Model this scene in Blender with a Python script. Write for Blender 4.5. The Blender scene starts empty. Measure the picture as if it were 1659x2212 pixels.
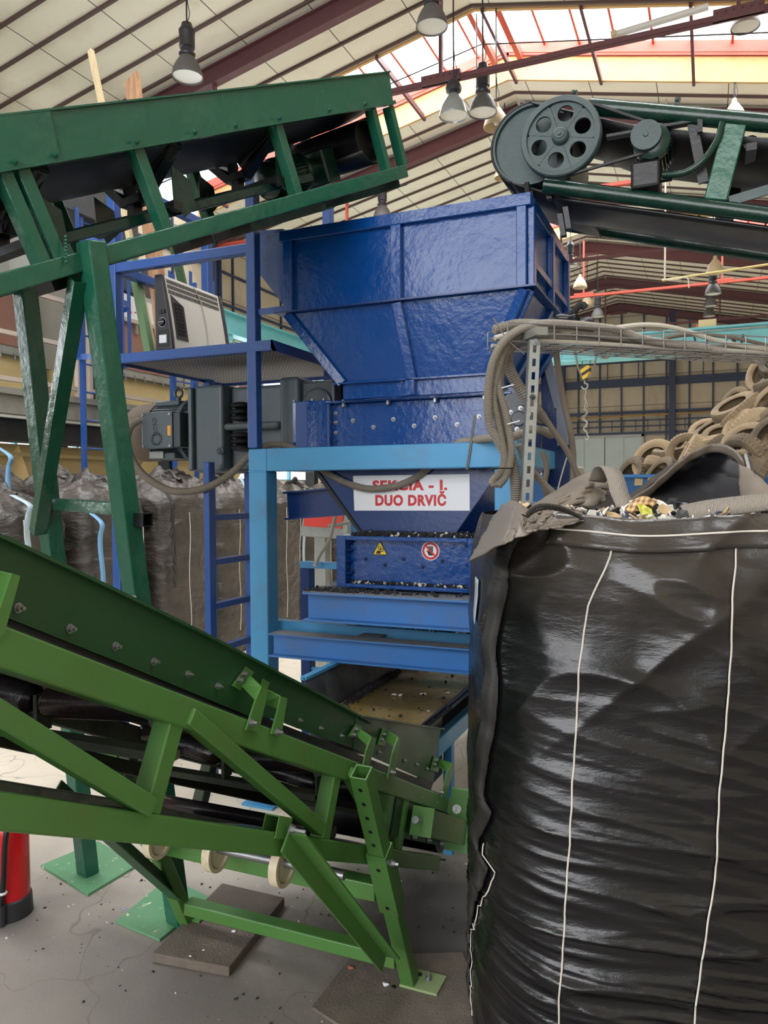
import bpy, math, random
from mathutils import Vector, Matrix, noise
import numpy as np

# ------------------------------------------------------------------ camera
H = 1.65
YAW, PITCH, ROLL, FPX = 0.40072, -0.030534, -0.006259, 1661.0
W_, H_ = 1659, 2212
_cy, _sy = math.cos(YAW), math.sin(YAW)
FWD = Vector((-_sy * math.cos(PITCH), _cy * math.cos(PITCH), math.sin(PITCH)))
_r = Vector((_cy, _sy, 0.0))
_u = _r.cross(FWD)
RGT = _r * math.cos(ROLL) + _u * math.sin(ROLL)
UPV = _u * math.cos(ROLL) - _r * math.sin(ROLL)
CAM = Vector((0, 0, H))
scene = bpy.context.scene
COL = scene.collection
cd = bpy.data.cameras.new('camera')
cam = bpy.data.objects.new('camera', cd)
COL.objects.link(cam)
m = Matrix(((RGT.x, UPV.x, -FWD.x, 0), (RGT.y, UPV.y, -FWD.y, 0), (RGT.z, UPV.z, -FWD.z, H), (0, 0, 0, 1)))
cam.matrix_world = m
cd.sensor_fit = 'HORIZONTAL'
cd.sensor_width = 36.0
cd.lens = 36.0 * FPX / W_
cd.clip_start = 0.05
cd.clip_end = 200
scene.camera = cam

# ------------------------------------------------------------------ light
scene.view_settings.view_transform = 'Standard'
scene.view_settings.look = 'None'
scene.view_settings.exposure = 0.28
scene.view_settings.gamma = 1.0
world = bpy.data.worlds.new('sky')
scene.world = world
world.use_nodes = True
bg = world.node_tree.nodes['Background']
bg.inputs[0].default_value = (0.93, 0.96, 1.0, 1)
bg.inputs[1].default_value = 1.15

def area(name, loc, rot, sx, sy, power, color=(1, 1, 1)):
    l = bpy.data.lights.new(name, 'AREA')
    l.shape = 'RECTANGLE'; l.size = sx; l.size_y = sy
    l.energy = power; l.color = color
    o = bpy.data.objects.new(name, l)
    COL.objects.link(o)
    o.location = loc; o.rotation_euler = rot
    return o
# daylight coming down through the glazed strips in the roof (lights lie outside, above the panes)
for i, yc in enumerate((3.95, 13.95, 23.8)):
    area('skylight_daylight', (-3.7, yc, 10.6), (0, 0, 0), 15.0, 2.4, 1500 if i else 1500, (1.0, 0.98, 0.95))
# added fill light behind the camera for sheen; daylight through the left wall's windows
area('rear_fill_light', (-1.8, -7.2, 4.3), (math.radians(86), 0, 0), 8.0, 6.2, 700, (0.98, 0.98, 1.0))
area('window_daylight', (-12.6, 12.0, 3.2), (0, math.radians(-90), 0), 2.6, 24.0, 1100, (0.95, 0.98, 1.0))
scene.cycles.max_bounces = 6
scene.cycles.diffuse_bounces = 4
scene.cycles.glossy_bounces = 3
scene.cycles.caustics_reflective = False
scene.cycles.caustics_refractive = False
scene.cycles.sample_clamp_indirect = 6.0

# ------------------------------------------------------------------ helpers
def ray(x, y):
    return RGT * ((x - 829.5) / FPX) - UPV * ((y - 1106) / FPX) + FWD

def at(x, y, X=None, Y=None, Z=None, D=None):
    d = ray(x, y)
    if X is not None: t = X / d.x
    elif Y is not None: t = Y / d.y
    elif Z is not None: t = (Z - H) / d.z
    else: t = D
    return CAM + d * t

def V(*a):
    return Vector(a)

class MB:
    def __init__(s):
        s.v = []; s.f = []
    def add(s, vs, fs):
        n = len(s.v)
        s.v += [tuple(p) for p in vs]
        s.f += [tuple(i + n for i in f) for f in fs]
        return s
    def box(s, a, b):
        x0, y0, z0 = min(a[0], b[0]), min(a[1], b[1]), min(a[2], b[2])
        x1, y1, z1 = max(a[0], b[0]), max(a[1], b[1]), max(a[2], b[2])
        return s.add([(x0, y0, z0), (x1, y0, z0), (x1, y1, z0), (x0, y1, z0), (x0, y0, z1), (x1, y0, z1), (x1, y1, z1), (x0, y1, z1)],
                     [(0, 3, 2, 1), (4, 5, 6, 7), (0, 1, 5, 4), (1, 2, 6, 5), (2, 3, 7, 6), (3, 0, 4, 7)])
    def obox(s, c, ax, ay, az):   # centre and three half-axis vectors
        c = Vector(c); ax = Vector(ax); ay = Vector(ay); az = Vector(az)
        P = [c + ax * i + ay * j + az * k for k in (-1, 1) for j in (-1, 1) for i in (-1, 1)]
        F = [(0, 2, 3, 1), (4, 5, 7, 6), (0, 1, 5, 4), (1, 3, 7, 5), (3, 2, 6, 7), (2, 0, 4, 6)]
        if ax.cross(ay).dot(az) < 0: F = [f[::-1] for f in F]
        return s.add(P, F)
    @staticmethod
    def frame(p0, p1, up):
        d = (Vector(p1) - Vector(p0)).normalized()
        up = Vector(up)
        if abs(d.dot(up.normalized())) > 0.995: up = Vector((0, 1, 0)) if abs(d.y) < 0.9 else Vector((1, 0, 0))
        side = d.cross(up).normalized()
        u = side.cross(d).normalized()
        return d, side, u
    def bar(s, p0, p1, w, h, up=(0, 0, 1)):
        p0 = Vector(p0); p1 = Vector(p1)
        d, side, u = s.frame(p0, p1, up)
        return s.obox((p0 + p1) / 2, side * w / 2, d * ((p1 - p0).length / 2), u * h / 2)
    def sweep(s, sec, pts, closed_sec=True, caps=True, up=(0, 0, 1)):
        # straight extrusion of 2-D section (list of (a,b): side,up) between pts[0], pts[1]
        p0 = Vector(pts[0]); p1 = Vector(pts[1])
        d, side, u = s.frame(p0, p1, up)
        n = len(sec)
        A = [p0 + side * a + u * b for a, b in sec]; B = [p1 + side * a + u * b for a, b in sec]
        F = [(i, (i + 1) % n, n + (i + 1) % n, n + i) for i in range(n if closed_sec else n - 1)]
        if caps: F += [tuple(range(n))[::-1], tuple(range(n, 2 * n))]
        return s.add(A + B, F)
    def ibeam(s, p0, p1, w, h, t=0.008, up=(0, 0, 1)):
        a, b = w / 2, h / 2
        sec = [(-a, -b), (a, -b), (a, -b + t), (t / 2, -b + t), (t / 2, b - t), (a, b - t), (a, b), (-a, b), (-a, b - t), (-t / 2, b - t), (-t / 2, -b + t), (-a, -b + t)]
        return s.sweep(sec, (p0, p1), up=up)
    def channel(s, p0, p1, w, h, t=0.006, up=(0, 0, 1), side=1):
        a, b = w * side, h / 2
        t2 = t * side
        sec = [(0, -b), (a, -b), (a, -b + t), (t2, -b + t), (t2, b - t), (a, b - t), (a, b), (0, b)]
        if side < 0: sec = sec[::-1]
        return s.sweep(sec, (p0, p1), up=up)
    def angle(s, p0, p1, w, h, t=0.005, up=(0, 0, 1), side=1):
        a = w * side; t2 = t * side
        sec = [(0, 0), (a, 0), (a, t), (t2, t), (t2, h), (0, h)]
        if side < 0: sec = sec[::-1]
        return s.sweep(sec, (p0, p1), up=up)
    def hollow(s, p0, p1, w, h, t=0.004, up=(0, 0, 1)):
        # rectangular tube with open ends
        p0 = Vector(p0); p1 = Vector(p1)
        d, side, u = s.frame(p0, p1, up)
        P = []
        for p in (p0, p1):
            for a, b in ((w / 2, h / 2), (w / 2 - t, h / 2 - t)):
                P += [p - side * a - u * b, p + side * a - u * b, p + side * a + u * b, p - side * a + u * b]
        F = []
        for i in range(4):
            j = (i + 1) % 4
            F += [(i, j, 8 + j, 8 + i), (4 + j, 4 + i, 12 + i, 12 + j), (j, i, 4 + i, 4 + j), (8 + i, 8 + j, 12 + j, 12 + i)]
        return s.add(P, F)
    def cyl(s, p0, p1, r, n=16, r1=None, caps=True):
        p0 = Vector(p0); p1 = Vector(p1)
        r1 = r if r1 is None else r1
        d, side, u = s.frame(p0, p1, (0, 0, 1))
        A = [p0 + (side * math.cos(2 * math.pi * i / n) + u * math.sin(2 * math.pi * i / n)) * r for i in range(n)]
        B = [p1 + (side * math.cos(2 * math.pi * i / n) + u * math.sin(2 * math.pi * i / n)) * r1 for i in range(n)]
        F = [((i + 1) % n, i, n + i, n + (i + 1) % n) for i in range(n)]
        if caps: F += [tuple(range(n)), tuple(range(n, 2 * n))[::-1]]
        return s.add(A + B, F)
    def lathe(s, prof, o=(0, 0, 0), axis=(0, 0, 1), n=32, up=(0, 1, 0)):
        # prof: list of (r, t) along the axis
        o = Vector(o)
        d = Vector(axis).normalized()
        up = Vector(up)
        if abs(d.dot(up)) > 0.95: up = Vector((1, 0, 0))
        a = d.cross(up).normalized(); b = d.cross(a)
        P = []; k = len(prof)
        for i in range(n):
            q = a * math.cos(2 * math.pi * i / n) + b * math.sin(2 * math.pi * i / n)
            P += [o + q * r + d * t for r, t in prof]
        F = []
        for i in range(n):
            j = (i + 1) % n
            for c in range(k - 1):
                F.append((i * k + c, i * k + c + 1, j * k + c + 1, j * k + c))
        return s.add(P, F)
    def tube(s, pts, r, n=10, closed=False, caps=True, rfun=None):
        pts = [Vector(p) for p in pts]
        N = len(pts)
        T = []
        for i in range(N):
            a = pts[(i - 1) % N] if closed else pts[max(i - 1, 0)]
            b = pts[(i + 1) % N] if closed else pts[min(i + 1, N - 1)]
            T.append((b - a).normalized())
        ref = Vector((0, 0, 1)) if abs(T[0].z) < 0.9 else Vector((1, 0, 0))
        nrm = (ref - T[0] * ref.dot(T[0])).normalized()
        P = []
        for i in range(N):
            nrm = (nrm - T[i] * nrm.dot(T[i])).normalized()
            bn = T[i].cross(nrm)
            rr = r if rfun is None else rfun(i)
            for k in range(n):
                th = 2 * math.pi * k / n
                P.append(pts[i] + (nrm * math.cos(th) + bn * math.sin(th)) * rr)
        F = []
        for i in range(N if closed else N - 1):
            j = (i + 1) % N
            for k in range(n):
                l = (k + 1) % n
                F.append((i * n + k, i * n + l, j * n + l, j * n + k))
        if caps and not closed:
            F += [tuple(range(n))[::-1], tuple((N - 1) * n + k for k in range(n))]
        return s.add(P, F)
    def prism(s, poly, thick):     # planar polygon pushed along a vector
        t = Vector(thick)
        A = [Vector(p) for p in poly]; n = len(A)
        nn = Vector((0, 0, 0))
        for i in range(n): nn += A[i].cross(A[(i + 1) % n])
        if nn.dot(t) > 0: A = A[::-1]
        B = [p + t for p in A]
        F = [tuple(range(n)), tuple(range(n, 2 * n))[::-1]] + [((i + 1) % n, i, n + i, n + (i + 1) % n) for i in range(n)]
        return s.add(A + B, F)
    def grid(s, fn, nu, nv, closed_u=False):
        P = [fn(i / (nu if closed_u else nu - 1), j / (nv - 1)) for j in range(nv) for i in range(nu)]
        F = []
        for j in range(nv - 1):
            for i in range(nu if closed_u else nu - 1):
                k = (i + 1) % nu
                F.append((j * nu + i, j * nu + k, (j + 1) * nu + k, (j + 1) * nu + i))
        return s.add(P, F)
    def ico(s, c, r, n=8, m_=6, sq=(1, 1, 1)):
        c = Vector(c); P = []; F = []
        for j in range(m_ + 1):
            ph = math.pi * j / m_
            for i in range(n):
                th = 2 * math.pi * i / n
                P.append(c + Vector((math.sin(ph) * math.cos(th) * r * sq[0], math.sin(ph) * math.sin(th) * r * sq[1], math.cos(ph) * r * sq[2])))
        for j in range(m_):
            for i in range(n):
                k = (i + 1) % n
                F.append((j * n + i, (j + 1) * n + i, (j + 1) * n + k, j * n + k))
        return s.add(P, F)

def root_of(o):
    loc = Vector((0, 0, 0))
    while o is not None:
        loc += o.location; o = o.parent
    return loc

def build(mb, name, mat, parent=None, smooth=False, bevel=0.0, seg=1, solid=0.0, sub=0):
    me = bpy.data.meshes.new(name)
    off = root_of(parent) if parent is not None else Vector((0, 0, 0))
    me.from_pydata([(p[0] - off.x, p[1] - off.y, p[2] - off.z) for p in mb.v], [], mb.f)
    me.materials.append(mat)
    me.validate()
    me.update()
    o = bpy.data.objects.new(name, me)
    COL.objects.link(o)
    if parent is not None: o.parent = parent
    if smooth:
        me.polygons.foreach_set('use_smooth', [True] * len(me.polygons))
        me.set_sharp_from_angle(angle=math.radians(42))
    if solid:
        md = o.modifiers.new('solid', 'SOLIDIFY'); md.thickness = solid; md.offset = 0
    if bevel:
        md = o.modifiers.new('bevel', 'BEVEL'); md.width = bevel; md.segments = seg; md.limit_method = 'ANGLE'; md.angle_limit = math.radians(50)
    if sub:
        md = o.modifiers.new('sub', 'SUBSURF'); md.levels = sub; md.render_levels = sub
    return o

def thing(name, label, cat, loc=(0, 0, 0), group=None):
    o = bpy.data.objects.new(name, None)
    COL.objects.link(o)
    o.location = loc
    o.empty_display_size = 0.1
    o['label'] = label; o['category'] = cat
    if group: o['group'] = group
    return o

def tag(o, label, cat, group=None, kind=None):
    o['label'] = label; o['category'] = cat
    if group: o['group'] = group
    if kind: o['kind'] = kind
    return o

def struct(mb, name, mat, parent=None, **k):
    o = build(mb, name, mat, parent, **k)
    if parent is None: o['kind'] = 'structure'
    return o

def copy_tree(o, parent=None):
    c = o.copy()
    COL.objects.link(c)
    c.parent = parent
    for ch in o.children: copy_tree(ch, c)
    return c

def arc(pts, n=40):
    """Catmull-Rom through the points"""
    pts = [Vector(p) for p in pts]
    P = [pts[0] * 2 - pts[1]] + pts + [pts[-1] * 2 - pts[-2]]
    out = []
    for i in range(1, len(P) - 2):
        a, b, c, d = P[i - 1], P[i], P[i + 1], P[i + 2]
        k = max(2, int(n / (len(pts) - 1)))
        for j in range(k):
            t = j / k
            out.append(((b * 2) + (c - a) * t + (a * 2 - b * 5 + c * 4 - d) * t * t + (b * 3 - a - c * 3 + d) * t ** 3) * 0.5)
    out.append(pts[-1].copy())
    return out

def resample(pts, step):
    out = [pts[0].copy()]; acc = 0.0
    for a, b in zip(pts, pts[1:]):
        L = (b - a).length
        if L < 1e-9: continue
        t = step - acc
        while t <= L:
            out.append(a + (b - a) * (t / L)); t += step
        acc = (acc + L) % step if L >= 0 else acc
        acc = L - (t - step)
    return out

# ------------------------------------------------------------------ materials
def srgb(r, g, b):
    f = lambda c: (c / 255 / 12.92) if c / 255 <= 0.04045 else ((c / 255 + 0.055) / 1.055) ** 2.4
    return (f(r), f(g), f(b), 1.0)

class Mat:
    def __init__(s, name):
        s.m = bpy.data.materials.new(name)
        s.m.use_nodes = True
        s.t = s.m.node_tree
        s.b = s.t.nodes['Principled BSDF']
        s.tc = None
    def n(s, kind, **kw):
        nd = s.t.nodes.new(kind)
        for k, v in kw.items(): setattr(nd, k, v)
        return nd
    def l(s, a, b): s.t.links.new(a, b)
    def coord(s, scale=(1, 1, 1), kind='Object'):
        if s.tc is None: s.tc = s.n('ShaderNodeTexCoord')
        mp = s.n('ShaderNodeMapping')
        mp.inputs['Scale'].default_value = scale
        s.l(s.tc.outputs[kind], mp.inputs['Vector'])
        return mp.outputs[0]
    def noise(s, sc, detail=4, rough=0.55, vec=None, dist=0.0):
        nz = s.n('ShaderNodeTexNoise')
        nz.inputs['Scale'].default_value = sc
        nz.inputs['Detail'].default_value = detail
        nz.inputs['Roughness'].default_value = rough
        nz.inputs['Distortion'].default_value = dist
        s.l(vec if vec is not None else s.coord(), nz.inputs['Vector'])
        return nz.outputs['Fac']
    def ramp(s, fac, stops):
        r = s.n('ShaderNodeValToRGB')
        cr = r.color_ramp
        while len(cr.elements) < len(stops): cr.elements.new(0.5)
        for e, (p, c) in zip(cr.elements, stops):
            e.position = p; e.color = c if len(c) == 4 else (*c, 1)
        s.l(fac, r.inputs[0])
        return r.outputs[0]
    def mix(s, fac, a, b):
        mx = s.n('ShaderNodeMix', data_type='RGBA')
        if isinstance(fac, (int, float)): mx.inputs[0].default_value = fac
        else: s.l(fac, mx.inputs[0])
        for i, c in ((6, a), (7, b)):
            if isinstance(c, tuple): mx.inputs[i].default_value = c
            else: s.l(c, mx.inputs[i])
        return mx.outputs[2]
    def math(s, op, a, b=None, c=None):
        md = s.n('ShaderNodeMath', operation=op)
        for i, x in enumerate((a, b, c)):
            if x is None: continue
            if isinstance(x, (int, float)): md.inputs[i].default_value = x
            else: s.l(x, md.inputs[i])
        return md.outputs[0]
    def bump(s, h, strength=0.2, dist=0.01):
        bp = s.n('ShaderNodeBump')
        bp.inputs['Strength'].default_value = strength
        bp.inputs['Distance'].default_value = dist
        s.l(h, bp.inputs['Height'])
        s.l(bp.outputs[0], s.b.inputs['Normal'])
        return bp
    def set(s, **kw):
        for k, v in kw.items():
            i = s.b.inputs[k.replace('_', ' ')]
            if isinstance(v, (int, float, tuple)): i.default_value = v
            else: s.l(v, i)

def g3(v): return (v, v, v, 1)

def paint(name, col, rough=0.4, dark=0.75, dirt=None, dirt_amt=0.25, dscale=3.0, bump=0.15, bscale=60, chips=None, chip_amt=0.0, metallic=0.0, spec=0.5, wave=0.0):
    M = Mat(name)
    c = srgb(*col)
    d = (c[0] * dark, c[1] * dark, c[2] * dark, 1)
    base = M.mix(M.noise(2.2, 3), d, c)
    if dirt:
        f = M.ramp(M.noise(dscale, 6, 0.65), [(0.5, g3(0)), (0.78, g3(1))])
        f = M.math('MULTIPLY', f, dirt_amt)
        base = M.mix(f, base, srgb(*dirt))
    if chips:
        f = M.ramp(M.noise(26, 5, 0.7), [(0.68 - chip_amt, g3(0)), (0.70 - chip_amt, g3(1))])
        base = M.mix(f, base, srgb(*chips))
    M.set(Base_Color=base, Metallic=metallic, Specular_IOR_Level=spec)
    r = M.math('MULTIPLY_ADD', M.noise(7, 4), 0.25, rough - 0.12)
    M.set(Roughness=r)
    if bump:
        h = M.noise(bscale, 4, 0.6)
        if wave: h = M.math('ADD', h, M.math('MULTIPLY', M.noise(5.5, 3, 0.5), wave))
        M.bump(h, bump, 0.004 if not wave else 0.006)
    return M.m

def plain(name, col, rough=0.5, metallic=0.0, emis=0.0):
    M = Mat(name)
    M.set(Base_Color=srgb(*col), Roughness=rough, Metallic=metallic)
    if emis:
        M.set(Emission_Color=srgb(*col), Emission_Strength=emis)
    return M.m

m_hopper = paint('royal_blue_enamel', (4, 66, 136), 0.19, 0.85, (60, 70, 90), 0.10, 4, 0.32, 34, wave=2.8)
m_hopper_dk = paint('navy_enamel', (5, 48, 108), 0.3, 0.8, (60, 60, 70), 0.15, 4, 0.3, 38)
m_frame = paint('light_blue_enamel', (74, 154, 204), 0.45, 0.85, (110, 90, 75), 0.35, 5, 0.2, 30, (105, 70, 55), 0.0)
m_beam = paint('beam_blue', (62, 126, 196), 0.42, 0.8, (105, 100, 100), 0.45, 4, 0.2, 30)
m_flange = paint('dusty_flange', (120, 124, 132), 0.7, 0.75, (70, 65, 60), 0.6, 20, 0.3, 60)
m_tower = paint('cobalt_tube_paint', (40, 84, 158), 0.32, 0.8, (110, 110, 130), 0.15, 5, 0.25, 50)
m_dgreen = paint('dark_green_gloss', (30, 96, 74), 0.23, 0.75, (150, 160, 140), 0.08, 6, 0.45, 26, wave=3.5)
m_tgreen = paint('green_tube', (12, 50, 40), 0.24, 0.75, (120, 130, 120), 0.12, 8, 0.3, 30)
m_green = paint('leaf_green_enamel', (80, 128, 62), 0.40, 0.82, (95, 75, 45), 0.30, 5, 0.15, 40)
m_panelgreen = paint('moss_green_sheet', (34, 78, 42), 0.45, 0.8, (60, 60, 40), 0.15, 3, 0.12, 20)
m_dirtygreen = paint('rubber_dusted_green', (92, 100, 84), 0.75, 0.6, (38, 38, 34), 0.8, 9, 0.6, 70)
m_belt = paint('black_rubber', (15, 15, 18), 0.45, 0.7, (50, 46, 44), 0.25, 6, 0.3, 90)
m_steel = paint('bare_steel', (170, 170, 172), 0.38, 0.8, (80, 75, 70), 0.4, 12, 0.1, 60, metallic=0.85)
m_galv = paint('galvanised_steel', (158, 160, 154), 0.45, 0.85, (110, 105, 95), 0.45, 10, 0.2, 60, metallic=0.5)
m_grey = paint('grey_machine_enamel', (84, 96, 102), 0.38, 0.8, (110, 98, 82), 0.35, 5, 0.35, 22)
m_greydk = paint('dark_grey_enamel', (62, 70, 76), 0.4, 0.75, (110, 98, 82), 0.4, 6, 0.3, 25)
m_pulley = paint('pulley_grey_green', (66, 84, 84), 0.45, 0.75, (60, 62, 60), 0.5, 12, 0.3, 50)
m_black = paint('black_steel', (18, 19, 23), 0.38, 0.7, (70, 66, 62), 0.2, 8, 0.3, 50)
m_fan = paint('dusty_fan_cowl', (105, 90, 76), 0.65, 0.75, (60, 55, 52), 0.6, 8, 0.4, 30)
m_conduit = paint('grey_corrugated_plastic', (140, 132, 120), 0.55, 0.85, (90, 82, 72), 0.4, 10, 0.1, 40)
m_cable = paint('light_cable_sheath', (190, 184, 170), 0.5, 0.9)
m_darkcable = paint('grey_cable_sheath', (122, 112, 100), 0.55, 0.8)
m_white = plain('white_vinyl', (226, 228, 232), 0.35)
m_red = plain('red_lettering', (196, 30, 42), 0.4)
m_yellow = plain('warning_yellow', (238, 200, 30), 0.4)
m_signblack = plain('sign_black', (22, 22, 24), 0.45)
m_purple = paint('oxide_purple_steel', (100, 62, 66), 0.55, 0.85, (70, 55, 50), 0.3, 6, 0.2, 30)
m_redprime = paint('red_oxide_steel', (190, 82, 66), 0.55, 0.85, (120, 70, 60), 0.3, 6, 0.2, 30)
m_wood = None
# ------------------------------------------------------------------ the hall
XL, XRW, XR, ZR, SL = -11.5, 4.3, -3.7, 9.7, 0.22
YB = 35.4
def roof_z(x): return ZR - SL * abs(x - XR)

M = Mat('cream_ceiling_board')
co = M.coord()
sx = M.n('ShaderNodeSeparateXYZ'); M.l(co, sx.inputs[0])
fx = M.math('FRACT', M.math('DIVIDE', M.math('ADD', sx.outputs[0], 40.0), 1.22))
line = M.math('LESS_THAN', fx, 0.012)
base = M.mix(M.noise(0.35, 4, 0.6), srgb(226, 220, 200), srgb(240, 235, 218))
stain = M.ramp(M.noise(1.3, 5, 0.6), [(0.55, g3(0)), (0.8, g3(0.35))])
base = M.mix(stain, base, srgb(168, 150, 122))
base = M.mix(line, base, srgb(70, 60, 55))
M.set(Base_Color=base, Roughness=0.6)
m_ceil = M.m
m_rail = plain('brown_ceiling_rail', (86, 66, 62), 0.6)
m_fascia = paint('cream_fascia', (206, 168, 112), 0.6, 0.9, (205, 150, 90), 0.7, 1.6, 0.05)

M = Mat('frosted_roof_glazing')
tr = M.n('ShaderNodeBsdfTransparent'); tr.inputs[0].default_value = (0.96, 0.98, 1, 1)
tl = M.n('ShaderNodeBsdfTranslucent'); tl.inputs[0].default_value = (0.95, 0.97, 1, 1)
mx = M.n('ShaderNodeMixShader'); mx.inputs[0].default_value = 0.25
M.l(tr.outputs[0], mx.inputs[1]); M.l(tl.outputs[0], mx.inputs[2])
M.l(mx.outputs[0], M.t.nodes['Material Output'].inputs['Surface'])
m_glaze = M.m

M = Mat('worn_concrete')
co = M.coord()
big = M.noise(0.55, 5, 0.6, co)
base = M.mix(M.ramp(big, [(0.35, g3(0)), (0.65, g3(1))]), srgb(116, 110, 106), srgb(146, 138, 130))
# light gradient put into the colour, paler further in; darker ground round belt foot
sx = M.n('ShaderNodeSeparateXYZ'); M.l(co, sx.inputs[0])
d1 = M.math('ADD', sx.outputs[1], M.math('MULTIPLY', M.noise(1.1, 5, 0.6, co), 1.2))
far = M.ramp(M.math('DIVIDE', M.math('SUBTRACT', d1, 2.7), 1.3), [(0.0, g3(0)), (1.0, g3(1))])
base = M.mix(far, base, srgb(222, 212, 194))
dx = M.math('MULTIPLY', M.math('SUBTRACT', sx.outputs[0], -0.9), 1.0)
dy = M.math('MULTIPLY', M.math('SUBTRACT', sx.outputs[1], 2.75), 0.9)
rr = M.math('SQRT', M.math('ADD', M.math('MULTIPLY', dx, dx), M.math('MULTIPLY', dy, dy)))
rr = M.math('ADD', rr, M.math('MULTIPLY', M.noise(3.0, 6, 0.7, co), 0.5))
foot_dark = M.ramp(rr, [(0.5, g3(0.92)), (1.15, g3(0.0))])
base = M.mix(foot_dark, base, srgb(62, 60, 60))
spots = M.ramp(M.noise(7, 6, 0.7, co), [(0.6, g3(0)), (0.72, g3(0.5))])
base = M.mix(spots, base, srgb(104, 98, 92))
chalk = M.ramp(M.noise(1.9, 7, 0.75, M.coord((1, 1.4, 1))), [(0.63, g3(0)), (0.67, g3(0.7))])
base = M.mix(chalk, base, srgb(214, 204, 184))
vo = M.n('ShaderNodeTexVoronoi', feature='DISTANCE_TO_EDGE'); vo.inputs['Scale'].default_value = 1.1
wv = M.n('ShaderNodeVectorMath', operation='ADD'); M.l(co, wv.inputs[0])
nz = M.n('ShaderNodeTexNoise'); nz.inputs['Scale'].default_value = 3; M.l(co, nz.inputs['Vector'])
M.l(nz.outputs['Color'], wv.inputs[1]); M.l(wv.outputs[0], vo.inputs['Vector'])
crack = M.ramp(vo.outputs['Distance'], [(0.0, g3(0.55)), (0.008, g3(0.0))])
base = M.mix(crack, base, srgb(84, 78, 72))
M.set(Base_Color=base, Roughness=M.math('MULTIPLY_ADD', big, 0.3, 0.45))
M.bump(M.noise(45, 6, 0.7, co), 0.25, 0.004)
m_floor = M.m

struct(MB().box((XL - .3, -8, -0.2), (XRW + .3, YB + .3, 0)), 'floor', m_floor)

segs = [(-8.0, 2.75), (5.15, 12.75), (15.15, 22.6), (25.0, YB)]
SKY = [(2.75, 5.15), (12.75, 15.15), (22.6, 25.0)]
cb = MB()
for y0, y1 in segs:
    for xa, xb in ((XL, XR), (XR, XRW)):
        za, zb = roof_z(xa), roof_z(xb)
        cb.prism([(xa, y0, za), (xb, y0, zb), (xb, y1, zb), (xa, y1, za)], (0, 0, 0.08))
# narrow closed roof left of the last glazed bay
struct(cb, 'ceiling', m_ceil)
rb = MB()
y = -7.6
while y < YB:
    if not any(a - .02 < y < b + .02 for a, b in SKY):
        for xa, xb in ((XL, XR), (XR, XRW)):
            rb.bar((xa, y, roof_z(xa) - .02), (xb, y, roof_z(xb) - .02), 0.045, 0.05)
    y += 0.6125
struct(rb, 'trim_1', m_rail)
# glazed strips: curb, panes, mullions
for i, (a, b) in enumerate(SKY):
    fb = MB()
    for xa, xb in ((XL + .4, XR), (XR, XRW - .3)):
        for yy in (a, b):
            s = 0.03
            P = [(xa, yy - s, roof_z(xa) - .03), (xb, yy - s, roof_z(xb) - .03), (xb, yy - s, roof_z(xb) + .42), (xa, yy - s, roof_z(xa) + .42)]
            fb.prism(P, (0, 2 * s, 0))
    struct(fb, 'trim_%d' % (10 + i), m_fascia)
    ub = MB()
    for xa, xb in ((XL + .4, XR), (XR, XRW - .3)):
        for yy in (a, b):
            ub.bar((xa, yy, roof_z(xa) + .56), (xb, yy, roof_z(xb) + .56), 0.10, 0.26)
            ub.bar((xa, yy + (.14 if yy == a else -.14), roof_z(xa) + .46), (xb, yy + (.14 if yy == a else -.14), roof_z(xb) + .46), 0.03, 0.05)
    struct(ub, 'trim_%d' % (20 + i), m_redprime)
    mb = MB()
    x = XL + .6
    while x < XRW - .3:
        mb.bar((x, a, roof_z(x) + .66), (x, b, roof_z(x) + .66), 0.04, 0.06)
        x += 0.66
    mb.bar((XR - .25, a - .05, ZR + .35), (XR - .25, b + .05, ZR + .35), 0.09, 0.16)
    mb.bar((XR + .25, a - .05, ZR + .35), (XR + .25, b + .05, ZR + .35), 0.09, 0.16)
    struct(mb, 'trim_%d' % (30 + i), m_redprime)
    sb = MB()
    for k in range(-5, 6):
        x = XR + k * 1.62 + (.15 if k >= 0 else -.15)
        if XL < x < XRW:
            sb.bar((x, a - .05, roof_z(x) - .03), (x, b + .05, roof_z(x) - .03), 0.05, 0.10)
    struct(sb, 'trim_%d' % (40 + i), m_purple)
    gb = MB()
    for xa, xb in ((XL + .4, XR), (XR, XRW - .3)):
        gb.prism([(xa, a, roof_z(xa) + .70), (xb, a, roof_z(xb) + .70), (xb, b, roof_z(xb) + .70), (xa, b, roof_z(xa) + .70)], (0, 0, .006))
    struct(gb, 'window_%d' % (20 + i), m_glaze)
# rafters
rf = MB()
for yy in (-3.8, 1.2, 6.1, 11.0, 16.1, 21.0, 25.9, 30.5, 35.1):
    rf.ibeam((XL, yy, roof_z(XL) - .22), (XR, yy, ZR - .22), 0.16, 0.30, 0.014)
    rf.ibeam((XR, yy, ZR - .22), (XRW, yy, roof_z(XRW) - .22), 0.16, 0.30, 0.014)
    rf.obox((XR, yy, ZR - .32), (.35, 0, 0), (0, .01, 0), (0, 0, .2))
struct(rf, 'trim_2', m_purple)
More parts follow.
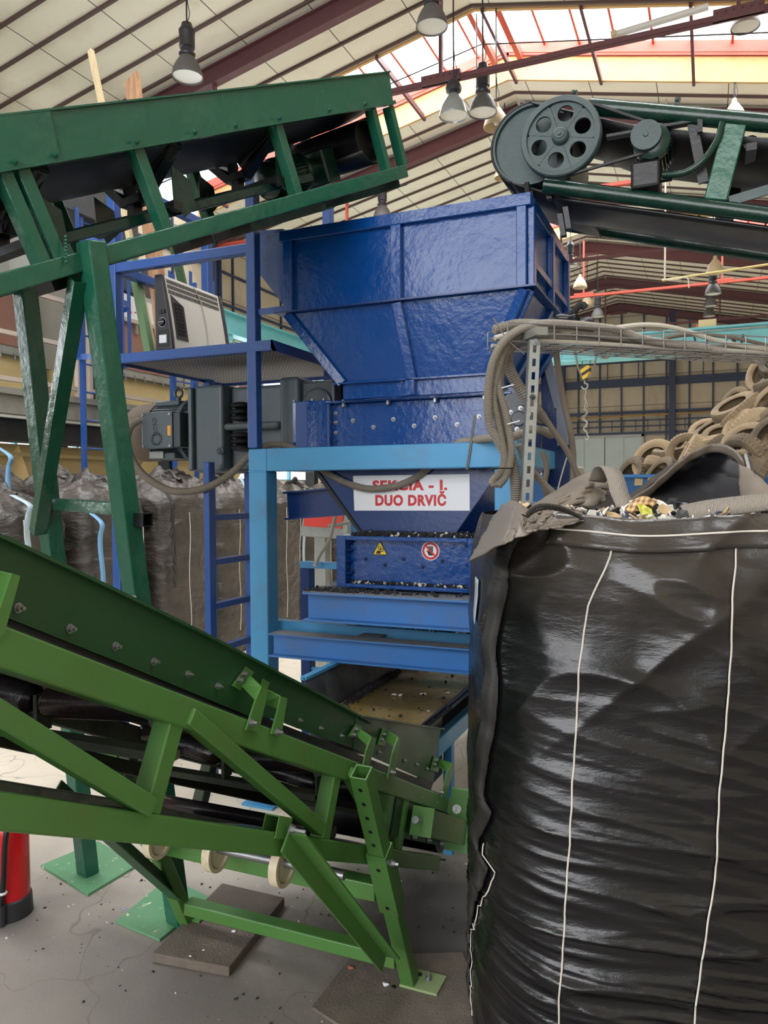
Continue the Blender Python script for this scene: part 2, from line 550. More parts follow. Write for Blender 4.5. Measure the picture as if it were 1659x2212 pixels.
# tie bars with hangers
def tie(y, mat, x0, x1, idx):
    t = MB()
    z = 7.68
    t.angle((x0, y - .01, z - .04), (x1, y - .01, z - .04), -.07, .08, .012, side=1)
    t.bar((x0, y + .03, z), (x1, y + .03, z), .02, .09)
    for hx in (XR, XR + 4.0, XR - 4.0):
        if x0 < hx < x1:
            t.bar((hx, y, z), (hx, y, roof_z(hx) - .3), .05, .07, (0, 1, 0))
            t.obox((hx, y, z + .03), (.30, 0, 0), (0, .04, 0), (0, 0, .07))
            for k in range(6): t.cyl((hx - .25 + k * .1, y - .06, z + .05), (hx - .25 + k * .1, y + .06, z + .05), .012, 6)
    struct(t, 'trim_%d' % idx, mat)
tie(11.0, m_purple, XL, XRW, 3)
tie(16.1, m_redprime, XL, XRW, 4)
tie(21.0, m_purple, XL, XRW, 5)
tie(25.0, m_redprime, XL, XRW, 6)
tie(30.5, m_purple, XL, XRW, 7)
wr = MB()
wr.tube([(XL, 13.2, 7.9), (XR, 13.2, 9.35), (XRW, 13.2, 7.85)], .012, 6)
wr.tube([(XR, 12.9, 9.7), (XR, 12.9, 8.2)], .012, 6)
struct(wr, 'trim_8', m_black)

# walls
M = Mat('cream_cladding')
co = M.coord()
b_ = M.mix(M.noise(0.8, 4, 0.6), srgb(168, 158, 138), srgb(196, 186, 164))
sz = M.n('ShaderNodeSeparateXYZ'); M.l(co, sz.inputs[0])
fz = M.math('FRACT', M.math('DIVIDE', sz.outputs[2], 1.3))
b_ = M.mix(M.math('LESS_THAN', fz, 0.02), b_, srgb(96, 88, 78))
st = M.ramp(M.noise(1.6, 6, 0.7, M.coord((1, 1, .35))), [(0.5, g3(0)), (0.75, g3(0.5))])
b_ = M.mix(st, b_, srgb(120, 106, 86))
M.set(Base_Color=b_, Roughness=0.7)
m_clad = M.m
m_navy = paint('dark_blue_column_paint', (44, 58, 84), 0.55, 0.85)
m_teal = paint('teal_crane_paint', (108, 186, 194), 0.45, 0.9, (80, 110, 110), 0.25, 3, 0.1)
m_winframe = plain('window_frame_teal', (70, 140, 165), 0.5)
m_doorgrey = paint('pale_door_sheet', (178, 192, 190), 0.5, 0.92, (140, 140, 130), 0.3, 1)

wb = MB().prism([(XL, YB, 0), (XRW, YB, 0), (XRW, YB, roof_z(XRW)), (XR, YB, ZR), (XL, YB, roof_z(XL))], (0, .25, 0))
struct(wb, 'wall_back', m_clad)
cb = MB()
for x in (-6.15, -1.5, 3.2, -10.8):
    cb.ibeam((x, YB - .2, 0), (x, YB - .2, roof_z(x) - .1), .26, .22, .02, up=(0, 1, 0))
struct(cb, 'trim_50', m_navy)
cb = MB()
x = -11.0
while x < XRW:
    cb.bar((x, YB - .05, 0.5), (x, YB - .05, roof_z(x) - .1), .06, .07, (0, 1, 0))
    x += 0.925
for z, h in ((6.2, .34), (4.9, .12), (7.1, .06), (7.75, .06), (4.0, .10), (4.55, .05), (4.3, .05)):
    cb.box((XL, YB - .18, z - h / 2), (XRW, YB - .08, z + h / 2))
for k in range(20):
    cb.box((-7 + k * .5, YB - .2, 4.1), (-6.97 + k * .5, YB - .17, 4.6))
for k in range(7):
    cb.box((-6.8 + k * 1.3, YB - .2, 6.3), (-6.76 + k * 1.3, YB - .17, 7.75))
struct(cb, 'trim_51', m_navy)
yp = MB().tube([(-6.2, YB - .25, 4.72), (XRW, YB - .25, 4.82)], .035, 8)
struct(yp, 'trim_52', paint('ochre_pipe', (170, 130, 70), 0.5))
# pale double door in the back wall
db = MB()
db.box((-6.0, YB - .10, 0), (-4.32, YB - .03, 3.85)); db.box((-4.28, YB - .10, 0), (-2.75, YB - .03, 3.85))
door = struct(db, 'door_1', m_doorgrey, bevel=.01)
fb = MB()
fb.box((-6.1, YB - .14, 0), (-6.0, YB - .02, 3.95)); fb.box((-2.75, YB - .14, 0), (-2.65, YB - .02, 3.95)); fb.box((-6.1, YB - .14, 3.85), (-2.65, YB - .02, 3.95))
for x in (-5.2, -3.5): fb.box((x - .01, YB - .115, 0), (x + .01, YB - .1, 3.85))
build(fb, 'door_frame', m_galv, door)
wbx = MB().box((-4.9, YB - 7, 1.2), (-2.3, YB - 6.9, 2.05))

# left wall: solid dado, window band, cladding above
ZW0, ZW1 = 1.9, 5.55
wl = MB().box((XL - .2, -8, 0), (XL, YB, ZW0)).box((XL - .2, -8, ZW1), (XL, YB, roof_z(XL) + .05))
y = -8
while y < YB:
    wl.box((XL - .2, y, ZW0), (XL, y + .5, ZW1)); y += 4.93
struct(wl, 'wall_left', m_clad)
m_glass = Mat('window_glass')
trn = m_glass.n('ShaderNodeBsdfTransparent'); gl = m_glass.n('ShaderNodeBsdfGlossy'); gl.inputs['Roughness'].default_value = .05
mx = m_glass.n('ShaderNodeMixShader'); mx.inputs[0].default_value = .06
m_glass.l(trn.outputs[0], mx.inputs[1]); m_glass.l(gl.outputs[0], mx.inputs[2]); m_glass.l(mx.outputs[0], m_glass.t.nodes['Material Output'].inputs['Surface'])
m_glass = m_glass.m
y = -8; k = 1
while y + 4.93 < YB:
    w = struct(MB().box((XL - .12, y + .5, ZW0), (XL - .11, y + 4.93, ZW1)), 'window_%d' % k, m_glass)
    f = MB()
    for j in range(4):
        yy = y + .5 + j * 4.43 / 3
        f.box((XL - .15, yy - .03, ZW0), (XL - .06, yy + .03, ZW1))
    for zz in (ZW0, 3.1, 4.3, ZW1): f.box((XL - .15, y + .5, zz - .03), (XL - .06, y + 4.93, zz + .03))
    build(f, 'window_frame', m_winframe, w)
    y += 4.93; k += 1
lc = MB()
for yy in (1.2, 6.1, 11.0, 16.1, 21.0, 25.9, 30.5):
    lc.ibeam((XL + .16, yy, 0), (XL + .16, yy, roof_z(XL) - .1), .24, .26, .02, up=(0, 1, 0))
y = 0
while y < 34:
    lc.bar((XL + .03, y, ZW1 + .1), (XL + .03, y, roof_z(XL) - .05), .05, .05, (0, 1, 0)); y += 1.22
for zz in (6.4, 7.2): lc.box((XL, -6, zz - .03), (XL + .05, YB, zz + .03))
struct(lc, 'trim_53', m_navy)
cr = MB().ibeam((XL + .5, 2, 5.75), (XL + .5, YB - .4, 5.75), .3, .55, .03)
for yy in (1.2, 6.1, 11.0, 16.1, 21.0, 25.9, 30.5): cr.obox((XL + .4, yy, 5.4), (.2, 0, 0), (0, .1, 0), (0, 0, .1))
struct(cr, 'trim_54', m_teal)
# right wall, closed
struct(MB().box((XRW, -8, 0), (XRW + .2, YB, roof_z(XRW) + .05)), 'wall_right', m_clad)

# ------------------------------------------------------------------ lamps under the roof
m_lampgrey = paint('lamp_grey_enamel', (92, 92, 92), 0.5, 0.8)
m_lampcream = paint('lamp_cream_enamel', (200, 182, 150), 0.5, 0.85, (150, 120, 80), .3, 6)
m_lampdark = plain('lamp_dark_housing', (44, 46, 52), 0.45)
M = Mat('ribbed_lamp_glass'); M.set(Base_Color=srgb(150, 158, 160), Roughness=0.25, Metallic=0.3)
M.bump(M.math('SINE', M.math('MULTIPLY', M.noise(2, 0), 1)), 0.0)
m_lampglass = M.m
m_lamplens = plain('lamp_inner_white', (214, 212, 204), 0.4)
G_LAMP = 'bell lamps under the hall roof'
def lamp(px, py, D, kind, label, rim=0.21, tilt=0.0):
    c = at(px, py, D=D)
    t = thing('high_bay_lamp', label, 'lamp', c, G_LAMP)
    hm = {'grey': m_lampgrey, 'cream': m_lampcream, 'ribbed': m_lampglass}[kind]
    k = rim / .21
    sh = MB().lathe([(.205 * k, .004), (.21 * k, 0), (.213 * k, .01), (.205 * k, .06 * k), (.185 * k, .13 * k), (.15 * k, .2 * k), (.11 * k, .26 * k), (.085 * k, .3 * k), (.08 * k, .31 * k)], c, (0, 0, 1), 32)
    sh.lathe([(.075 * k, .305 * k), (.10 * k, .25 * k), (.14 * k, .19 * k), (.175 * k, .12 * k), (.2 * k, .02), (.205 * k, .004)], c, (0, 0, 1), 32)
    build(sh, 'lamp_shade', hm, t, smooth=True)
    if kind != 'cream':
        build(MB().lathe([(0, .03), (.14 * k, .028), (.198 * k, .02), (.198 * k, .026), (0, .036)], c, (0, 0, 1), 32), 'lens', m_lamplens, t, smooth=True)
    else:
        build(MB().ico(c + V(0, 0, .12), .05 * k, 10, 8, (1, 1, 1.7)), 'bulb', m_lamplens, t, smooth=True)
    z0 = .29 * k
    hs = MB()
    if kind == 'grey':
        hs.lathe([(0, z0), (.105, z0), (.115, z0 + .03), (.085, z0 + .06), (.085, z0 + .1), (.105, z0 + .11), (.105, z0 + .30), (.11, z0 + .31), (.11, z0 + .35), (.085, z0 + .38), (.07, z0 + .44), (.03, z0 + .46), (0, z0 + .46)], c, (0, 0, 1), 20)
        top = z0 + .46
    elif kind == 'ribbed':
        hs.lathe([(0, z0), (.07, z0), (.07, z0 + .05), (.11, z0 + .07), (.12, z0 + .12), (.10, z0 + .17), (.06, z0 + .23), (0, z0 + .25)], c, (0, 0, 1), 20)
        top = z0 + .25
    else:
        hs.lathe([(0, z0), (.06, z0), (.05, z0 + .05), (.035, z0 + .12), (0, z0 + .13)], c, (0, 0, 1), 16)
        top = z0 + .13
    build(hs, 'housing', m_lampdark if kind != 'cream' else m_lampcream, t, smooth=True)
    zr = roof_z(c.x) - .02
    inside = any(a < c.y < b for a, b in SKY)
    cbm = MB()
    cbm.tube([c + V(0, 0, top), V(c.x, c.y, zr + (.0 if not inside else .0))], .012, 6)
    cbm.tube(arc([c + V(0, 0, top - .03), c + V(.05, 0, top + .1), c + V(.02, 0, top + .25), V(c.x + .01, c.y, c.z + top + .4)], 12), .006, 5)
    build(cbm, 'cable', m_lampdark, t)
    return t
lamp(405, 168, 10.6, 'grey', 'grey bell lamp hanging alone under the left roof slope above the green belt frame')
lamp(933, 60, 10.2, 'grey', 'large grey bell lamp at the top edge beside the glazed roof strip')
lamp(980, 252, 11.2, 'ribbed', 'ribbed clear bell lamp, leftmost of the three under the tie bar')
lamp(1043, 245, 11.6, 'grey', 'brownish bell lamp in the middle of the three under the tie bar')
lamp(1072, 276, 12.8, 'cream', 'cream dish lamp, rightmost of the three beside the big drum')
lamp(1232, 577, 22.5, 'grey', 'small dark bell lamp hanging just right of the blue hopper rim')
lamp(1257, 570, 25.6, 'cream', 'cream dish lamp right of the small dark bell lamp by the hopper')
lamp(1253, 622, 23.5, 'cream', 'cream bell lamp hanging below the cream dish lamp by the hopper')
lamp(1268, 660, 26, 'cream', 'pale bell lamp half hidden behind the red tie bar')
lamp(1291, 685, 25.5, 'grey', 'grey bell lamp lowest above the cable tray')
lamp(1289, 655, 27.5, 'cream', 'far pale bell lamp behind the grey one above the cable tray')
lamp(1545, 590, 18.6, 'cream', 'white bell lamp, top one in the right column of lamps')
lamp(1540, 636, 20.6, 'grey', 'dusky bell lamp, second in the right column of lamps')
lamp(1535, 662, 25.3, 'grey', 'dusky bell lamp, third in the right column of lamps')
lamp(1532, 684, 27.0, 'grey', 'smallest dark bell lamp at the bottom of the right column')
lamp(1586, 262, 13.6, 'cream', 'cream lamp with tall housing standing behind the right belt frame', .2)
lamp(1610, 60, 11.8, 'grey', 'dark bell lamp in front of the glazed roof at the top right')
lamp(826, 472, 17.6, 'grey', 'small dark bell lamp just above the blue hopper rim')
lamp(1090, 385, 16.0, 'cream', 'cream lamp peeping out behind the conveyor drum')
fl = thing('tube_lamp', 'long thin tube lamp lying along the dark tie bar at the top right', 'lamp', at(1420, 45, Y=11.1))
build(MB().cyl(at(1325, 76, Y=11.1), at(1530, 14, Y=11.1), .045, 12), 'tube', m_lamplens, fl, smooth=True)
build(MB().cyl(at(1320, 77, Y=11.1), at(1332, 73, Y=11.1), .055, 12).cyl(at(1333, 74, Y=11.1), at(1333, 84, Y=11.1), .04, 10), 'socket', m_lampcream, fl)
# ------------------------------------------------------------------ small parts reused everywhere
def text_mesh(body, origin, right, up, cap_h, width, name, mat, parent, bold=0.02, depth=0.0012):
    td = bpy.data.curves.new('lettering', 'FONT')
    td.body = body; td.size = 1.0; td.offset = bold; td.extrude = 0.5
    td.space_character = 1.12
    to = bpy.data.objects.new('lettering', td)
    COL.objects.link(to)
    dg = bpy.context.evaluated_depsgraph_get()
    me = bpy.data.meshes.new_from_object(to.evaluated_get(dg))
    COL.objects.unlink(to); bpy.data.objects.remove(to)
    vs = [v.co.copy() for v in me.vertices]
    x0 = min(v.x for v in vs); x1 = max(v.x for v in vs)
    y0 = min(v.y for v in vs); y1 = max(v.y for v in vs)
    R = Vector(right).normalized(); U = Vector(up).normalized(); N = R.cross(U)
    o = Vector(origin)
    k = cap_h / (0.70 if any(c in body for c in 'Č') else (y1 - y0))
    kx = width / (x1 - x0)
    base = 0.0 if 'Č' in body else y0
    mb = MB()
    mb.v = [tuple(o + R * ((v.x - x0) * kx) + U * ((v.y - base) * k) + N * (v.z * 2 * depth)) for v in vs]
    mb.f = [tuple(p.vertices) for p in me.polygons]
    ob = build(mb, name, mat, parent)
    bpy.data.meshes.remove(me)
    return ob

_bolt_cache = {}
def bolt(p, nrm, r, parent, mat, name='bolt', long=1.0):
    """hex bolt head with washer and thread end, standing on a surface at p"""
    n = Vector(nrm).normalized()
    key = (round(r, 4), mat.name, tuple(round(c, 3) for c in n), long)
    if key not in _bolt_cache:
        mb = MB()
        mb.cyl((0, 0, 0), n * r * .35, r * 1.35, 12)
        mb.cyl(n * r * .35, n * r * 1.25, r, 6)
        mb.cyl(n * r * 1.25, n * r * (1.4 + long), r * .5, 8)
        me = bpy.data.meshes.new('bolt')
        me.from_pydata(mb.v, [], mb.f); me.materials.append(mat); me.update()
        _bolt_cache[key] = me
    o = bpy.data.objects.new(name, _bolt_cache[key])
    COL.objects.link(o)
    o.parent = parent
    o.location = Vector(p) - root_of(parent)
    return o

def conduit(pts, r, mat=m_conduit, n=12, ripple=0.12, pitch=None):
    pts = arc(pts, 90)
    pitch = pitch or r * 0.42
    step = pitch / 2
    P = resample(pts, step)
    return MB().tube(P, r, n, rfun=lambda i: r * (1 + (ripple if i % 2 else -ripple)))

def crumbs(fn, n, size, mat, name, seed, parent=None, light=0.0):
    """loose rubber crumb: uncountable, one object"""
    rnd = random.Random(seed)
    mb = MB()
    for i in range(n):
        p = fn(rnd)
        if p is None: continue
        s = size * (0.4 + rnd.random() ** 2 * 1.3)
        a = Vector((rnd.uniform(-1, 1), rnd.uniform(-1, 1), rnd.uniform(-1, 1))).normalized()
        b = a.orthogonal().normalized(); c = a.cross(b)
        mb.obox(Vector(p) + V(0, 0, s * .3), a * s, b * s * rnd.uniform(.4, .9), c * s * rnd.uniform(.25, .6))
    return build(mb, name, mat, parent)
m_crumb = plain('black_rubber_crumb', (34, 34, 36), 0.75)
m_fluff = plain('pale_fibre_crumb', (214, 208, 196), 0.8)

Y0 = 3.4
m_mgrey0 = paint('worn_blue_grey', (132, 140, 156), .5, .85, (110, 100, 90), .3, 4)
# ------------------------------------------------------------------ light blue steel frame
fr = thing('steel_frame', 'light blue welded steel frame carrying the blue shredder above the belt', 'frame', (-1.5, 3.9, 0))
FX0, FX1 = -2.202, -0.79
L = .107
def leg_box(x, y, z0, z1, mat=m_frame):
    build(MB().box((x, y, z0), (x + L, y + L, z1)), 'leg', mat, fr, bevel=.004)
leg_box(FX0, Y0, 0, 1.742); leg_box(FX1 - L, Y0, 0, 1.742)
leg_box(FX0, 4.62, 0, 1.742); leg_box(FX1 - L, 4.62, 0, 1.742)
for x in (FX0, FX1 - L):
    for y in (Y0, 4.62):
        build(MB().box((x - .04, y - .04, 0), (x + L + .04, y + L + .04, .012)), 'foot_plate', m_frame, fr)
build(MB().box((FX0, Y0, 1.742), (FX1, Y0 + L, 1.859)), 'top_beam', m_frame, fr, bevel=.006, seg=2)
build(MB().box((FX0, 4.62, 1.742), (FX1, 4.62 + L, 1.859)), 'top_beam', m_frame, fr, bevel=.006, seg=2)
build(MB().box((FX1 - L, Y0 + L, 1.75), (FX1, 4.62, 1.85)), 'top_beam', m_frame, fr, bevel=.006)
build(MB().box((FX0, Y0 + L, 1.75), (FX0 + L, 4.62, 1.85)), 'top_beam', m_frame, fr, bevel=.006)
# weld line on the mitred corner and leg
build(MB().box((FX0 + L - .003, Y0 - .003, 1.745), (FX0 + L + .003, Y0, 1.857)).box((FX0, Y0 - .003, 1.739), (FX0 + L, Y0, 1.745)), 'weld_seam', m_frame, fr)
# bolted-through dark blue brace behind
build(MB().ibeam((FX0 + L, 3.62, 1.56), (FX0 + .62, 3.62, 1.60), .1, .15, .01), 'brace', m_hopper_dk, fr)
# lower beams: I-beam in front, wheel rail behind
build(MB().ibeam((-2.06, 3.40, .858), (-.65, 3.40, .858), .11, .118, .008), 'lower_beam', m_beam, fr, bevel=.002)
build(MB().box((-2.06, 3.345, .9172), (-.65, 3.455, .9182)), 'dust_layer', m_flange, fr)
build(MB().ibeam((-2.2, 4.35, .858), (-.65, 4.35, .858), .11, .118, .008), 'lower_beam', m_beam, fr)
build(MB().box((-2.16, 3.56, .865), (-.6, 3.62, .945)), 'wheel_rail', m_frame, fr, bevel=.003)
build(MB().box((-2.16, 4.10, .865), (-.6, 4.16, .945)), 'wheel_rail', m_frame, fr, bevel=.003)
build(MB().box((-1.62, 3.45, .905), (-1.5, 4.3, .915)), 'cross_plate', m_flange, fr)
# second, smaller support behind on the left
sx_ = at(663, 1222, Y=4.3)
build(MB().box((sx_.x - .035, 4.27, 0), (sx_.x + .035, 4.34, 1.15)), 'rear_post', m_hopper_dk, fr, bevel=.003)
build(MB().box((sx_.x - .035, 4.27, 1.15), (-1.6, 4.34, 1.19)), 'rear_rail', m_frame, fr)
build(MB().box((sx_.x - .035, 4.27, .60), (sx_.x + .5, 4.30, .63)).box((sx_.x, 4.28, .5), (sx_.x + .5, 4.3, .52)), 'rear_rail', m_frame, fr)

# ------------------------------------------------------------------ lower shredder (box with warning signs) on its wheeled I-beam carriage
ls = thing('lower_shredder', 'blue lower shredder box with recessed front and two round-cornered warning stickers', 'shredder', (-1.35, 3.7, .9))
bx0, bx1, bz0, bz1, by = -1.708, -1.0, 1.162, 1.418, 3.42
w = .05
mb = MB()
mb.box((bx0, by, bz0), (bx0 + w, by + .6, bz1)).box((bx1 - w * .6, by, bz0), (bx1, by + .6, bz1))
mb.box((bx0 + w, by, bz1 - .022), (bx1 - w * .6, by + .6, bz1)).box((bx0 + w, by, bz0), (bx1 - w * .6, by + .6, bz0 + .02))
mb.box((bx0 + w, by + .055, bz0 + .02), (bx1 - w * .6, by + .08, bz1 - .022))
build(mb, 'housing', m_hopper, ls, bevel=.003, seg=2)
build(MB().box((bx1, by + .05, bz0), (bx1 + .2, by + .55, bz1)), 'side_housing', m_hopper_dk, ls, bevel=.004)
build(MB().box((bx0 - .02, by + .1, bz0 + .02), (bx0, by + .5, bz1)), 'side_flange', m_hopper_dk, ls)
for q in ((790, 1207), (831, 1220), (871, 1207), (912, 1224), (955, 1211), (760, 1187), (762, 1232)):
    bolt(at(*q, Y=by + .055), (0, -1, 0), .009, ls, m_hopper_dk)
for zz in (1.23, 1.29, 1.345, 1.385):
    bolt((bx0 + w, by + .03, zz), (1, 0, 0), .009, ls, m_hopper_dk)
for zz in (1.2, 1.29, 1.38):
    bolt((bx1 - w * .6, by + .03, zz), (-1, 0, 0), .009, ls, m_hopper_dk)
# stickers
c = at(821, 1186, Y=by + .054)
def tri(cx, cz, r, y): return [(cx - r, y, cz - r * .72), (cx + r, y, cz - r * .72), (cx, y, cz + r * 1.02)]
s1 = build(MB().prism(tri(c.x, c.z, .042, c.y - .001), (0, .001, 0)), 'warning_triangle', m_signblack, ls)
build(MB().prism(tri(c.x, c.z - .001, .035, c.y - .002), (0, .001, 0)), 'yellow_field', m_yellow, s1)
hm = MB()
yy = c.y - .003
def ring(mb, cx, cz, ro, ri, y, n=24, d=.001):
    P = []
    for i in range(n):
        a = 2 * math.pi * i / n
        P += [(cx + ro * math.cos(a), y, cz + ro * math.sin(a)), (cx + ri * math.cos(a), y, cz + ri * math.sin(a))]
    F = [(2 * i, 2 * ((i + 1) % n), 2 * ((i + 1) % n) + 1, 2 * i + 1) for i in range(n)]
    return mb.add(P, F)
ring(hm, c.x - .002, c.z + .006, .009, .005, yy); ring(hm, c.x + .011, c.z - .004, .009, .005, yy)
hm.prism([(c.x - .022, yy, c.z - .022), (c.x + .002, yy, c.z - .024), (c.x + .006, yy, c.z - .012), (c.x - .004, yy, c.z - .006), (c.x - .016, yy, c.z - .010)], (0, .0005, 0))
build(hm, 'gear_and_hand_mark', m_signblack, s1)
c = at(930, 1190, Y=by + .054)
def disc(cx, cz, r, y, n=32): return [(cx + r * math.cos(2 * math.pi * i / n), y, cz + r * math.sin(2 * math.pi * i / n)) for i in range(n)]
s2 = build(MB().prism(disc(c.x, c.z, .046, c.y - .001), (0, .001, 0)), 'prohibition_disc', m_white, ls)
rm = MB(); ring(rm, c.x, c.z, .042, .031, c.y - .003, 32)
k = .031 * .72
rm.prism([(c.x - k - .003, c.y - .003, c.z + k - .003), (c.x - k + .003, c.y - .003, c.z + k + .003), (c.x + k + .003, c.y - .003, c.z - k + .003), (c.x + k - .003, c.y - .003, c.z - k - .003)], (0, .0005, 0))
build(rm, 'red_ring', m_red, s2)
hm = MB(); yy = c.y - .002
hm.prism([(c.x - .010, yy, c.z - .022), (c.x + .012, yy, c.z - .022), (c.x + .013, yy, c.z + .0), (c.x - .012, yy, c.z + .0)], (0, .0005, 0))
for i in range(4): hm.prism([(c.x - .012 + i * .0065, yy, c.z), (c.x - .0068 + i * .0065, yy, c.z), (c.x - .0068 + i * .0065, yy, c.z + .022), (c.x - .012 + i * .0065, yy, c.z + .022)], (0, .0005, 0))
hm.prism([(c.x - .021, yy, c.z + .002), (c.x - .016, yy, c.z + .003), (c.x - .009, yy, c.z - .010), (c.x - .010, yy, c.z - .018)], (0, .0005, 0))
build(hm, 'black_hand', m_signblack, s2)
# carriage
build(MB().ibeam((-1.84, 3.37, 1.072), (-.8, 3.37, 1.072), .13, .14, .009), 'carriage_beam', m_beam, ls, bevel=.002)
build(MB().box((-1.84, 3.31, 1.1422), (-.8, 3.52, 1.150)), 'carriage_plate', m_flange, ls)
build(MB().ibeam((-1.84, 4.0, 1.072), (-.8, 4.0, 1.072), .13, .14, .009), 'carriage_beam', m_beam, ls)
build(MB().box((-1.84, 3.6, 1.142), (-.8, 4.05, 1.160)), 'carriage_plate', m_flange, ls)
for q in ((762, 1330), (1002, 1352)):
    p = at(*q, Y=3.57)
    wh = build(MB().lathe([(0, 0), (.05, 0), (.058, .008), (.058, .035), (.05, .043), (0, .043)], (p.x, 3.565, .998), (0, 1, 0), 28), 'wheel', m_galv, ls, smooth=True)
    build(MB().box((p.x - .03, 3.545, .965), (p.x + .03, 3.562, 1.01)).cyl((p.x, 3.535, .99), (p.x, 3.55, .99), .013, 6), 'axle_bracket', m_white, wh)

# lower hopper with the lettered sign
lh = thing('discharge_hopper', 'dark blue tapered hopper below the frame beam, with a white lettered sign', 'hopper', (-1.35, 3.7, 1.42))
yt, yb_ = 3.555, 3.545
A = [at(688, 1021, Y=yt), at(1085, 1021, Y=yt), at(982, 1156, Y=yb_), at(786, 1153, Y=yb_)]
zt, zb = 1.745, 1.419
xl0, xr0, xl1, xr1 = A[0].x, A[1].x, A[3].x, A[2].x
mb = MB()
t_ = .006
mb.prism([(xl0, yt, zt), (xr0, yt, zt), (xr1, yb_, zb), (xl1, yb_, zb)], (0, t_, 0))
mb.prism([(xr0, yt, zt), (xr0, 4.3, zt), (xr1, 4.0, zb), (xr1, yb_, zb)], (-t_, 0, 0))
mb.prism([(xl0, yt, zt), (xl0, 4.3, zt), (xl1, 4.0, zb), (xl1, yb_, zb)], (t_, 0, 0))
mb.prism([(xl0, 4.3, zt), (xr0, 4.3, zt), (xr1, 4.0, zb), (xl1, 4.0, zb)], (0, -t_, 0))
build(mb, 'funnel', m_hopper_dk, lh)
mb = MB()
mb.prism([(xl0 - .025, yt - .01, zt), (xl0, yt - .01, zt), (xl1, yb_ - .01, zb), (xl1 - .02, yb_ - .01, zb)], (0, .05, 0))
build(mb, 'edge_flange', m_black, lh)
build(MB().prism([(xr0, yt - .01, zt), (xr0 + .14, yt + .3, zt), (xr1 + .1, yb_ + .2, zb), (xr1, yb_ - .01, zb)], (0, .01, 0)), 'side_plate', m_hopper_dk, lh)
ys = yt - .004
S = [at(763, 1028, Y=ys), at(1015, 1024, Y=ys), at(1015, 1103, Y=ys), at(766, 1103, Y=ys)]
sg = build(MB().prism([S[0], S[1], S[2], S[3]], (0, -.003, 0)), 'sign_board', m_white, lh)
Ru = (S[2] - S[3]).normalized()
ysf = ys - .0035
p = at(805, 1060, Y=ysf); q = at(966, 1059, Y=ysf)
text_mesh('SEKCIA - I.', p, (1, 0, 0), (0, 0, 1), .052, (q - p).length, 'red_lettering', m_red, sg, .045)
p = at(811, 1091, Y=ysf); q = at(964, 1090, Y=ysf)
text_mesh('DUO DRVIČ', p, (1, 0, 0), (0, 0, 1), .049, (q - p).length, 'red_lettering', m_red, sg, .045)

def f1(r): return (r.uniform(bx0 + .08, bx1 + .12), r.uniform(by + .01, by + .12) - r.random() ** 3 * .0, bz1 + r.random() ** 3 * .012)
tag(crumbs(f1, 1500, .007, m_crumb, 'rubber_crumb', 1), 'black rubber crumb piled on top of the lower shredder box', 'crumb', kind='stuff')
tag(crumbs(f1, 160, .006, m_fluff, 'pale_crumb', 2), 'pale fibre crumbs among the black crumb on the lower shredder', 'crumb', kind='stuff')
def f2(r): return (r.uniform(-1.8, bx1 - .03), r.choice((r.uniform(3.32, 3.41), r.uniform(3.43, 3.47))) , 1.151 if True else 0)
def f2b(r):
    x = r.uniform(bx0 + w + .01, bx1 - .04); y = by + .052 - abs(r.gauss(0, .015))
    return (x, max(y, by + .005), bz0 + .021)
def f2c(r): return (-1.83 + abs(r.gauss(0, .35)) if True else 0, r.uniform(3.315, 3.415), 1.151)
tag(crumbs(f2b, 350, .006, m_crumb, 'rubber_crumb', 3), 'black rubber crumb lying in the recess of the lower shredder', 'crumb', kind='stuff')
tag(crumbs(f2b, 90, .006, m_fluff, 'pale_crumb', 4), 'pale crumbs lying in the recess below the stickers', 'crumb', kind='stuff')
tag(crumbs(f2c, 260, .007, m_crumb, 'rubber_crumb', 5), 'black crumb scattered on the carriage beam top', 'crumb', kind='stuff')
def f3(r): return (r.gauss(-1.12, .13), r.uniform(3.57, 3.62), .946)
tag(crumbs(f3, 420, .008, m_crumb, 'rubber_crumb', 6), 'black crumb heap on the light blue wheel rail', 'crumb', kind='stuff')
tag(crumbs(f3, 90, .008, m_fluff, 'pale_crumb', 7), 'pale crumbs on the light blue wheel rail', 'crumb', kind='stuff')

# ------------------------------------------------------------------ upper shredder and big hopper
us = thing('upper_shredder', 'royal blue upper shredder body with a zigzag row of steel bolts', 'shredder', (-1.35, 3.8, 1.86))
uy = 3.56
ux0 = at(715, 900, Y=uy).x; ux1 = at(1100, 900, Y=uy).x
uz1 = at(900, 857, Y=uy - .03).z
uz0 = 1.862
build(MB().box((ux0, uy, uz0), (ux1, 4.5, uz1 - .012)), 'body', m_hopper, us, bevel=.003)
build(MB().box((ux0 - .01, uy - .045, uz1 - .012), (ux1 + .02, 4.52, uz1)), 'top_flange', m_hopper, us, bevel=.002)
build(MB().box((ux0 - .005, uy - .04, uz0), (ux0 + .012, uy, uz1 - .012)), 'side_flange', m_hopper, us, bevel=.002)
build(MB().box((ux1, uy - .02, uz0), (ux1 + .10, uy + .03, uz1 + .02)), 'end_plate', m_hopper_dk, us)
for q in ((763, 909), (807, 923), (850, 906), (895, 920), (940, 902), (988, 917), (1035, 900)):
    bolt(at(*q, Y=uy), (0, -1, 0), .0085, us, m_steel)
for q in ((742, 862), (838, 853), (940, 851), (1046, 846)):
    p = at(*q, Y=uy - .025)
    mb = MB().cyl((p.x, uy - .025, uz1), (p.x, uy - .025, uz1 + .018), .010, 6).cyl((p.x, uy - .025, uz1 - .012), (p.x, uy - .025, uz1 - .030), .010, 6).cyl((p.x, uy - .025, uz1 + .018), (p.x, uy - .025, uz1 + .03), .005, 8)
    build(mb, 'flange_bolt', m_steel, us)
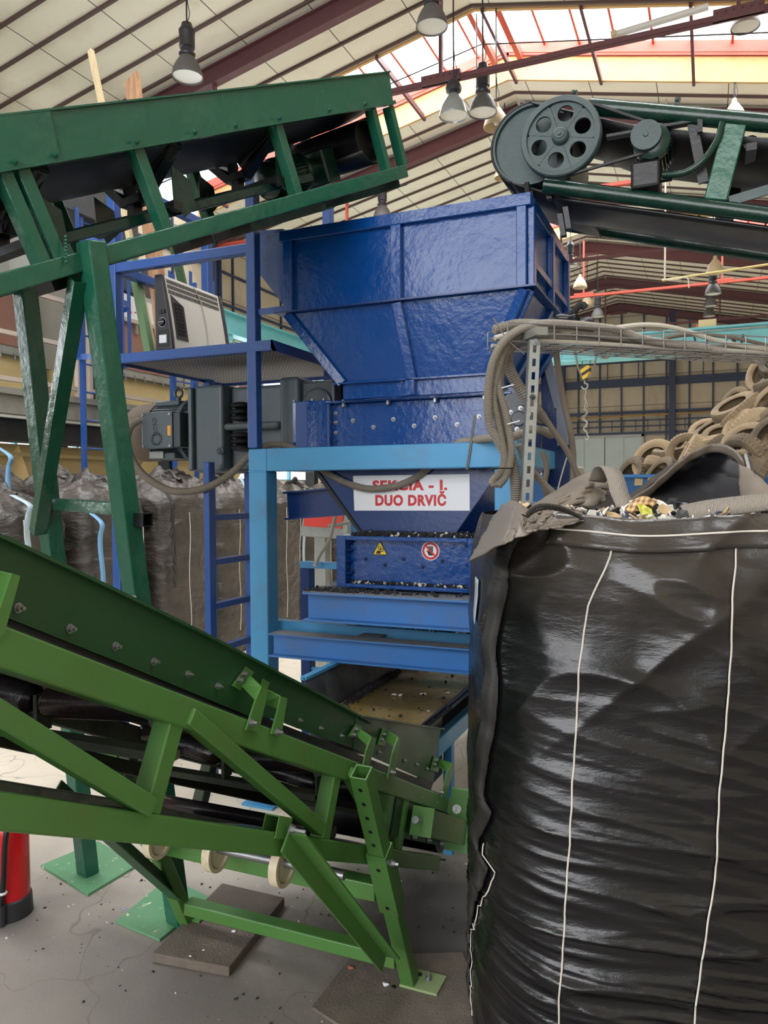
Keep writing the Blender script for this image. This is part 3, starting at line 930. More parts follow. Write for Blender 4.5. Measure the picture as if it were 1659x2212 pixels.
for y_ in (872, 893, 913, 935, 952):
    bolt(at(726, y_, Y=uy), (0, -1, 0), .008, us, m_steel if y_ % 2 else m_hopper)
# grey end plate with bearing and sloping drive guard on the right
P = [at(x, y, Y=3.52) for x, y in ((1093, 842), (1135, 858), (1142, 900), (1130, 962), (1096, 962))]
build(MB().prism(P, (0, .012, 0)), 'end_plate', m_greydk, us)
bc = at(1122, 905, Y=3.50)
build(MB().lathe([(0, -.02), (.03, -.02), (.035, -.012), (.06, -.01), (.066, .02)], bc, (0, 1, 0), 28), 'end_bearing', m_greydk, us, smooth=True)
for k in range(6):
    a = math.radians(60 * k + 20); bolt(bc + V(.048 * math.cos(a), -.012, .048 * math.sin(a)), (0, -1, 0), .008, us, m_steel)
P = [at(x, y, Y=4.3) for x, y in ((1168, 768), (1184, 762), (1232, 958), (1236, 1052), (1172, 1052))]
build(MB().prism(P, (0, .03, 0)), 'drive_guard', m_hopper_dk, us)
build(MB().bar(at(1178, 765, Y=4.28), at(1208, 880, Y=4.28), .05, .02, (0, 1, 0)), 'guard_edge', m_mgrey0, us)
build(MB().bar(at(1214, 878, Y=4.2), at(1216, 962, Y=4.2), .055, .04, (0, 1, 0)), 'guard_post', m_mgrey0, us)
# half-round bearing housing on the left of the body
hx0 = at(627, 900, Y=3.53).x; hx1 = ux0
mb = MB()
prof = [(hx0 - .0, 3.76), (hx0, 3.58), (hx0 + .01, 3.54), (hx0 + .035, 3.525), (hx0 + .10, 3.525), (hx0 + .15, 3.535), (hx1, 3.54), (hx1, 3.76)]
zt2 = at(660, 866, Y=3.53).z
mb.prism([(x, y, uz0) for x, y in prof], (0, 0, zt2 - uz0))
build(mb, 'bearing_housing', m_hopper, us, bevel=.006, seg=2, smooth=False)
for q in ((636, 866), (675, 863), (700, 861)):
    p = at(*q, Y=3.56); build(MB().cyl((p.x, 3.56, zt2), (p.x, 3.56, zt2 + .012), .008, 6), 'bearing_bolt', m_steel, us)

hp = thing('feed_hopper', 'large royal blue feed hopper with ribbed square top and tapered bottom', 'hopper', (-1.35, 3.86, 2.1))
X0, X1, Z1, Zm = -1.968, -.745, 2.938, 2.531
YF, YR = 3.4, 4.33
hb0 = at(737, 828, Y=3.47).x; hb1 = at(1060, 810, Y=3.47).x
Zb = at(890, 820, Y=3.47).z
t_ = .006
mb = MB()
mb.box((X0, YF, Zm), (X1, YF + t_, Z1)).box((X0, YR - t_, Zm), (X1, YR, Z1)).box((X0, YF + t_, Zm), (X0 + t_, YR - t_, Z1)).box((X1 - t_, YF + t_, Zm), (X1, YR - t_, Z1))
# gently dented sheet on the front bay is done by the paint's bump
build(mb, 'upper_walls', m_hopper, hp)
yb1, yb2 = 3.47, 4.2
mb = MB()
mb.prism([(X0, YF, Zm), (X1, YF, Zm), (hb1, yb1, Zb), (hb0, yb1, Zb)], (0, t_, 0))
mb.prism([(X0, YR, Zm), (X1, YR, Zm), (hb1, yb2, Zb), (hb0, yb2, Zb)], (0, -t_, 0))
mb.prism([(X1, YF, Zm), (X1, YR, Zm), (hb1, yb2, Zb), (hb1, yb1, Zb)], (-t_, 0, 0))
mb.prism([(X0, YF, Zm), (X0, YR, Zm), (hb0, yb2, Zb), (hb0, yb1, Zb)], (t_, 0, 0))
build(mb, 'lower_funnel', m_hopper, hp)
build(MB().box((hb0, yb1, uz1), (hb1, yb1 + .01, Zb)).box((hb0, yb2 - .01, uz1), (hb1, yb2, Zb)).box((hb0, yb1, uz1), (hb0 + .01, yb2, Zb)).box((hb1 - .01, yb1, uz1), (hb1, yb2, Zb)), 'neck', m_hopper, hp)
build(MB().box((hb0 - .03, yb1 - .03, Zb - .004), (hb1 + .03, yb1 + .01, Zb + .004)), 'neck_ledge', m_hopper, hp)
# rim
mb = MB()
mb.box((X0 - .02, YF - .03, Z1 - .055), (X1 + .02, YF + .03, Z1)).box((X0 - .02, YR - .03, Z1 - .055), (X1 + .02, YR + .03, Z1))
mb.box((X0 - .02, YF + .03, Z1 - .055), (X0 + .03, YR - .03, Z1)).box((X1 - .03, YF + .03, Z1 - .055), (X1 + .02, YR - .03, Z1))
build(mb, 'rim', m_hopper, hp, bevel=.003)
for x, ww in ((X0 + .025, .05), ((X0 + X1) / 2 - .005, .052), (X1 - .022, .044)):
    build(MB().box((x - ww / 2, YF - .032, Zm), (x + ww / 2, YF, Z1 - .055)), 'rib', m_hopper, hp, bevel=.003)
for y in (YF + .02, (YF + YR) / 2, YR - .02):
    build(MB().box((X1, y - .025, Zm), (X1 + .03, y + .025, Z1 - .055)), 'rib', m_hopper, hp, bevel=.003)
build(MB().box((X1, YF, Zm + .1), (X1 + .025, YR, Zm + .13)), 'rib', m_hopper, hp)
build(MB().box((X0 - .045, YF - .045, Zm - .004), (X1 + .045, YF, Zm + .004)).box((X1, YF, Zm - .004), (X1 + .045, YR + .04, Zm + .004)).box((X0 - .045, YF, Zm - .004), (X0, YR, Zm + .004)), 'mid_ledge', m_hopper_dk, hp)
# funnel ribs: left edge, centre, right edge
def frib(xa, xb, wd):
    mb = MB(); mb.bar((xa, YF - .012, Zm - .005), (xb, yb1 - .012, Zb), wd, .028, (0, -1, .3)); build(mb, 'rib', m_hopper, hp, bevel=.002)
frib(X0 + .012, hb0 + .012, .045); frib((X0 + X1) / 2 - .005, (hb0 + hb1) / 2 + .0, .045); frib(X1 - .012, hb1 - .012, .045)
for ya, yb3 in ((YF + .02, yb1 + .02), ((YF + YR) / 2, (yb1 + yb2) / 2), (YR - .02, yb2 - .02)):
    build(MB().bar((X1 + .012, ya, Zm - .005), (hb1 + .012, yb3, Zb), .04, .028, (1, 0, .3)), 'rib', m_hopper, hp)
xc = at(890, 840, Y=yb1).x
build(MB().box((xc - .022, yb1 - .03, uz1), (xc + .022, yb1, Zb)), 'rib', m_hopper, hp)
# side deflector on the left
W = [at(543, 508, Y=3.6), at(612, 503, Y=3.45), at(612, 658, Y=3.45), at(545, 572, Y=3.6)]
mb = MB(); mb.prism(W, (0, .006, 0)); build(mb, 'side_wing', m_hopper_dk, hp)
build(MB().bar(at(543, 506, Y=3.6), at(614, 500, Y=3.45), .03, .02), 'wing_rim', m_hopper_dk, hp)

# ------------------------------------------------------------------ gear motor
gm = thing('gear_motor', 'grey electric gear motor with a dusty round fan cowl driving the upper shredder', 'motor', (-2.7, 3.75, 1.86))
my = 3.78
cz = at(330, 935, Y=my).z
mxl = at(262, 935, Y=3.66).x; mxa = at(318, 935, Y=3.62).x; mxf = at(418, 935, Y=my).x; mxg = at(452, 935, Y=my).x
R = .168
build(MB().lathe([(0, 0), (.09, .0), (.13, .012), (R * .97, .05), (R * 1.03, .09), (R * 1.05, mxa - mxl)], (mxl, my, cz), (1, 0, 0), 40), 'fan_cowl', m_fan, gm, smooth=True)
mb = MB().lathe([(R * .9, 0), (R * .9, mxf - mxa + .04)], (mxa - .03, my, cz), (1, 0, 0), 40)
for i in range(56):
    a = 2 * math.pi * i / 56
    d = V(0, math.cos(a), math.sin(a))
    mb.obox(V((mxa + mxf) / 2, my, cz) + d * (R * .95), ((mxf - mxa) / 2, 0, 0), V(0, -d.z, d.y) * .0025, d * .014)
build(mb, 'finned_stator', m_grey, gm)
build(MB().box((mxa + .02, my - .11, cz + R * .85), (mxf - .02, my + .11, cz + R * 1.04)), 'stator_rib_block', m_grey, gm, bevel=.006)
build(MB().box((mxa + .02, my - R * 1.0, cz - R * 1.02), (mxf - .01, my - .03, cz - R * .78)), 'stator_rib_block', m_grey, gm, bevel=.006)
build(MB().lathe([(0, -.02), (R * 1.02, -.02), (R * 1.12, .0), (R * 1.12, .03), (R * .98, .035), (R * .72, mxg - mxf), (0, mxg - mxf)], (mxf, my, cz), (1, 0, 0), 40), 'bell_flange', m_grey, gm, smooth=True)
mb = MB()
for i in range(8):
    a = 2 * math.pi * (i + .5) / 8
    d = V(0, math.cos(a), math.sin(a)); e = V(0, -d.z, d.y)
    mb.prism([V(mxf + .03, my, cz) + d * R * .72 - e * .006, V(mxf + .03, my, cz) + d * R * 1.1 - e * .006, V(mxg, my, cz) + d * R * .92 - e * .006, V(mxg, my, cz) + d * R * .66 - e * .006], e * .012)
build(mb, 'flange_web', m_grey, gm)
for i in range(8):
    a = 2 * math.pi * i / 8
    bolt((mxf + .03, my + R * 1.02 * math.cos(a), cz + R * 1.02 * math.sin(a)), (1, 0, 0), .009, gm, m_greydk)
# terminal box
ty = my - R - .075
T = [at(305, 892, Y=ty), at(371, 896, Y=ty), at(371, 968, Y=ty), at(305, 970, Y=ty)]
tx0, tx1, tz0, tz1 = T[0].x, T[1].x, T[2].z, T[0].z
tb = build(MB().box((tx0 + .01, ty + .012, tz0 + .005), (tx1 + .045, my - .1, tz1 - .005)), 'terminal_box', m_greydk, gm, bevel=.006, seg=2)
lid = build(MB().box((tx0, ty, tz0), (tx1, ty + .014, tz1)), 'terminal_lid', m_grey, tb, bevel=.006, seg=2)
for a_ in (tx0 + .014, tx1 - .014):
    for b_ in (tz0 + .014, tz1 - .014): build(MB().cyl((a_, ty - .006, b_), (a_, ty, b_), .008, 6), 'lid_bolt', m_steel, tb)
# cast logo: letters running down the lid and a toothed ring
cx_ = (tx0 + tx1) / 2 - .008
lw = build(MB().box((0, 0, 0), (.0001, .0001, .0001)), 'raised_mark', m_grey, tb)
bpy.data.objects.remove(lw)
text_mesh('NORD', V(cx_ + .018, ty - .0005, tz0 + .075), (-.12, 0, 1), (-1, 0, -.12), .030, .105, 'raised_letters', m_greydk, tb, .03, .0025)
gr = MB()
gc = V(cx_ + .006, ty - .003, tz0 + .055)
ring(gr, gc.x, gc.z, .030, .024, gc.y, 32)
for i in range(13):
    a = 2 * math.pi * i / 13
    d = V(math.cos(a), 0, math.sin(a))
    gr.obox(gc + d * .034, d * .006, (0, .002, 0), V(-d.z, 0, d.x) * .0045)
build(gr, 'toothed_ring', m_greydk, tb)
o_ = plain('orange_label', (228, 160, 50), .5)
p = at(365, 930, Y=ty - .001)
build(MB().box((p.x - .011, ty - .001, p.z - .028), (p.x + .011, ty, p.z + .028)), 'orange_label', o_, tb)
p = at(340, 983, Y=my - R)
build(MB().obox((p.x, my - R * .98 - .012, p.z), (.05, 0, 0), (0, .001, 0), (0, 0, .02)), 'name_plate', m_galv, gm)
# lifting eye
p = at(386, 862, Y=my)
build(MB().tube([V(p.x, my, cz + R + .06) + V(math.cos(a) * .026, 0, math.sin(a) * .026) for a in [2 * math.pi * i / 20 for i in range(20)]], .0085, 8, closed=True).cyl((p.x, my, cz + R * .95), (p.x, my, cz + R + .035), .014, 12), 'lifting_eye', m_greydk, gm, smooth=True)
# gearbox
gx0 = mxg - .005; gx1 = at(640, 900, Y=3.62).x; gy0 = 3.58
gz1 = at(480, 828, Y=gy0).z; gz0 = at(480, 1020, Y=gy0).z
build(MB().box((gx0, gy0, gz0 + .01), (gx0 + .03, gy0 + .42, gz1 - .01)), 'gearbox_end_plate', m_grey, gm, bevel=.012, seg=3)
mb = MB()
gx0b = gx0 + .034
mb.box((gx0b, gy0 + .02, gz0), (gx0b + .19, gy0 + .42, gz1))
mb.box((gx0b + .19, gy0 + .10, gz0 + .02), (gx1 - .1, gy0 + .42, gz1 - .01))
mb.box((gx0b + .19, gy0 + .02, cz - .02), (gx1 - .1, gy0 + .2, cz + .02))
mb.box((gx1 - .1, gy0 + .03, gz0 + .01), (gx1 + .02, gy0 + .42, gz1 + .015))
build(mb, 'gearbox_housing', m_grey, gm, bevel=.02, seg=3)
build(MB().box((gx1 + .02, gy0 + .06, gz0 + .1), (gx1 + .22, gy0 + .45, gz1 - .01)).cyl((gx1 + .12, gy0 + .04, cz + .1), (gx1 + .12, gy0 + .1, cz + .1), .09, 28), 'output_housing', m_greydk, gm, bevel=.015, seg=2)
p = at(474, 974, Y=gy0 + .01)
build(MB().lathe([(.008, -.003), (.014, -.006), (.022, -.003), (.022, .006)], (p.x, gy0 + .02, p.z), (0, 1, 0), 20).cyl((p.x, gy0 + .012, p.z), (p.x, gy0 + .02, p.z), .008, 12), 'oil_plug', m_greydk, gm, smooth=True)
for za, zb_ in ((cz + .03, cz + .135), (cz - .135, cz - .03)):
    mb = MB()
    for k in range(3):
        z = za + (zb_ - za) * (k + .5) / 3
        mb.ico((gx0b + .29, gy0 + .05, z), .06, 20, 8, (1, .8, .32))
    build(mb, 'rubber_buffer', m_belt, gm, smooth=True)

# ------------------------------------------------------------------ cobalt service platform
tw = thing('service_platform', 'cobalt blue tube tower with a perforated platform and railing left of the hopper', 'platform', (-2.6, 3.8, 0))
TX0, TX1, TY0, TY1 = -3.075, -2.21, 3.385, 4.25
ww = .055
def post(x, y, z0, z1, w_=ww, name='post'):
    build(MB().box((x - w_ / 2, y - w_ / 2, z0), (x + w_ / 2, y + w_ / 2, z1)), name, m_tower, tw, bevel=.004, seg=2)
TXb = at(546, 800, Y=TY0).x
post(TX0, TY0 + .03, 0, 3.41); post(TXb - .01, TY0 + .03, 1.862, 3.41)
post(TX0 + .02, TY1, 0, 3.41); post(TXb, TY1, 1.862, 3.41)
for a, b in ((2.91, (TX0, TXb)),):
    build(MB().box((TX0 + ww / 2, TY0 + .005, 2.86), (TXb - ww / 2, TY0 + .055, 2.91)), 'rail', m_tower, tw, bevel=.003)
build(MB().box((TX0 - .02, TY0 + ww, 2.86), (TX0 + .03, TY1, 2.91)), 'rail', m_tower, tw, bevel=.003)
build(MB().box((TX0 - .02, TY0 + ww, 3.36), (TX0 + .03, TY1, 3.41)), 'rail', m_tower, tw, bevel=.003)
build(MB().box((TX0, TY1 - .02, 3.36), (TXb, TY1 + .03, 3.41)), 'rail', m_tower, tw, bevel=.003)
PX1 = at(587, 745, Y=TY0).x
zp = 2.385
build(MB().angle((TX0 + ww / 2, TY0 + .005, zp - .03), (PX1, TY0 + .005, zp - .03), -.04, .05, .005, side=1).box((TX0 + ww / 2, TY0 + .002, zp - .03), (PX1, TY0 + .008, zp + .022)), 'platform_edge', m_tower, tw)
build(MB().box((PX1 - .006, TY0, zp - .03), (PX1, TY1 + .2, zp + .022)).box((TX0, TY0 + ww, zp - .03), (TX0 + .006, TY1 + .2, zp + .022)).box((TX0, TY1 + .19, zp - .03), (PX1, TY1 + .2, zp + .022)), 'platform_edge', m_tower, tw)
M = Mat('perforated_plate')
co = M.coord((1, 1, 1)); sx = M.n('ShaderNodeSeparateXYZ'); M.l(co, sx.inputs[0])
a_ = M.math('FRACT', M.math('MULTIPLY', sx.outputs[0], 45.0)); row = M.math('FRACT', M.math('MULTIPLY', sx.outputs[1], 30.0))
holes = M.math('MULTIPLY', M.math('GREATER_THAN', a_, 0.45), M.math('GREATER_THAN', row, 0.5))
M.set(Base_Color=M.mix(holes, srgb(170, 172, 176), srgb(52, 54, 60)), Metallic=0.3, Roughness=0.5)
M.bump(M.math('MULTIPLY', holes, -1.0), 0.6, 0.01)
m_perf = M.m
build(MB().box((TX0 + .006, TY0 + .01, zp - .012), (PX1 - .006, TY1 + .19, zp)), 'perforated_deck', m_perf, tw)
# bolted strap between tower and hopper
build(MB().bar(at(549, 676, Y=3.42), (X0 - .01, 3.42, at(616, 668, Y=3.42).z), .02, .03), 'strap', m_tower, tw)
build(MB().tube([at(232 + i * 4, 767 + (3 if i % 2 else -1), Y=TY0 - .003) for i in range(8)], .003, 5), 'wire_tie', m_galv, tw)
# ladder
ld = thing('ladder', 'cobalt blue ladder standing left of the light blue leg', 'ladder', (-2.5, 3.7, 0))
lx = -2.52
for y in (3.5, 3.9):
    build(MB().box((lx - .02, y - .028, 0), (lx + .02, y + .028, 1.8)), 'rail', m_tower, ld, bevel=.003)
z = .27
while z < 1.7:
    build(MB().box((lx - .02, 3.528, z - .018), (lx + .02, 3.872, z + .018)), 'rung', m_tower, ld, bevel=.002)
    z += .245
# ------------------------------------------------------------------ lower conveyor (front left), runs along Y, drops towards the machine
lc = thing('belt_conveyor', 'leaf green inclined belt conveyor in the front left, open truss with black rollers', 'conveyor', (-1.3, 2.2, 0))
XN, XF = -.93, -1.67
def zc(y): return 1.46 - .5 * (y - .79)        # top face of upper chord
def zl(y): return 1.222 - .497 * (y - .78)     # top face of lower chord
dirv = V(0, 1, -.5).normalized()
YA, YT = -.6, 2.88
def chord(x, ya, yb, fz, th, name, mat, w=.05):
    a = V(x, ya, fz(ya) - th / 2); b = V(x, yb, fz(yb) - th / 2)
    build(MB().bar(a, b, w, th * .93, (0, .5, 1)), name, mat, lc, bevel=.004, seg=2)
chord(XN - .025, YA, 2.87, zc, .062, 'upper_chord', m_green)
chord(XN - .025, YA, 2.72, zl, .056, 'lower_chord', m_green)
chord(XF + .025, YA, 2.87, zc, .062, 'upper_chord', m_dirtygreen)
chord(XF + .025, YA, 2.72, zl, .056, 'lower_chord', m_dirtygreen)
chord(-1.52, YA, 2.5, lambda y: zc(y) - .12, .04, 'inner_rail', m_dirtygreen, .03)
def lpost(y_low, w_=.045, x=XN - .025, mat=m_green, nm='post'):
    b = V(x, y_low, zl(y_low)); # perpendicular to the incline
    t = .30
    k = 0
    n = V(0, .447, .894)
    # length up to the underside of the upper chord
    while (b + n * k).z < zc((b + n * k).y) - .06 and k < .4: k += .002
    build(MB().bar(b, b + n * k, .042, w_, (0, 1, -.5)), nm, mat, lc, bevel=.003)
for px_, py_ in ((335, 1745), (708, 1785), (833, 1795)):
    y = at(px_, py_, X=XN).y
    lpost(y)
    lpost(y, x=XF + .025, mat=m_dirtygreen)
lpost(-.05); 
def ldiag(a, b, w_=.035, mat=m_green):
    A = at(*a, X=XN - .01); B = at(*b, X=XN - .01)
    build(MB().bar(A, B, .035, w_, (0, 1, 0)), 'brace', mat, lc, bevel=.003)
    return A, B
ldiag((-45, 1520), (318, 1742)); ldiag((400, 1545), (690, 1790)); ldiag((748, 1665), (792, 1745), .03)
A = V(XF + .025, .9, 1.30); build(MB().bar(A, V(XF + .025, 1.35, .95), .035, .035), 'brace', m_dirtygreen, lc)
build(MB().bar(V(XF + .025, 1.45, 1.05), V(XF + .025, 1.95, .66), .035, .035), 'brace', m_dirtygreen, lc)
# side boards
def panel(pix, x, nm='side_board', th=.004, mat=m_panelgreen):
    P = [at(a, b, X=x) for a, b in pix]
    return build(MB().prism(P, (-th, 0, 0)), nm, mat, lc)
XP = -.995
P1 = panel([(-260, 1055), (0, 1163), (140, 1228), (280, 1295), (430, 1368), (582, 1447), (566, 1482), (540, 1548), (280, 1440), (0, 1328), (-260, 1235)], XP)
P2 = panel([(568, 1441), (650, 1482), (735, 1527), (795, 1560), (778, 1622), (640, 1572), (535, 1530)], XP - .006)
P3 = panel([(772, 1546), (860, 1560), (952, 1574), (936, 1692), (850, 1655), (765, 1618)], XP - .002)
def lip(pix, x):
    P = [at(a, b, X=x) for a, b in pix]
    mb = MB()
    for a, b in zip(P, P[1:]):
        mb.bar(a + V(.006, 0, 0), b + V(.006, 0, 0), .022, .006, (0, 0, 1))
    build(mb, 'rolled_lip', m_panelgreen, lc)
lip([(-260, 1055), (0, 1163), (140, 1228), (280, 1295), (430, 1368), (587, 1449)], XP)
lip([(568, 1441), (650, 1482), (735, 1527), (795, 1560)], XP - .006)
lip([(772, 1546), (860, 1560), (952, 1574)], XP - .002)
for i, x_off in enumerate((0,)):
    fp = MB(); fp.prism([(XF + .07, YA, zc(YA) + .19), (XF + .07, 2.6, zc(2.6) + .25), (XF + .07, 2.6, zc(2.6) + .03), (XF + .07, YA, zc(YA) + .02)], (.004, 0, 0))
    build(fp, 'side_board', m_panelgreen, lc)
# rubber skirt strip below the boards
build(MB().prism([at(a, b, X=XP - .008) for a, b in ((-100, 1280), (300, 1440), (560, 1545), (770, 1628), (935, 1694), (930, 1710), (760, 1650), (300, 1470), (-100, 1310))], (-.004, 0, 0)), 'rubber_skirt', m_belt, lc)
for q in ((38, 1313), (150, 1358), (248, 1396), (331, 1429), (405, 1456), (469, 1482)):
    bolt(at(*q, X=XP), (1, 0, 0), .0062, lc, m_steel)
for q in ((646, 1556), (691, 1573), (736, 1589), (873, 1643), (899, 1651), (921, 1660), (818, 1625)):
    bolt(at(*q, X=XP), (1, 0, 0), .0052, lc, m_steel)
# z-shaped brackets that tie boards to the chord
def zbracket(plate, arm_in, corner, strap, bolts_p, bolts_s):
    xo = XN + .003
    xi = XP + .002
    br = build(MB().prism([at(*q, X=xi) for q in plate], (.004, 0, 0)), 'bracket', m_green, lc)
    ai = [at(*q, X=xi + .004) for q in arm_in]; co_ = [at(*q, X=xo) for q in corner]
    build(MB().prism([ai[0], co_[0], co_[1], ai[1]], (0, .004, 0)), 'bracket_arm', m_green, br)
    build(MB().prism([at(*q, X=xo) for q in strap], (.004, 0, 0)), 'bracket_strap', m_green, br)
    for q in bolts_p: bolt(at(*q, X=xi + .004), (1, 0, 0), .0068, br, m_steel, 'bolt', .2)
    for q in bolts_s: bolt(at(*q, X=xo + .004), (1, 0, 0), .0068, br, m_steel)
zbracket([(530, 1440), (546, 1452), (516, 1492), (499, 1481)], [(537, 1458), (520, 1480)], [(562, 1483), (550, 1512)], [(562, 1483), (577, 1490), (556, 1580), (528, 1577), (548, 1516)], [(526, 1456), (516, 1469)], [(542, 1561)])
zbracket([(566, 1466), (580, 1474), (574, 1490), (560, 1482)], [(577, 1490), (566, 1518)], [(604, 1504), (600, 1532)], [(604, 1504), (618, 1508), (605, 1588), (583, 1585), (596, 1540)], [], [(599, 1581)])
zbracket([(768, 1564), (781, 1570), (768, 1592), (752, 1590)], [(774, 1573), (768, 1588)], [(800, 1591), (794, 1612)], [(800, 1591), (811, 1594), (793, 1665), (779, 1668), (789, 1620)], [(767, 1575), (762, 1587)], [(793, 1662)])
zbracket([(826, 1573), (837, 1578), (830, 1612), (815, 1608)], [(836, 1578), (830, 1598)], [(858, 1592), (852, 1614)], [(858, 1592), (863, 1595), (849, 1682), (835, 1682), (846, 1625)], [(829, 1586), (824, 1597)], [(845, 1668)])
zbracket([(937, 1633), (950, 1640), (945, 1668), (929, 1664)], [(949, 1640), (946, 1656)], [(974, 1648), (966, 1668)], [(974, 1648), (980, 1650), (964, 1718), (952, 1722), (962, 1672)], [(941, 1642), (938, 1651)], [(950, 1711)])
zbracket([(-60, 1215), (-20, 1225), (-40, 1300), (-80, 1290)], [(-40, 1225), (-50, 1270)], [(22, 1240), (0, 1322)], [(22, 1238), (40, 1244), (5, 1370), (-30, 1390)], [], [])
# idler sets
m_roll = paint('black_roller_steel', (46, 42, 44), 0.2, 0.8, (104, 62, 46), 0.5, 2.5, 0.3, 60)
def idler(y):
    z = zc(y) - .03
    for xa, xb, za, zb2 in ((-1.005, -1.295, z + .005, z - .018), (-1.32, -1.61, z - .018, z + .02)):
        a = V(xa, y, za); b = V(xb, y, zb2)
        d = (b - a).normalized(); ln = (b - a).length
        r_ = build(MB().lathe([(0, 0), (.022, 0), (.032, .012), (.0335, .02), (.0335, ln - .02), (.032, ln - .012), (.022, ln), (0, ln)], a, d, 28), 'roller', m_roll, lc, smooth=True)
    mb = MB()
    mb.bar((-.985, y, z), (-.975, y, z - .02), .05, .05)
    mb.box((-1.31, y - .02, z - .08), (-1.30, y + .02, z)).box((-1.65, y - .02, z - .1), (-.96, y + .015, z - .082))
    mb.box((-1.0, y - .02, z - .1), (-.995, y + .02, z + .02))
    build(mb, 'idler_frame', m_dirtygreen, lc)
for y in (-.1, .56, 1.21, 1.88, 2.5): idler(y)
for y in (1.95,):
    z = zl(y) + .02
    build(MB().cyl((-.99, y, z), (-1.62, y, z), .020, 20), 'return_roller', m_roll, lc, smooth=True)
def tr(u, v):
    y = YA + (2.95 - YA) * v
    x = -.985 - .65 * u
    return (x, y, zc(y) + .012 - .012 * math.sin(math.pi * u))
build(MB().grid(tr, 13, 60), 'carrying_belt', m_belt, lc, smooth=True, solid=.008)
def tr2(u, v):
    y = YA + (2.95 - YA) * v
    return (-.985 - .50 * u, y, zl(y) - .022 + .006 * math.sin(y * 9) + .004 * math.sin(u * 6 + y * 3))
build(MB().grid(tr2, 9, 60), 'return_belt', m_belt, lc, smooth=True, solid=.008)
# tail end: drum, side plates, take-up box
build(MB().cyl((-1.62, 2.93, zc(2.9) - .13), (-.99, 2.93, zc(2.9) - .13), .10, 32), 'tail_drum', m_belt, lc, smooth=True)
T = [at(*q, X=XN - .015) for q in ((862, 1692), (985, 1735), (985, 1835), (845, 1805))]
build(MB().prism(T, (-.006, 0, 0)), 'side_plate', m_panelgreen, lc)
for q in ((905, 1722), (938, 1733), (965, 1742), (893, 1808), (925, 1815), (952, 1822)):
    bolt(at(*q, X=XN - .012), (1, 0, 0), .008, lc, m_steel, long=.3)
lpost(at(868, 1800, X=XN).y, .03)
a = at(912, 1775, X=-.885); b = at(992, 1798, X=-.885)
bx = build(MB().hollow(a, b, .075, .085, .004, (0, .5, 1)), 'take_up_box', m_green, lc)
build(MB().bar(a - (b - a).normalized() * .004, a, .078, .095, (0, .5, 1)), 'take_up_plate', m_green, bx, bevel=.006, seg=2)
d = (b - a).normalized()
build(MB().cyl(a - d * .06, a, .006, 10).cyl(a - d * .075, a - d * .06, .012, 12), 'take_up_bolt', m_steel, bx, smooth=False)
e0 = at(1000, 1705, X=-.88); e1 = at(985, 1838, X=-.88)
build(MB().obox((e0 + e1) / 2, (.045, 0, 0), (e0 - e1) / 2, (0, .004, .002)), 'end_plate', m_green, lc)
bolt(at(987, 1748, X=-.84), (0, -.9, .4), .012, lc, m_steel)
# support stand
st0 = V(-.905, 2.34, 0.0); st1 = V(-.885, 1.915, .865)
dl = (st1 - st0).normalized()
def leg2(x, mat, full=True):
    o = V(x + .905, 0, 0)
    lg = build(MB().bar(st0 + o + dl * .008, st0 + o + dl * (.60 if full else .70), .048, .048, (1, 0, 0)), 'leg', mat, lc, bevel=.004, seg=2)
    if full:
        s0, s1 = st0 + o + dl * .40, st0 + o + dl * .655
        build(MB().hollow(s0, s1, .062, .062, .004, (1, 0, 0)), 'sleeve', mat, lg)
        inn = build(MB().hollow(st0 + o + dl * .5, st1 + o, .050, .050, .004, (1, 0, 0)), 'telescopic_tube', mat, lg)
        hb = MB()
        nrm = V(0, -dl.z, dl.y).normalized()
        for k in range(5):
            c = st0 + o + dl * (.70 + k * .055) + nrm * .0252
            hb.cyl(c - nrm * .001, c + nrm * .0006, .0065, 14)
        build(hb, 'adjusting_holes', m_signblack, lg)
        hb = MB()
        for k in (.43, .60):
            c = st0 + o + dl * k + nrm * .0312
            hb.cyl(c - nrm * .001, c + nrm * .0008, .007, 14)
        build(hb, 'adjusting_holes', m_signblack, lg)
        bolt(st0 + o + dl * .60 + V(.031, 0, 0), (1, 0, 0), .009, lg, m_steel)
    return lg
leg2(-.905, m_green); leg2(-1.80, m_green)
build(MB().bar((-1.78, 2.30, .105), (-.93, 2.285, .115), .055, .045), 'crossbar', m_green, lc, bevel=.004, seg=2)
build(MB().bar((-1.78, 2.13, .42), (-.93, 2.13, .42), .055, .055), 'crossbar', m_green, lc, bevel=.004, seg=2)
b0 = at(622, 1795, X=-.915); b1 = at(832, 2062, X=-.915)
build(MB().angle(b0, b1, .05, .05, .005, (1, 0, 0), 1), 'angle_brace', m_green, lc)
build(MB().hollow(b0 + V(-.03, -.03, .02), b0 + V(-.03, .03, -.01), .04, .05, .003), 'brace_socket', m_green, lc)
bolt(b0 + V(.008, 0, .005), (1, 0, 0), .009, lc, m_steel, long=3)
build(MB().angle((-1.72, 1.62, .78), (-1.80, 2.22, .17), .05, .06, .005, (1, 0, 0), -1), 'angle_brace', m_panelgreen, lc)
fpm = build(MB().box((-.93, 2.30, .012), (-.80, 2.40, .02)), 'foot_plate', paint('pale_green_plate', (150, 170, 120), .5), lc)
bolt((-.85, 2.36, .02), (0, 0, 1), .009, fpm, m_steel, long=2)
build(MB().box((-1.86, 2.32, .036), (-1.74, 2.42, .044)), 'foot_plate', m_green, lc)
m_nylon = paint('cream_nylon', (222, 208, 176), .45, .9, (120, 105, 85), .5, 14, .1)
for x in (-1.66, -1.43, -1.19):
    build(MB().lathe([(0, -.008), (.044, -.008), (.050, -.014), (.062, -.014), (.062, .014), (.050, .014), (.044, .008), (0, .008)], (x, 2.0, .505), (1, 0, 0), 32), 'nylon_wheel', m_nylon, lc, smooth=True)
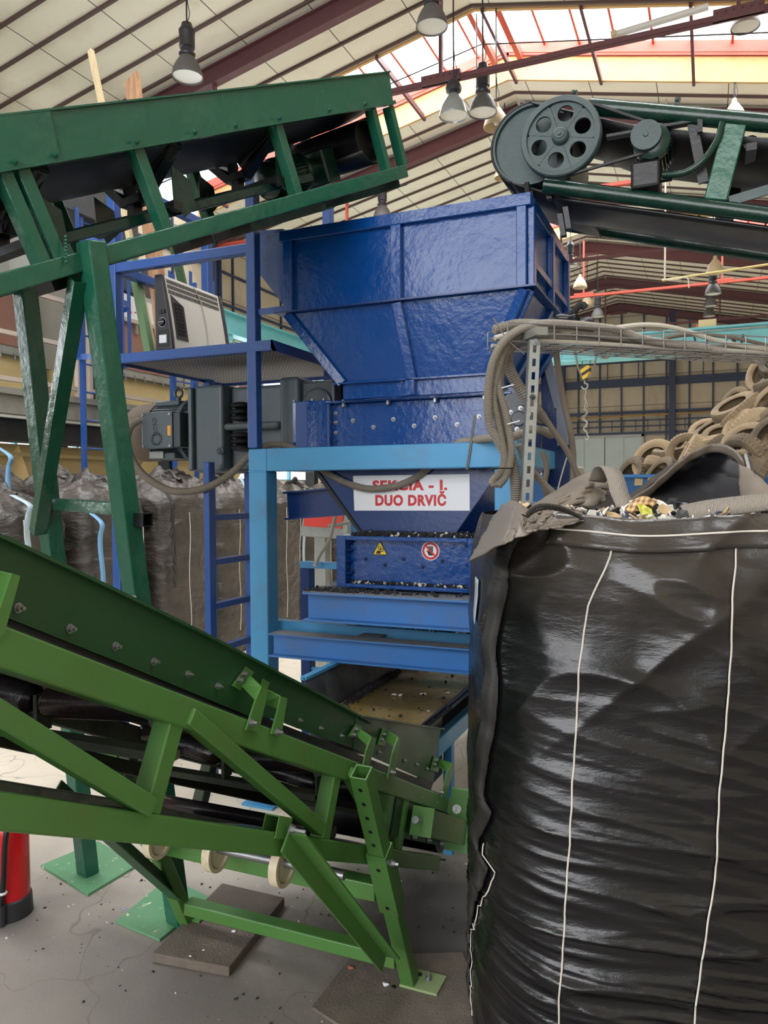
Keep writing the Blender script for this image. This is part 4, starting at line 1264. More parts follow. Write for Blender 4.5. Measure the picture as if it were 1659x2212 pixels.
build(MB().cyl((-1.66, 2.0, .515), (-.98, 2.0, .515), .014, 12), 'wheel_shaft', m_steel, lc, smooth=True)

# mats under the feet
m_mat = paint('rubber_granule_mat', (112, 102, 92), .9, .75, (150, 138, 122), .5, 5, .8, 110)
def matq(pix, h, nm, label):
    P = [at(a, b, Z=0) for a, b in pix]
    o = build(MB().prism([(p.x, p.y, .001) for p in P], (0, 0, h)), nm, m_mat, bevel=.004, seg=2)
    tag(o, label, 'mat')
    return o
matq([(328, 2080), (495, 2112), (615, 1957), (480, 1925)], .034, 'rubber_mat', 'thick brown rubber granule mat under the far foot of the green conveyor')
matq([(672, 2182), (760, 2068), (1000, 2062), (1100, 2300), (760, 2240)], .010, 'rubber_mat', 'flat grey rubber mat under the near foot beside the large black bag')

# ------------------------------------------------------------------ belt bed under the machine
fb = thing('flat_belt_conveyor', 'low belt bed under the machine with yellow-brown belt and black sloping sideboards', 'conveyor', (-1.4, 4, 0))
zb = .62
pL = at(737, 1520, Z=zb); pR = at(925, 1560, Z=zb)
m_ybelt = paint('yellow_brown_belt', (124, 106, 58), .30, .8, (70, 62, 46), .5, 3, .15, 40)
xl, xr = pL.x, pR.x
y0_, y1_ = 3.02, 6.0
build(MB().box((xl - .02, y0_, zb - .012), (xr + .02, y1_, zb)), 'belt', m_ybelt, fb)
build(MB().box((xl, y0_, zb - .13), (xr, y1_, zb - .118)), 'return_belt', m_belt, fb)
build(MB().cyl((xl, y0_ + .01, zb - .066), (xr, y0_ + .01, zb - .066), .064, 24), 'end_drum', m_belt, fb, smooth=True)
pO = at(636, 1475, Z=.80)
M = Mat('scuffed_black_board'); base = M.mix(M.ramp(M.noise(3.5, 6, .7), [(.4, g3(0)), (.75, g3(.8))]), srgb(40, 42, 46), srgb(112, 112, 112)); M.set(Base_Color=base, Roughness=.38); m_board = M.m
build(MB().prism([(xl, y0_, zb + .003), (xl, y1_, zb + .003), (pO.x, y1_, .80), (pO.x, y0_, .80)], (-.006, 0, .006)), 'left_sideboard', m_board, fb)
build(MB().box((pO.x - .02, y0_, .79), (pO.x + .01, y1_, .805)), 'board_rail', m_frame, fb)
xr2 = xr + .19
build(MB().prism([(xr, y0_ - .12, zb + .003), (xr, y1_, zb + .003), (xr2, y1_, .78), (xr2, y0_ - .12, .78)], (.008, 0, -.008)), 'right_sideboard', m_black, fb)
mb = MB()
for k in (.35, .62, .95):
    x = xr + .19 * k; z = zb + .16 * k
    mb.bar((x - .004, y0_ - .12, z + .006), (x - .004, y1_, z + .006), .012, .012)
build(mb, 'board_ribs', m_belt, fb)
build(MB().box((xr + .02, y0_ - .05, .36), (xr + .03, y0_ + .25, zb + .02)), 'guide_plate', m_greydk, fb)
for x in (xl - .06, xr + .04):
    build(MB().box((x, y0_ + .05, zb - .12), (x + .04, y1_, zb - .04)), 'side_rail', m_frame, fb, bevel=.003)
    for y in (3.25, 5.6): build(MB().box((x, y, 0), (x + .04, y + .04, zb - .12)), 'leg', m_frame, fb)
build(MB().box((xr + .1, 4.0, .48), (xr + .8, 4.06, .54)), 'cross_rail', m_beam, fb)
build(MB().box((xl - .5, 4.7, .42), (xl, 4.74, .46)), 'cross_rail', m_beam, fb)
rnd = random.Random(4)
def scrap(p, s, mat, nm, label, seed, grp):
    r = random.Random(seed)
    mb = MB()
    n = 7
    for k in range(3):
        c = Vector(p) + V(r.uniform(-s, s), r.uniform(-s * .5, s * .5), s * .25)
        mb.ico(c, s * r.uniform(.4, .7), 7, 5, (r.uniform(.8, 1.6), r.uniform(.6, 1), r.uniform(.3, .6)))
    mb.v = [tuple(Vector(v) + noise.noise_vector(Vector(v) * 60 + V(seed, 0, 0)) * s * .3) for v in mb.v]
    o = build(mb, nm, mat); tag(o, label, 'scrap', grp); return o
for i, q in enumerate(((772, 1500), (858, 1503), (915, 1500), (965, 1497), (928, 1537))):
    p = at(*q, Z=zb)
    lab = ['crumpled white foam scrap at the left edge of the yellow-brown belt', 'longest white foam scrap in the middle of the yellow-brown belt', 'small curled grey-white scrap on the yellow-brown belt', 'white scrap near the right sideboard, farthest back on the belt', 'round white scrap nearest the green trough on the belt'][i]
    scrap(p, (.016, .02, .012, .012, .012)[i], m_fluff, 'foam_scrap', lab, i + 3, 'white scraps on the belt')
def fe(r):
    t = r.random(); a = at(745, 1520, Z=zb); b = at(860, 1450, Z=zb)
    return a + (b - a) * t + V(r.gauss(.01, .012), 0, 0)
tag(crumbs(fe, 420, .009, m_crumb, 'rubber_crumb', 21), 'line of black crumb along the left edge of the yellow-brown belt', 'crumb', kind='stuff')
def fe2(r): return (r.uniform(xl, xr), r.uniform(3.1, 5), zb)
tag(crumbs(fe2, 110, .006, m_crumb, 'rubber_crumb', 22), 'loose black crumbs scattered over the yellow-brown belt', 'crumb', kind='stuff')

# ------------------------------------------------------------------ upper conveyor (dark green, top left)
uc = thing('elevated_conveyor', 'dark green elevated belt conveyor crossing the top left on splayed legs', 'conveyor', (-2.1, 2.4, 0))
UY = math.radians(14)
UA = V(-1.85, 1.9, 0); UD = V(math.sin(UY), math.cos(UY), 0); US = V(math.cos(UY), -math.sin(UY), 0)
def U(s, z, off=0.0): return UA + UD * s + US * off + V(0, 0, z)
K = .487
def ppx(px_, py_, off=0.0):
    """point of the conveyor's side plane seen at a pixel -> (s, z)"""
    n = US
    d = ray(px_, py_)
    t = ((UA + US * off) - CAM).dot(n) / d.dot(n)
    p = CAM + d * t
    return (p - UA - US * off).dot(UD), p.z
WF = -.60
S0, S1 = -2.3, 1.66
inc = (UD + V(0, 0, K)).normalized(); perp = (V(0, 0, 1) - UD * K).normalized()
def upan(s0, s1, off, mat, nm, e=0.0):
    P = [U(s0, 2.862 + K * s0, off), U(s1, 2.862 + K * s1, off), U(s1 + .03, 2.715 + .49 * (s1 + .03), off), U(s0 + .03 * 0 + e, 2.715 + .49 * (s0 + e), off)]
    return build(MB().prism(P, US * -.006), nm, mat, uc)
upan(S0, -.10, .012, m_dgreen, 'side_panel'); upan(-.11, S1, .004, m_dgreen, 'side_panel', .045)
upan(S0, S1, WF, m_galv, 'side_panel')
for off in (.006, WF):
    mb = MB(); mb.bar(U(S0, 2.715 + .49 * S0 - .008, off), U(S1 + .03, 2.715 + .49 * S1 + .006, off), .03, .016, perp); build(mb, 'panel_flange', m_dgreen, uc)
    mb = MB(); mb.bar(U(S0, 2.862 + K * S0, off - .005), U(S1, 2.862 + K * S1, off - .005), .024, .006, perp); build(mb, 'panel_top_edge', m_dgreen, uc)
for q in ((112, 330), (287, 302), (412, 285), (500, 271), (595, 255), (703, 240), (780, 228), (25, 362 - 20)):
    s, z = ppx(q[0], q[1]); bolt(U(s, 2.72 + .49 * s, .022), US, .007, uc, m_dgreen)
SE = 1.80
for off in (-.02, WF + .02):
    build(MB().bar(U(S0, 2.385 + .485 * S0, off), U(SE, 2.375 + .482 * SE, off), .06, .06, perp), 'lower_chord', m_dgreen, uc, bevel=.004, seg=2)
def upost(s, off, w_=.05):
    b = U(s, 2.405 + .482 * s, off)
    build(MB().bar(b, b + perp * .275, .05, w_, UD), 'post', m_dgreen, uc, bevel=.003)
for q in ((98, 552), (133, 545), (365, 492), (648, 417), (842, 366), (878, 356)):
    s, z = ppx(*q); upost(s, -.025, .045 if q[0] not in (842, 878) else .036)
    upost(s, WF + .025, .045 if q[0] not in (842, 878) else .036)
for s in (-.9, -1.7): upost(s, -.025); upost(s, WF + .025)
# inner rails with gusset plates and idler yokes
for off in (WF + .10,):
    build(MB().bar(U(-1.8, 2.50 + K * -1.8, off), U(1.25, 2.50 + K * 1.25, off), .03, .035, perp), 'inner_rail', m_tgreen, uc, bevel=.003)
build(MB().bar(U(-.02, 2.46, -.10), U(1.2, 2.46 + K * 1.2, -.10), .03, .035, perp), 'inner_rail', m_tgreen, uc, bevel=.003)
for s in (-.75, -.1, .42, .95):
    z = 2.72 + K * s
    mb = MB()
    mid = U(s, z - .17, WF / 2)
    mb.bar(U(s, z - .01, -.05), mid + US * .05, .035, .045, UD).bar(U(s, z - .01, WF + .05), mid - US * .05, .035, .045, UD)
    mb.bar(mid + US * .06, mid - US * .06, .03, .05, UD).bar(mid, mid + V(0, 0, -.07), .04, .04, UD)
    mb.bar(U(s, z - .24, -.04), U(s, z - .24, WF + .04), .04, .03)
    build(mb, 'idler_yoke', m_black, uc)
    for off in (-.055, WF + .055):
        gp = MB(); gp.prism([U(s - .02, z - .10, off), U(s + .07, z - .13, off), U(s + .09, z - .22, off), U(s + .04, z - .27, off), U(s - .01, z - .22, off)], US * .005); build(gp, 'gusset_plate', m_tgreen, uc)
    for sd in (0, 1):
        a = U(s, z - .015, -.05 if sd == 0 else WF + .05); b = mid + US * (.03 if sd == 0 else -.03) + V(0, 0, .05)
        build(MB().cyl(a, b, .03, 16), 'roller', m_black, uc, smooth=True)
def ubelt(u, v):
    s = S0 + (1.62 - S0) * v
    return tuple(U(s, 2.735 + K * s - .115 * math.sin(math.pi * u) ** .8 * (1 - max(0, (v - .85)) / .15 * .6), -.03 + (WF + .06) * u))
build(MB().grid(ubelt, 13, 50), 'carrying_belt', m_belt, uc, smooth=True, solid=.008)
s, z = ppx(795, 305, -.08)
build(MB().lathe([(.092, 0), (.10, 0), (.10, .44), (.092, .44)], U(s, z, -.08), -US, 36).lathe([(0, .05), (.092, .05), (.092, 0)], U(s, z, -.08), -US, 36).lathe([(0, .39), (.092, .39), (.092, .44)], U(s, z, -.08), -US, 36), 'head_drum', m_black, uc, smooth=True)
def wrap(u, v):
    a = math.radians(100 - 235 * v)
    c = U(s, z, -.06 + (WF + .14) * u)
    return tuple(c + (UD * math.cos(a) + V(0, 0, 1) * math.sin(a)) * .105)
build(MB().grid(wrap, 3, 24), 'belt_wrap', m_belt, uc, smooth=True, solid=.006)
sm, zm = ppx(572, 393, -.30)
a = U(sm, zm, -.30); bb = a + inc * .26
mt = build(MB().lathe([(0, 0), (.06, 0), (.082, .015), (.085, .05), (.078, .06), (.078, .22), (.09, .225), (.09, .25), (0, .25)], a, inc, 32), 'drive_motor', m_tgreen, uc, smooth=True)
mb = MB()
sd_, up_ = US, perp
for i in range(36):
    an = 2 * math.pi * i / 36
    d_ = sd_ * math.cos(an) + up_ * math.sin(an); e_ = -sd_ * math.sin(an) + up_ * math.cos(an)
    mb.obox(a + inc * .14 + d_ * .082, inc * .075, e_ * .002, d_ * .010)
build(mb, 'cooling_fins', m_tgreen, mt)
build(MB().cyl(bb, bb + inc * .1, .055, 20).obox(bb + inc * .14, inc * .05, US * .09, perp * .08), 'drive_gearbox', m_tgreen, uc, smooth=False, bevel=.008)
build(MB().obox(a + inc * .12 - perp * .10, inc * .12, US * .28, perp * .008), 'motor_cradle', m_tgreen, uc)
for sb_ in (1.74, 1.18):
    zz = 2.33 + .482 * sb_
    build(MB().channel(U(sb_, zz, .0), U(sb_, zz, WF), .07, .05, .005, perp, side=1), 'cross_channel', m_tgreen, uc)
for sb_ in (.0, .55, .75): build(MB().obox(U(sb_, 2.33 + .482 * sb_, -.12), inc * .06, US * .05, perp * .02), 'clamp_block', m_black, uc)
s, z = ppx(560, 425); 
# legs
F1 = at(386, 1990, Z=.012); F2 = at(190, 1885, Z=.012)
T1 = U(.02, 2.44, .03); T2 = U(.12, 2.44, WF + .03)
def uleg(a, b, w1=.075):
    d = (b - a).normalized()
    return build(MB().bar(a, b, w1, w1 * .85, UD), 'leg', m_dgreen, uc, bevel=.005, seg=2)
F1b = F1 + V(0, 0, -.002); F2b = F2 + V(0, 0, -.002)
l1 = uleg(F1b, T1); l2 = uleg(F2b, T2)
m_chip = paint('chipped_green_floor_plate', (96, 150, 110), .5, .9, (160, 150, 120), .2, 3, .1, 30, (222, 218, 180), .04)
for f, pix in ((F1, ((250, 1995), (345, 2035), (455, 1945), (365, 1900))), (F2, ((88, 1874), (190, 1937), (298, 1872), (212, 1822)))):
    P = [at(x, y, Z=0) for x, y in pix]
    build(MB().prism([(p.x, p.y, .001) for p in P], (0, 0, .010)), 'foot_plate', m_chip, uc)
def lp(a, b, z): t = (z - a.z) / (b.z - a.z); return a + (b - a) * t
za = lp(F2b, T2, 1.60); zb3 = lp(F1b, T1, 1.585)
build(MB().bar(za, zb3, .045, .045), 'crossbar', m_dgreen, uc, bevel=.003)
p0 = lp(F1b, T1, 2.30) + US * -.02 + UD * -.05; p1 = lp(F2b, T2, 1.53) + UD * -.05
build(MB().hollow(p1 - V(0, 0, .04), p0 + V(0, 0, .02), .042, .05, .003, UD), 'diagonal', m_dgreen, uc)
p0 = lp(F1b, T1, .62); p1 = lp(F2b, T2, .60)
build(MB().bar(p0, p1, .045, .045), 'crossbar', m_dgreen, uc)
q = lp(F1b, T1, 1.55)
build(MB().hollow(q + US * .03 + UD * .02, q + US * .09 + UD * .02, .04, .045, .003), 'tube_stub', m_black, uc)
wd = MB()
for k in range(10):
    c = lp(F1b, T1, 1.285) + US * (-.04 + k * .009) + UD * -.036
    wd.ico(c, .007, 6, 5)
build(wd, 'weld_bead', m_galv, uc)
wb_ = MB()
for k in range(8): wb_.ico(U(-.06, 2.36 + k * .011, .018), .005, 6, 5)
build(wb_, 'weld_bead', m_dgreen, uc)

# ------------------------------------------------------------------ right conveyor over the hopper
rc = thing('feed_conveyor', 'dark green tube-framed belt conveyor with large six-hole pulley at the upper right', 'conveyor', (.2, 3.85, 0))
RN, RF = 3.55, 4.13
def rp(px_, py_, Y=RN): return at(px_, py_, Y=Y)
a, b = rp(1268, 228), rp(1659, 264)
kr = (b.z - a.z) / (b.x - a.x)
def line(p, x): return V(x, p.y, p.z + kr * (x - p.x))
Xe = 1.9
tt = rp(1400, 242); tl = rp(1400, 430)
for Y_ in (RN, RF):
    c = m_tgreen
    p = V(tt.x, Y_, tt.z); build(MB().cyl(line(p, -.50), line(p, Xe), .037, 20), 'upper_tube', c, rc, smooth=True)
    p = V(tl.x, Y_, tl.z); build(MB().cyl(line(p, -.70 if Y_ == RN else -.70), line(p, Xe), .033, 20), 'lower_tube', c, rc, smooth=True)
# belts
dc = rp(1150, 312, 3.6)
DR = .185
def rb_(u, v):
    x = dc.x + (Xe - dc.x) * v
    sag = .10 * math.sin(math.pi * u) * min(1, v * 6)
    return (x, RN + .035 + (RF - RN - .07) * u, dc.z + DR + kr * (x - dc.x) - sag - .06 * min(1, v * 6))
build(MB().grid(rb_, 11, 30), 'carrying_belt', m_belt, rc, smooth=True, solid=.01)
def rb2(u, v):
    x = -.66 + (Xe + .66) * v
    return (x, RN + .01 + (RF - RN - .24) * u, tl.z + kr * (x - tl.x) - .045 - .03 * math.sin(math.pi * u))
build(MB().grid(rb2, 11, 30), 'return_belt', m_black, rc, smooth=True, solid=.012)
def rwrap(u, v):
    a = math.radians(90 + 150 * v)
    return (dc.x + math.cos(a) * (DR + .006), RN + .04 + (RF - RN - .08) * u, dc.z + math.sin(a) * (DR + .006))
build(MB().grid(rwrap, 3, 30), 'belt_wrap', m_belt, rc, smooth=True, solid=.01)
a0 = math.radians(240)
p0 = V(dc.x + math.cos(a0) * (DR + .006), 0, dc.z + math.sin(a0) * (DR + .006)); x1 = -.52; z1 = tl.z + kr * (x1 - tl.x) - .045
def rb3(u, v): return (p0.x + (x1 - p0.x) * v, RN + .04 + (RF - RN - .08) * u, p0.z + (z1 - p0.z) * v)
build(MB().grid(rb3, 3, 10), 'belt_wrap', m_belt, rc, smooth=True, solid=.01)
build(MB().lathe([(0, .02), (DR * .93, .02), (DR * .95, 0), (DR, 0), (DR, .5), (0, .5)], (dc.x, RN + .04, dc.z), (0, 1, 0), 48), 'head_drum', m_pulley, rc, smooth=True)
bp_ = rp(1127, 280, RN + .03)
build(MB().lathe([(0, -.03), (.02, -.03), (.022, -.01), (.04, -.01), (.04, .03)], (dc.x, RN + .02, dc.z + .02), (0, 1, 0), 20).obox((dc.x + .0, RN + .03, dc.z + .02), (.022, 0, 0), (0, .015, 0), (0, 0, .075)), 'bearing', m_pulley, rc)
# big pulley wheel with six round holes
pc = rp(1210, 293, 3.47); PR = .176
pl = MB()
def pulley_face(mb, c, R, rim, hub, hr, hp_, n=48, t=.012):
    # web disc with six holes made of a fan of quads around each hole
    import itertools
    for k in range(6):
        a_c = math.radians(60 * k + 18)
        hcx, hcz = c.x + hp_ * math.cos(a_c), c.z + hp_ * math.sin(a_c)
        m_ = 24
        inner = []; outer = []
        for i in range(m_):
            an = 2 * math.pi * i / m_
            dx, dz = math.cos(an), math.sin(an)
            inner.append((hcx + dx * hr, hcz + dz * hr))
            # march outward until leaving the 60 degree sector ring
            s_ = hr
            while s_ < R:
                x_, z_ = hcx + dx * s_, hcz + dz * s_
                rr_ = math.hypot(x_ - c.x, z_ - c.z); aa = math.atan2(z_ - c.z, x_ - c.x) - a_c
                aa = (aa + math.pi) % (2 * math.pi) - math.pi
                if rr_ > rim or rr_ < hub or abs(aa) > math.radians(30.2): break
                s_ += .0008
            outer.append((hcx + dx * s_, hcz + dz * s_))
        P = []; F = []
        for i in range(m_):
            P += [(inner[i][0], c.y, inner[i][1]), (outer[i][0], c.y, outer[i][1]), (inner[i][0], c.y + t, inner[i][1]), (outer[i][0], c.y + t, outer[i][1])]
        for i in range(m_):
            j = (i + 1) % m_
            F += [(4 * i, 4 * i + 1, 4 * j + 1, 4 * j), (4 * i + 2, 4 * j + 2, 4 * j + 3, 4 * i + 3), (4 * i, 4 * j, 4 * j + 2, 4 * i + 2)]
        mb.add(P, F)
pulley_face(pl, V(pc.x, pc.y + .012, pc.z), PR, PR * .86, PR * .12, PR * .20, PR * .57)
build(pl, 'pulley_web', m_pulley, rc)
whl = build(MB().lathe([(PR * .84, .03), (PR * .85, -.002), (PR * .97, -.004), (PR, .004), (PR * .985, .01), (PR * .95, .02), (PR * .985, .03), (PR, .04), (PR * .84, .04), (PR * .84, .03)], pc, (0, 1, 0), 72), 'pulley_rim', m_pulley, rc, smooth=True)
build(MB().lathe([(0, -.026), (.02, -.026), (.022, -.02), (.030, -.018), (.036, -.01), (.038, .01)], pc, (0, 1, 0), 28).cyl(pc + V(0, -.034, 0), pc + V(0, -.026, 0), .009, 14).cyl(pc + V(0, .02, 0), pc + V(0, .2, 0), .022, 16), 'pulley_hub', m_pulley, rc, smooth=True)
build(MB().obox(pc + V(.0, .12, -.02), (.03, 0, 0), (0, .03, 0), (0, 0, .16)), 'bearing_plate', m_black, rc)
# drive motor
mc = rp(1395, 290, 3.455); mr_ = .062
build(MB().lathe([(0, -.004), (mr_ * .14, -.004), (mr_ * .15, .004), (mr_ * .17, 0), (mr_, 0), (mr_ * 1.02, .006), (mr_ * .96, .014), (mr_ * 1.02, .022), (mr_, .03), (0, .03)], mc, (0, 1, 0), 36), 'small_pulley', m_pulley, rc, smooth=True)
mo = build(MB().lathe([(0, .03), (.05, .03), (.075, .045), (.078, .08), (.06, .085), (.06, .26), (.065, .27), (0, .28)], mc + V(.02, 0, -.012), (0, 1, 0), 32), 'drive_motor', m_tgreen, rc, smooth=True)
mb = MB()
for i in range(30):
    an = 2 * math.pi * i / 30; d_ = V(math.cos(an), 0, math.sin(an)); e_ = V(-d_.z, 0, d_.x)
    mb.obox(mc + V(.02, .17, -.012) + d_ * .068, (0, .08, 0), e_ * .002, d_ * .011)
build(mb, 'cooling_fins', m_tgreen, mo)
build(MB().box((mc.x - .065, mc.y + .05, mc.z - .20), (mc.x + .055, mc.y + .20, mc.z - .085)), 'terminal_box', m_black, mo, bevel=.012, seg=2)
build(MB().cyl(mc + V(.055, .1, -.16), mc + V(.10, .1, -.16), .014, 12), 'cable_gland', m_black, mo)
# v-belt
def tang(c1, r1, c2, r2, sgn):
    dx, dz = c2.x - c1.x, c2.z - c1.z; L_ = math.hypot(dx, dz)
    base = math.atan2(dz, dx); off = math.acos((r1 - r2) / L_)
    a_ = base + sgn * off
    return a_, V(c1.x + r1 * math.cos(a_), c1.y, c1.z + r1 * math.sin(a_)), V(c2.x + r2 * math.cos(a_), c1.y, c2.z + r2 * math.sin(a_))
yv = pc.y + .022
c1 = V(pc.x, yv, pc.z); c2 = V(mc.x, yv, mc.z)
for sg_ in (1, -1):
    a_, q0, q1 = tang(c1, PR * .975, c2, mr_ * .98, sg_)
    build(MB().bar(q0, q1, .013, .010, (0, 0, 1)), 'v_belt', m_belt, rc)
# motor bracket, posts, braces, lugs
build(MB().box((mc.x - .17, RN - .02, mc.z + .05), (mc.x + .23, RN + .02, mc.z + .062)).box((mc.x + .2, RN - .03, mc.z - .0), (mc.x + .22, RN + .02, mc.z + .09)), 'motor_bracket', m_black, rc)
b0 = rp(1495, 265); b1 = rp(1520, 395)
build(MB().bar(b0, b1, .012, .04, (1, 0, 0)), 'bracket_arm', m_black, rc)
q0 = rp(1590, 262); q1 = rp(1545, 435)
build(MB().bar(q0, q1, .09, .05, (0, 1, 0)), 'post', m_dgreen, rc, bevel=.004)
for p_ in ((q0, q1),):
    build(MB().bar(p_[0] + V(.02, RF - RN, 0), p_[1] + V(.02, RF - RN, 0), .08, .05, (0, 1, 0)), 'post', m_tgreen, rc, bevel=.004)
build(MB().bar(rp(1575, 435), rp(1720, 392), .01, .04, (0, 0, 1)), 'flat_brace', m_pulley, rc)
build(MB().tube(arc([rp(1560, 265, RN - .03), rp(1550, 300, RN - .04), rp(1520, 345, RN - .05), rp(1480, 372, RN - .04), rp(1432, 378, RN - .02)], 24), .014, 10), 'cable', m_tgreen, rc, smooth=True)
for q in ((1240, 212), (1462, 228)):
    p = rp(*q); build(MB().obox(p, (.010, 0, 0), (0, .012, 0), (.006, 0, .028)).cyl(p + V(0, -.02, .02), p + V(0, .02, .02), .008, 8), 'lug', m_tgreen, rc)
for q in ((1145, 430), (1180, 400), (1210, 480), (1222, 465)):
    p = rp(*q); build(MB().obox(p + V(0, .05, 0), (.012, 0, 0), (0, .02, 0), (.008, 0, -.05)), 'hanger_plate', m_black, rc)
build(MB().tube(arc([rp(1140, 415), rp(1142, 440), rp(1138, 395)], 10), .012, 8), 'rubber_flap', m_belt, rc)
# idler frames between the two belts
for x in (-.25, .15, .6, 1.1):
    zt_ = tt.z + kr * (x - tt.x); zb_ = tl.z + kr * (x - tl.x)
    build(MB().bar((x, RN, zt_ - .10), (x, RF, zt_ - .10), .04, .03).cyl((x, RN + .06, zt_ - .06), (x, RF - .06, zt_ - .06), .03, 14), 'idler', m_black, rc)
for x in (.35, 1.5):
    for Y_ in (RN - .05, RF + .01):
        if x > 1: build(MB().box((x, Y_, 0), (x + .08, Y_ + .05, tl.z + kr * (x - tl.x))), 'leg', m_dgreen, rc)
# ------------------------------------------------------------------ cable tray, slotted post and hoses
ct = thing('cable_tray', 'wire mesh cable tray running right from the machine, carrying hoses', 'cable tray', at(1300, 745, D=3.0))
q0 = at(1097, 738, D=2.88); q1 = at(1760, 772, D=3.22)
q0.z = 2.20; q1.z = 2.19
td = (q1 - q0).normalized(); tn = V(-td.y, td.x, 0).normalized()
TW, TH, wr_ = .20, .07, .0028
mb = MB()
Lt = (q1 - q0).length
for k in range(6):
    o = tn * (TW * k / 5)
    mb.tube([q0 + o, q1 + o], wr_, 5)
for o in (V(0, 0, TH), tn * TW + V(0, 0, TH), V(0, 0, TH * .5), tn * TW + V(0, 0, TH * .5)): mb.tube([q0 + o, q1 + o], wr_, 5)
d = .0
while d < Lt:
    p = q0 + td * d
    mb.tube([p + V(0, 0, TH), p, p + tn * TW, p + tn * TW + V(0, 0, TH)], wr_, 5)
    d += .095
mb.tube([q0 + V(-.0, 0, 0), at(1065, 687, D=2.85)], wr_, 5).tube([q0, at(1133, 765, D=2.9)], wr_, 5)
build(mb, 'wire_basket', m_steel, ct)
sp = thing('slotted_post', 'galvanised slotted channel post holding up the wire cable tray', 'post', at(1140, 1090, D=2.9))
pt = at(1156, 733, D=2.86); pb = at(1138, 1100, D=2.86)
dn = (pb - pt).normalized()
pbot = pt + dn * ((pt.z - .02) / -dn.z)
face = V(_sy * 0 + RGT.x, RGT.y, 0).normalized(); out = V(-FWD.x, -FWD.y, 0).normalized()
mb = MB()
hw, dep, tk = .0205, .041, .0025
Lp = (pbot - pt).length
# back web and returns as solid strips, front face with cut slots
pitch, sl, swd = .05, .028, .0065
mb2 = MB()
def pslab(s0, s1, a0, a1, dd0, dd1):
    c = pt + dn * ((s0 + s1) / 2) + face * ((a0 + a1) / 2) - out * ((dd0 + dd1) / 2)
    mb.obox(c, face * ((a1 - a0) / 2), dn * ((s1 - s0) / 2), out * ((dd1 - dd0) / 2))
pslab(0, Lp, -hw, -swd, 0, tk); pslab(0, Lp, swd, hw, 0, tk)
pslab(0, Lp, -hw, -hw + tk, 0, dep); pslab(0, Lp, hw - tk, hw, 0, dep)
s = 0
while s < Lp:
    pslab(s, min(s + pitch - sl, Lp), -swd, swd, 0, tk); s += pitch
build(mb, 'slotted_channel', m_galv, sp)
br = MB().bar(pt + V(0, 0, .02) - tn * .06, pt + V(0, 0, .02) + tn * .30, .045, .03)
build(br, 'cross_arm', m_galv, sp)
bolt(pt + dn * .215 + out * .003, out, .008, sp, m_greydk, long=3)
bolt(pt + dn * .01 + out * .002, out, .01, sp, m_steel)
build(MB().obox(pbot + V(0, 0, -.01), face * .05, out * .05, (0, 0, .004)), 'foot_plate', m_galv, sp)
# far post that carries the other end of the tray, outside the frame
p2 = q1 + tn * .1
build(MB().box((p2.x - .02, p2.y - .02, 0), (p2.x + .02, p2.y + .02, p2.z)), 'far_post', m_galv, ct)

G_H = 'grey hoses around the slotted post'
def hose(pix, r, label, D=None, ripple=.1, mat=m_conduit, nm='corrugated_hose', n=12, cat='hose', grp=G_H, z=None):
    P = []
    for q in pix:
        dd = q[2] if len(q) > 2 else D
        P.append(at(q[0], q[1], D=dd))
    if ripple: mb = conduit(P, r, mat, n, ripple)
    else: mb = MB().tube(arc(P, 60), r, n)
    o = build(mb, nm, mat, smooth=not ripple)
    tag(o, label, cat, grp)
    return o
hose([(1530, 752, 3.12), (1400, 735, 3.05), (1330, 712, 3.02), (1215, 700, 2.97), (1150, 703, 2.92), (1098, 728, 2.86), (1067, 775, 2.84), (1055, 840, 2.84), (1057, 915, 2.85), (1072, 945, 2.87), (1088, 975, 2.9)], .0155, 'outermost grey corrugated hose of the bundle, left of the slotted post')
hose([(1560, 760, 3.15), (1330, 728, 3.06), (1215, 713, 3.0), (1150, 712, 2.95), (1098, 742, 2.9), (1075, 800, 2.87), (1066, 860, 2.86), (1080, 930, 2.87), (1090, 985, 2.87), (1084, 1015, 2.87), (1066, 1036, 2.87), (1064, 1044, 2.87), (1078, 1046, 2.87)], .014, 'grey corrugated hose that hangs in a loop over the frame beam end')
hose([(1076, 1050, 2.86), (1092, 1030, 2.86), (1102, 1000, 2.86), (1104, 960, 2.86), (1092, 890, 2.86), (1076, 830, 2.87), (1082, 780, 2.9), (1105, 745, 2.93)], .014, 'grey corrugated hose rising from the loop to the tray end', )
hose([(1108, 735, 2.96), (1085, 775, 2.92), (1076, 830, 2.9), (1084, 900, 2.9), (1100, 970, 2.9), (1112, 1030, 2.9), (1114, 1090, 2.92), (1110, 1160, 2.95)], .020, 'thick grey corrugated hose dropping vertically in front of the light blue leg')
hose([(1210, 730, 3.12), (1140, 728, 3.06), (1106, 745, 3.02), (1094, 770, 3.0), (1104, 805, 3.0), (1130, 850, 3.02), (1158, 885, 3.08), (1172, 905, 3.2)], .022, 'thickest grey corrugated hose bending down behind the slotted post')
def hY(L_): return [tuple(q[:2]) + (((at(q[0], q[1], Y=q[2]) - CAM).dot(FWD)),) for q in L_]
hose(hY([(1192, 940, 3.3), (1165, 928, 3.2), (1130, 935, 3.15), (1100, 945, 3.2), (1060, 946, 3.3), (1015, 952, 3.45), (985, 960, 3.531), (950, 990, 3.531), (925, 1012, 3.531), (890, 1036, 3.528), (850, 1051, 3.525), (800, 1056, 3.525), (755, 1046, 3.528), (710, 1024, 3.531), (676, 1000, 3.531), (650, 978, 3.531), (625, 964, 3.53), (592, 960, 3.5), (560, 966, 3.45)]), .0165, 'long grey corrugated hose sagging across the lettered white sign', grp='long grey hoses of the machine')
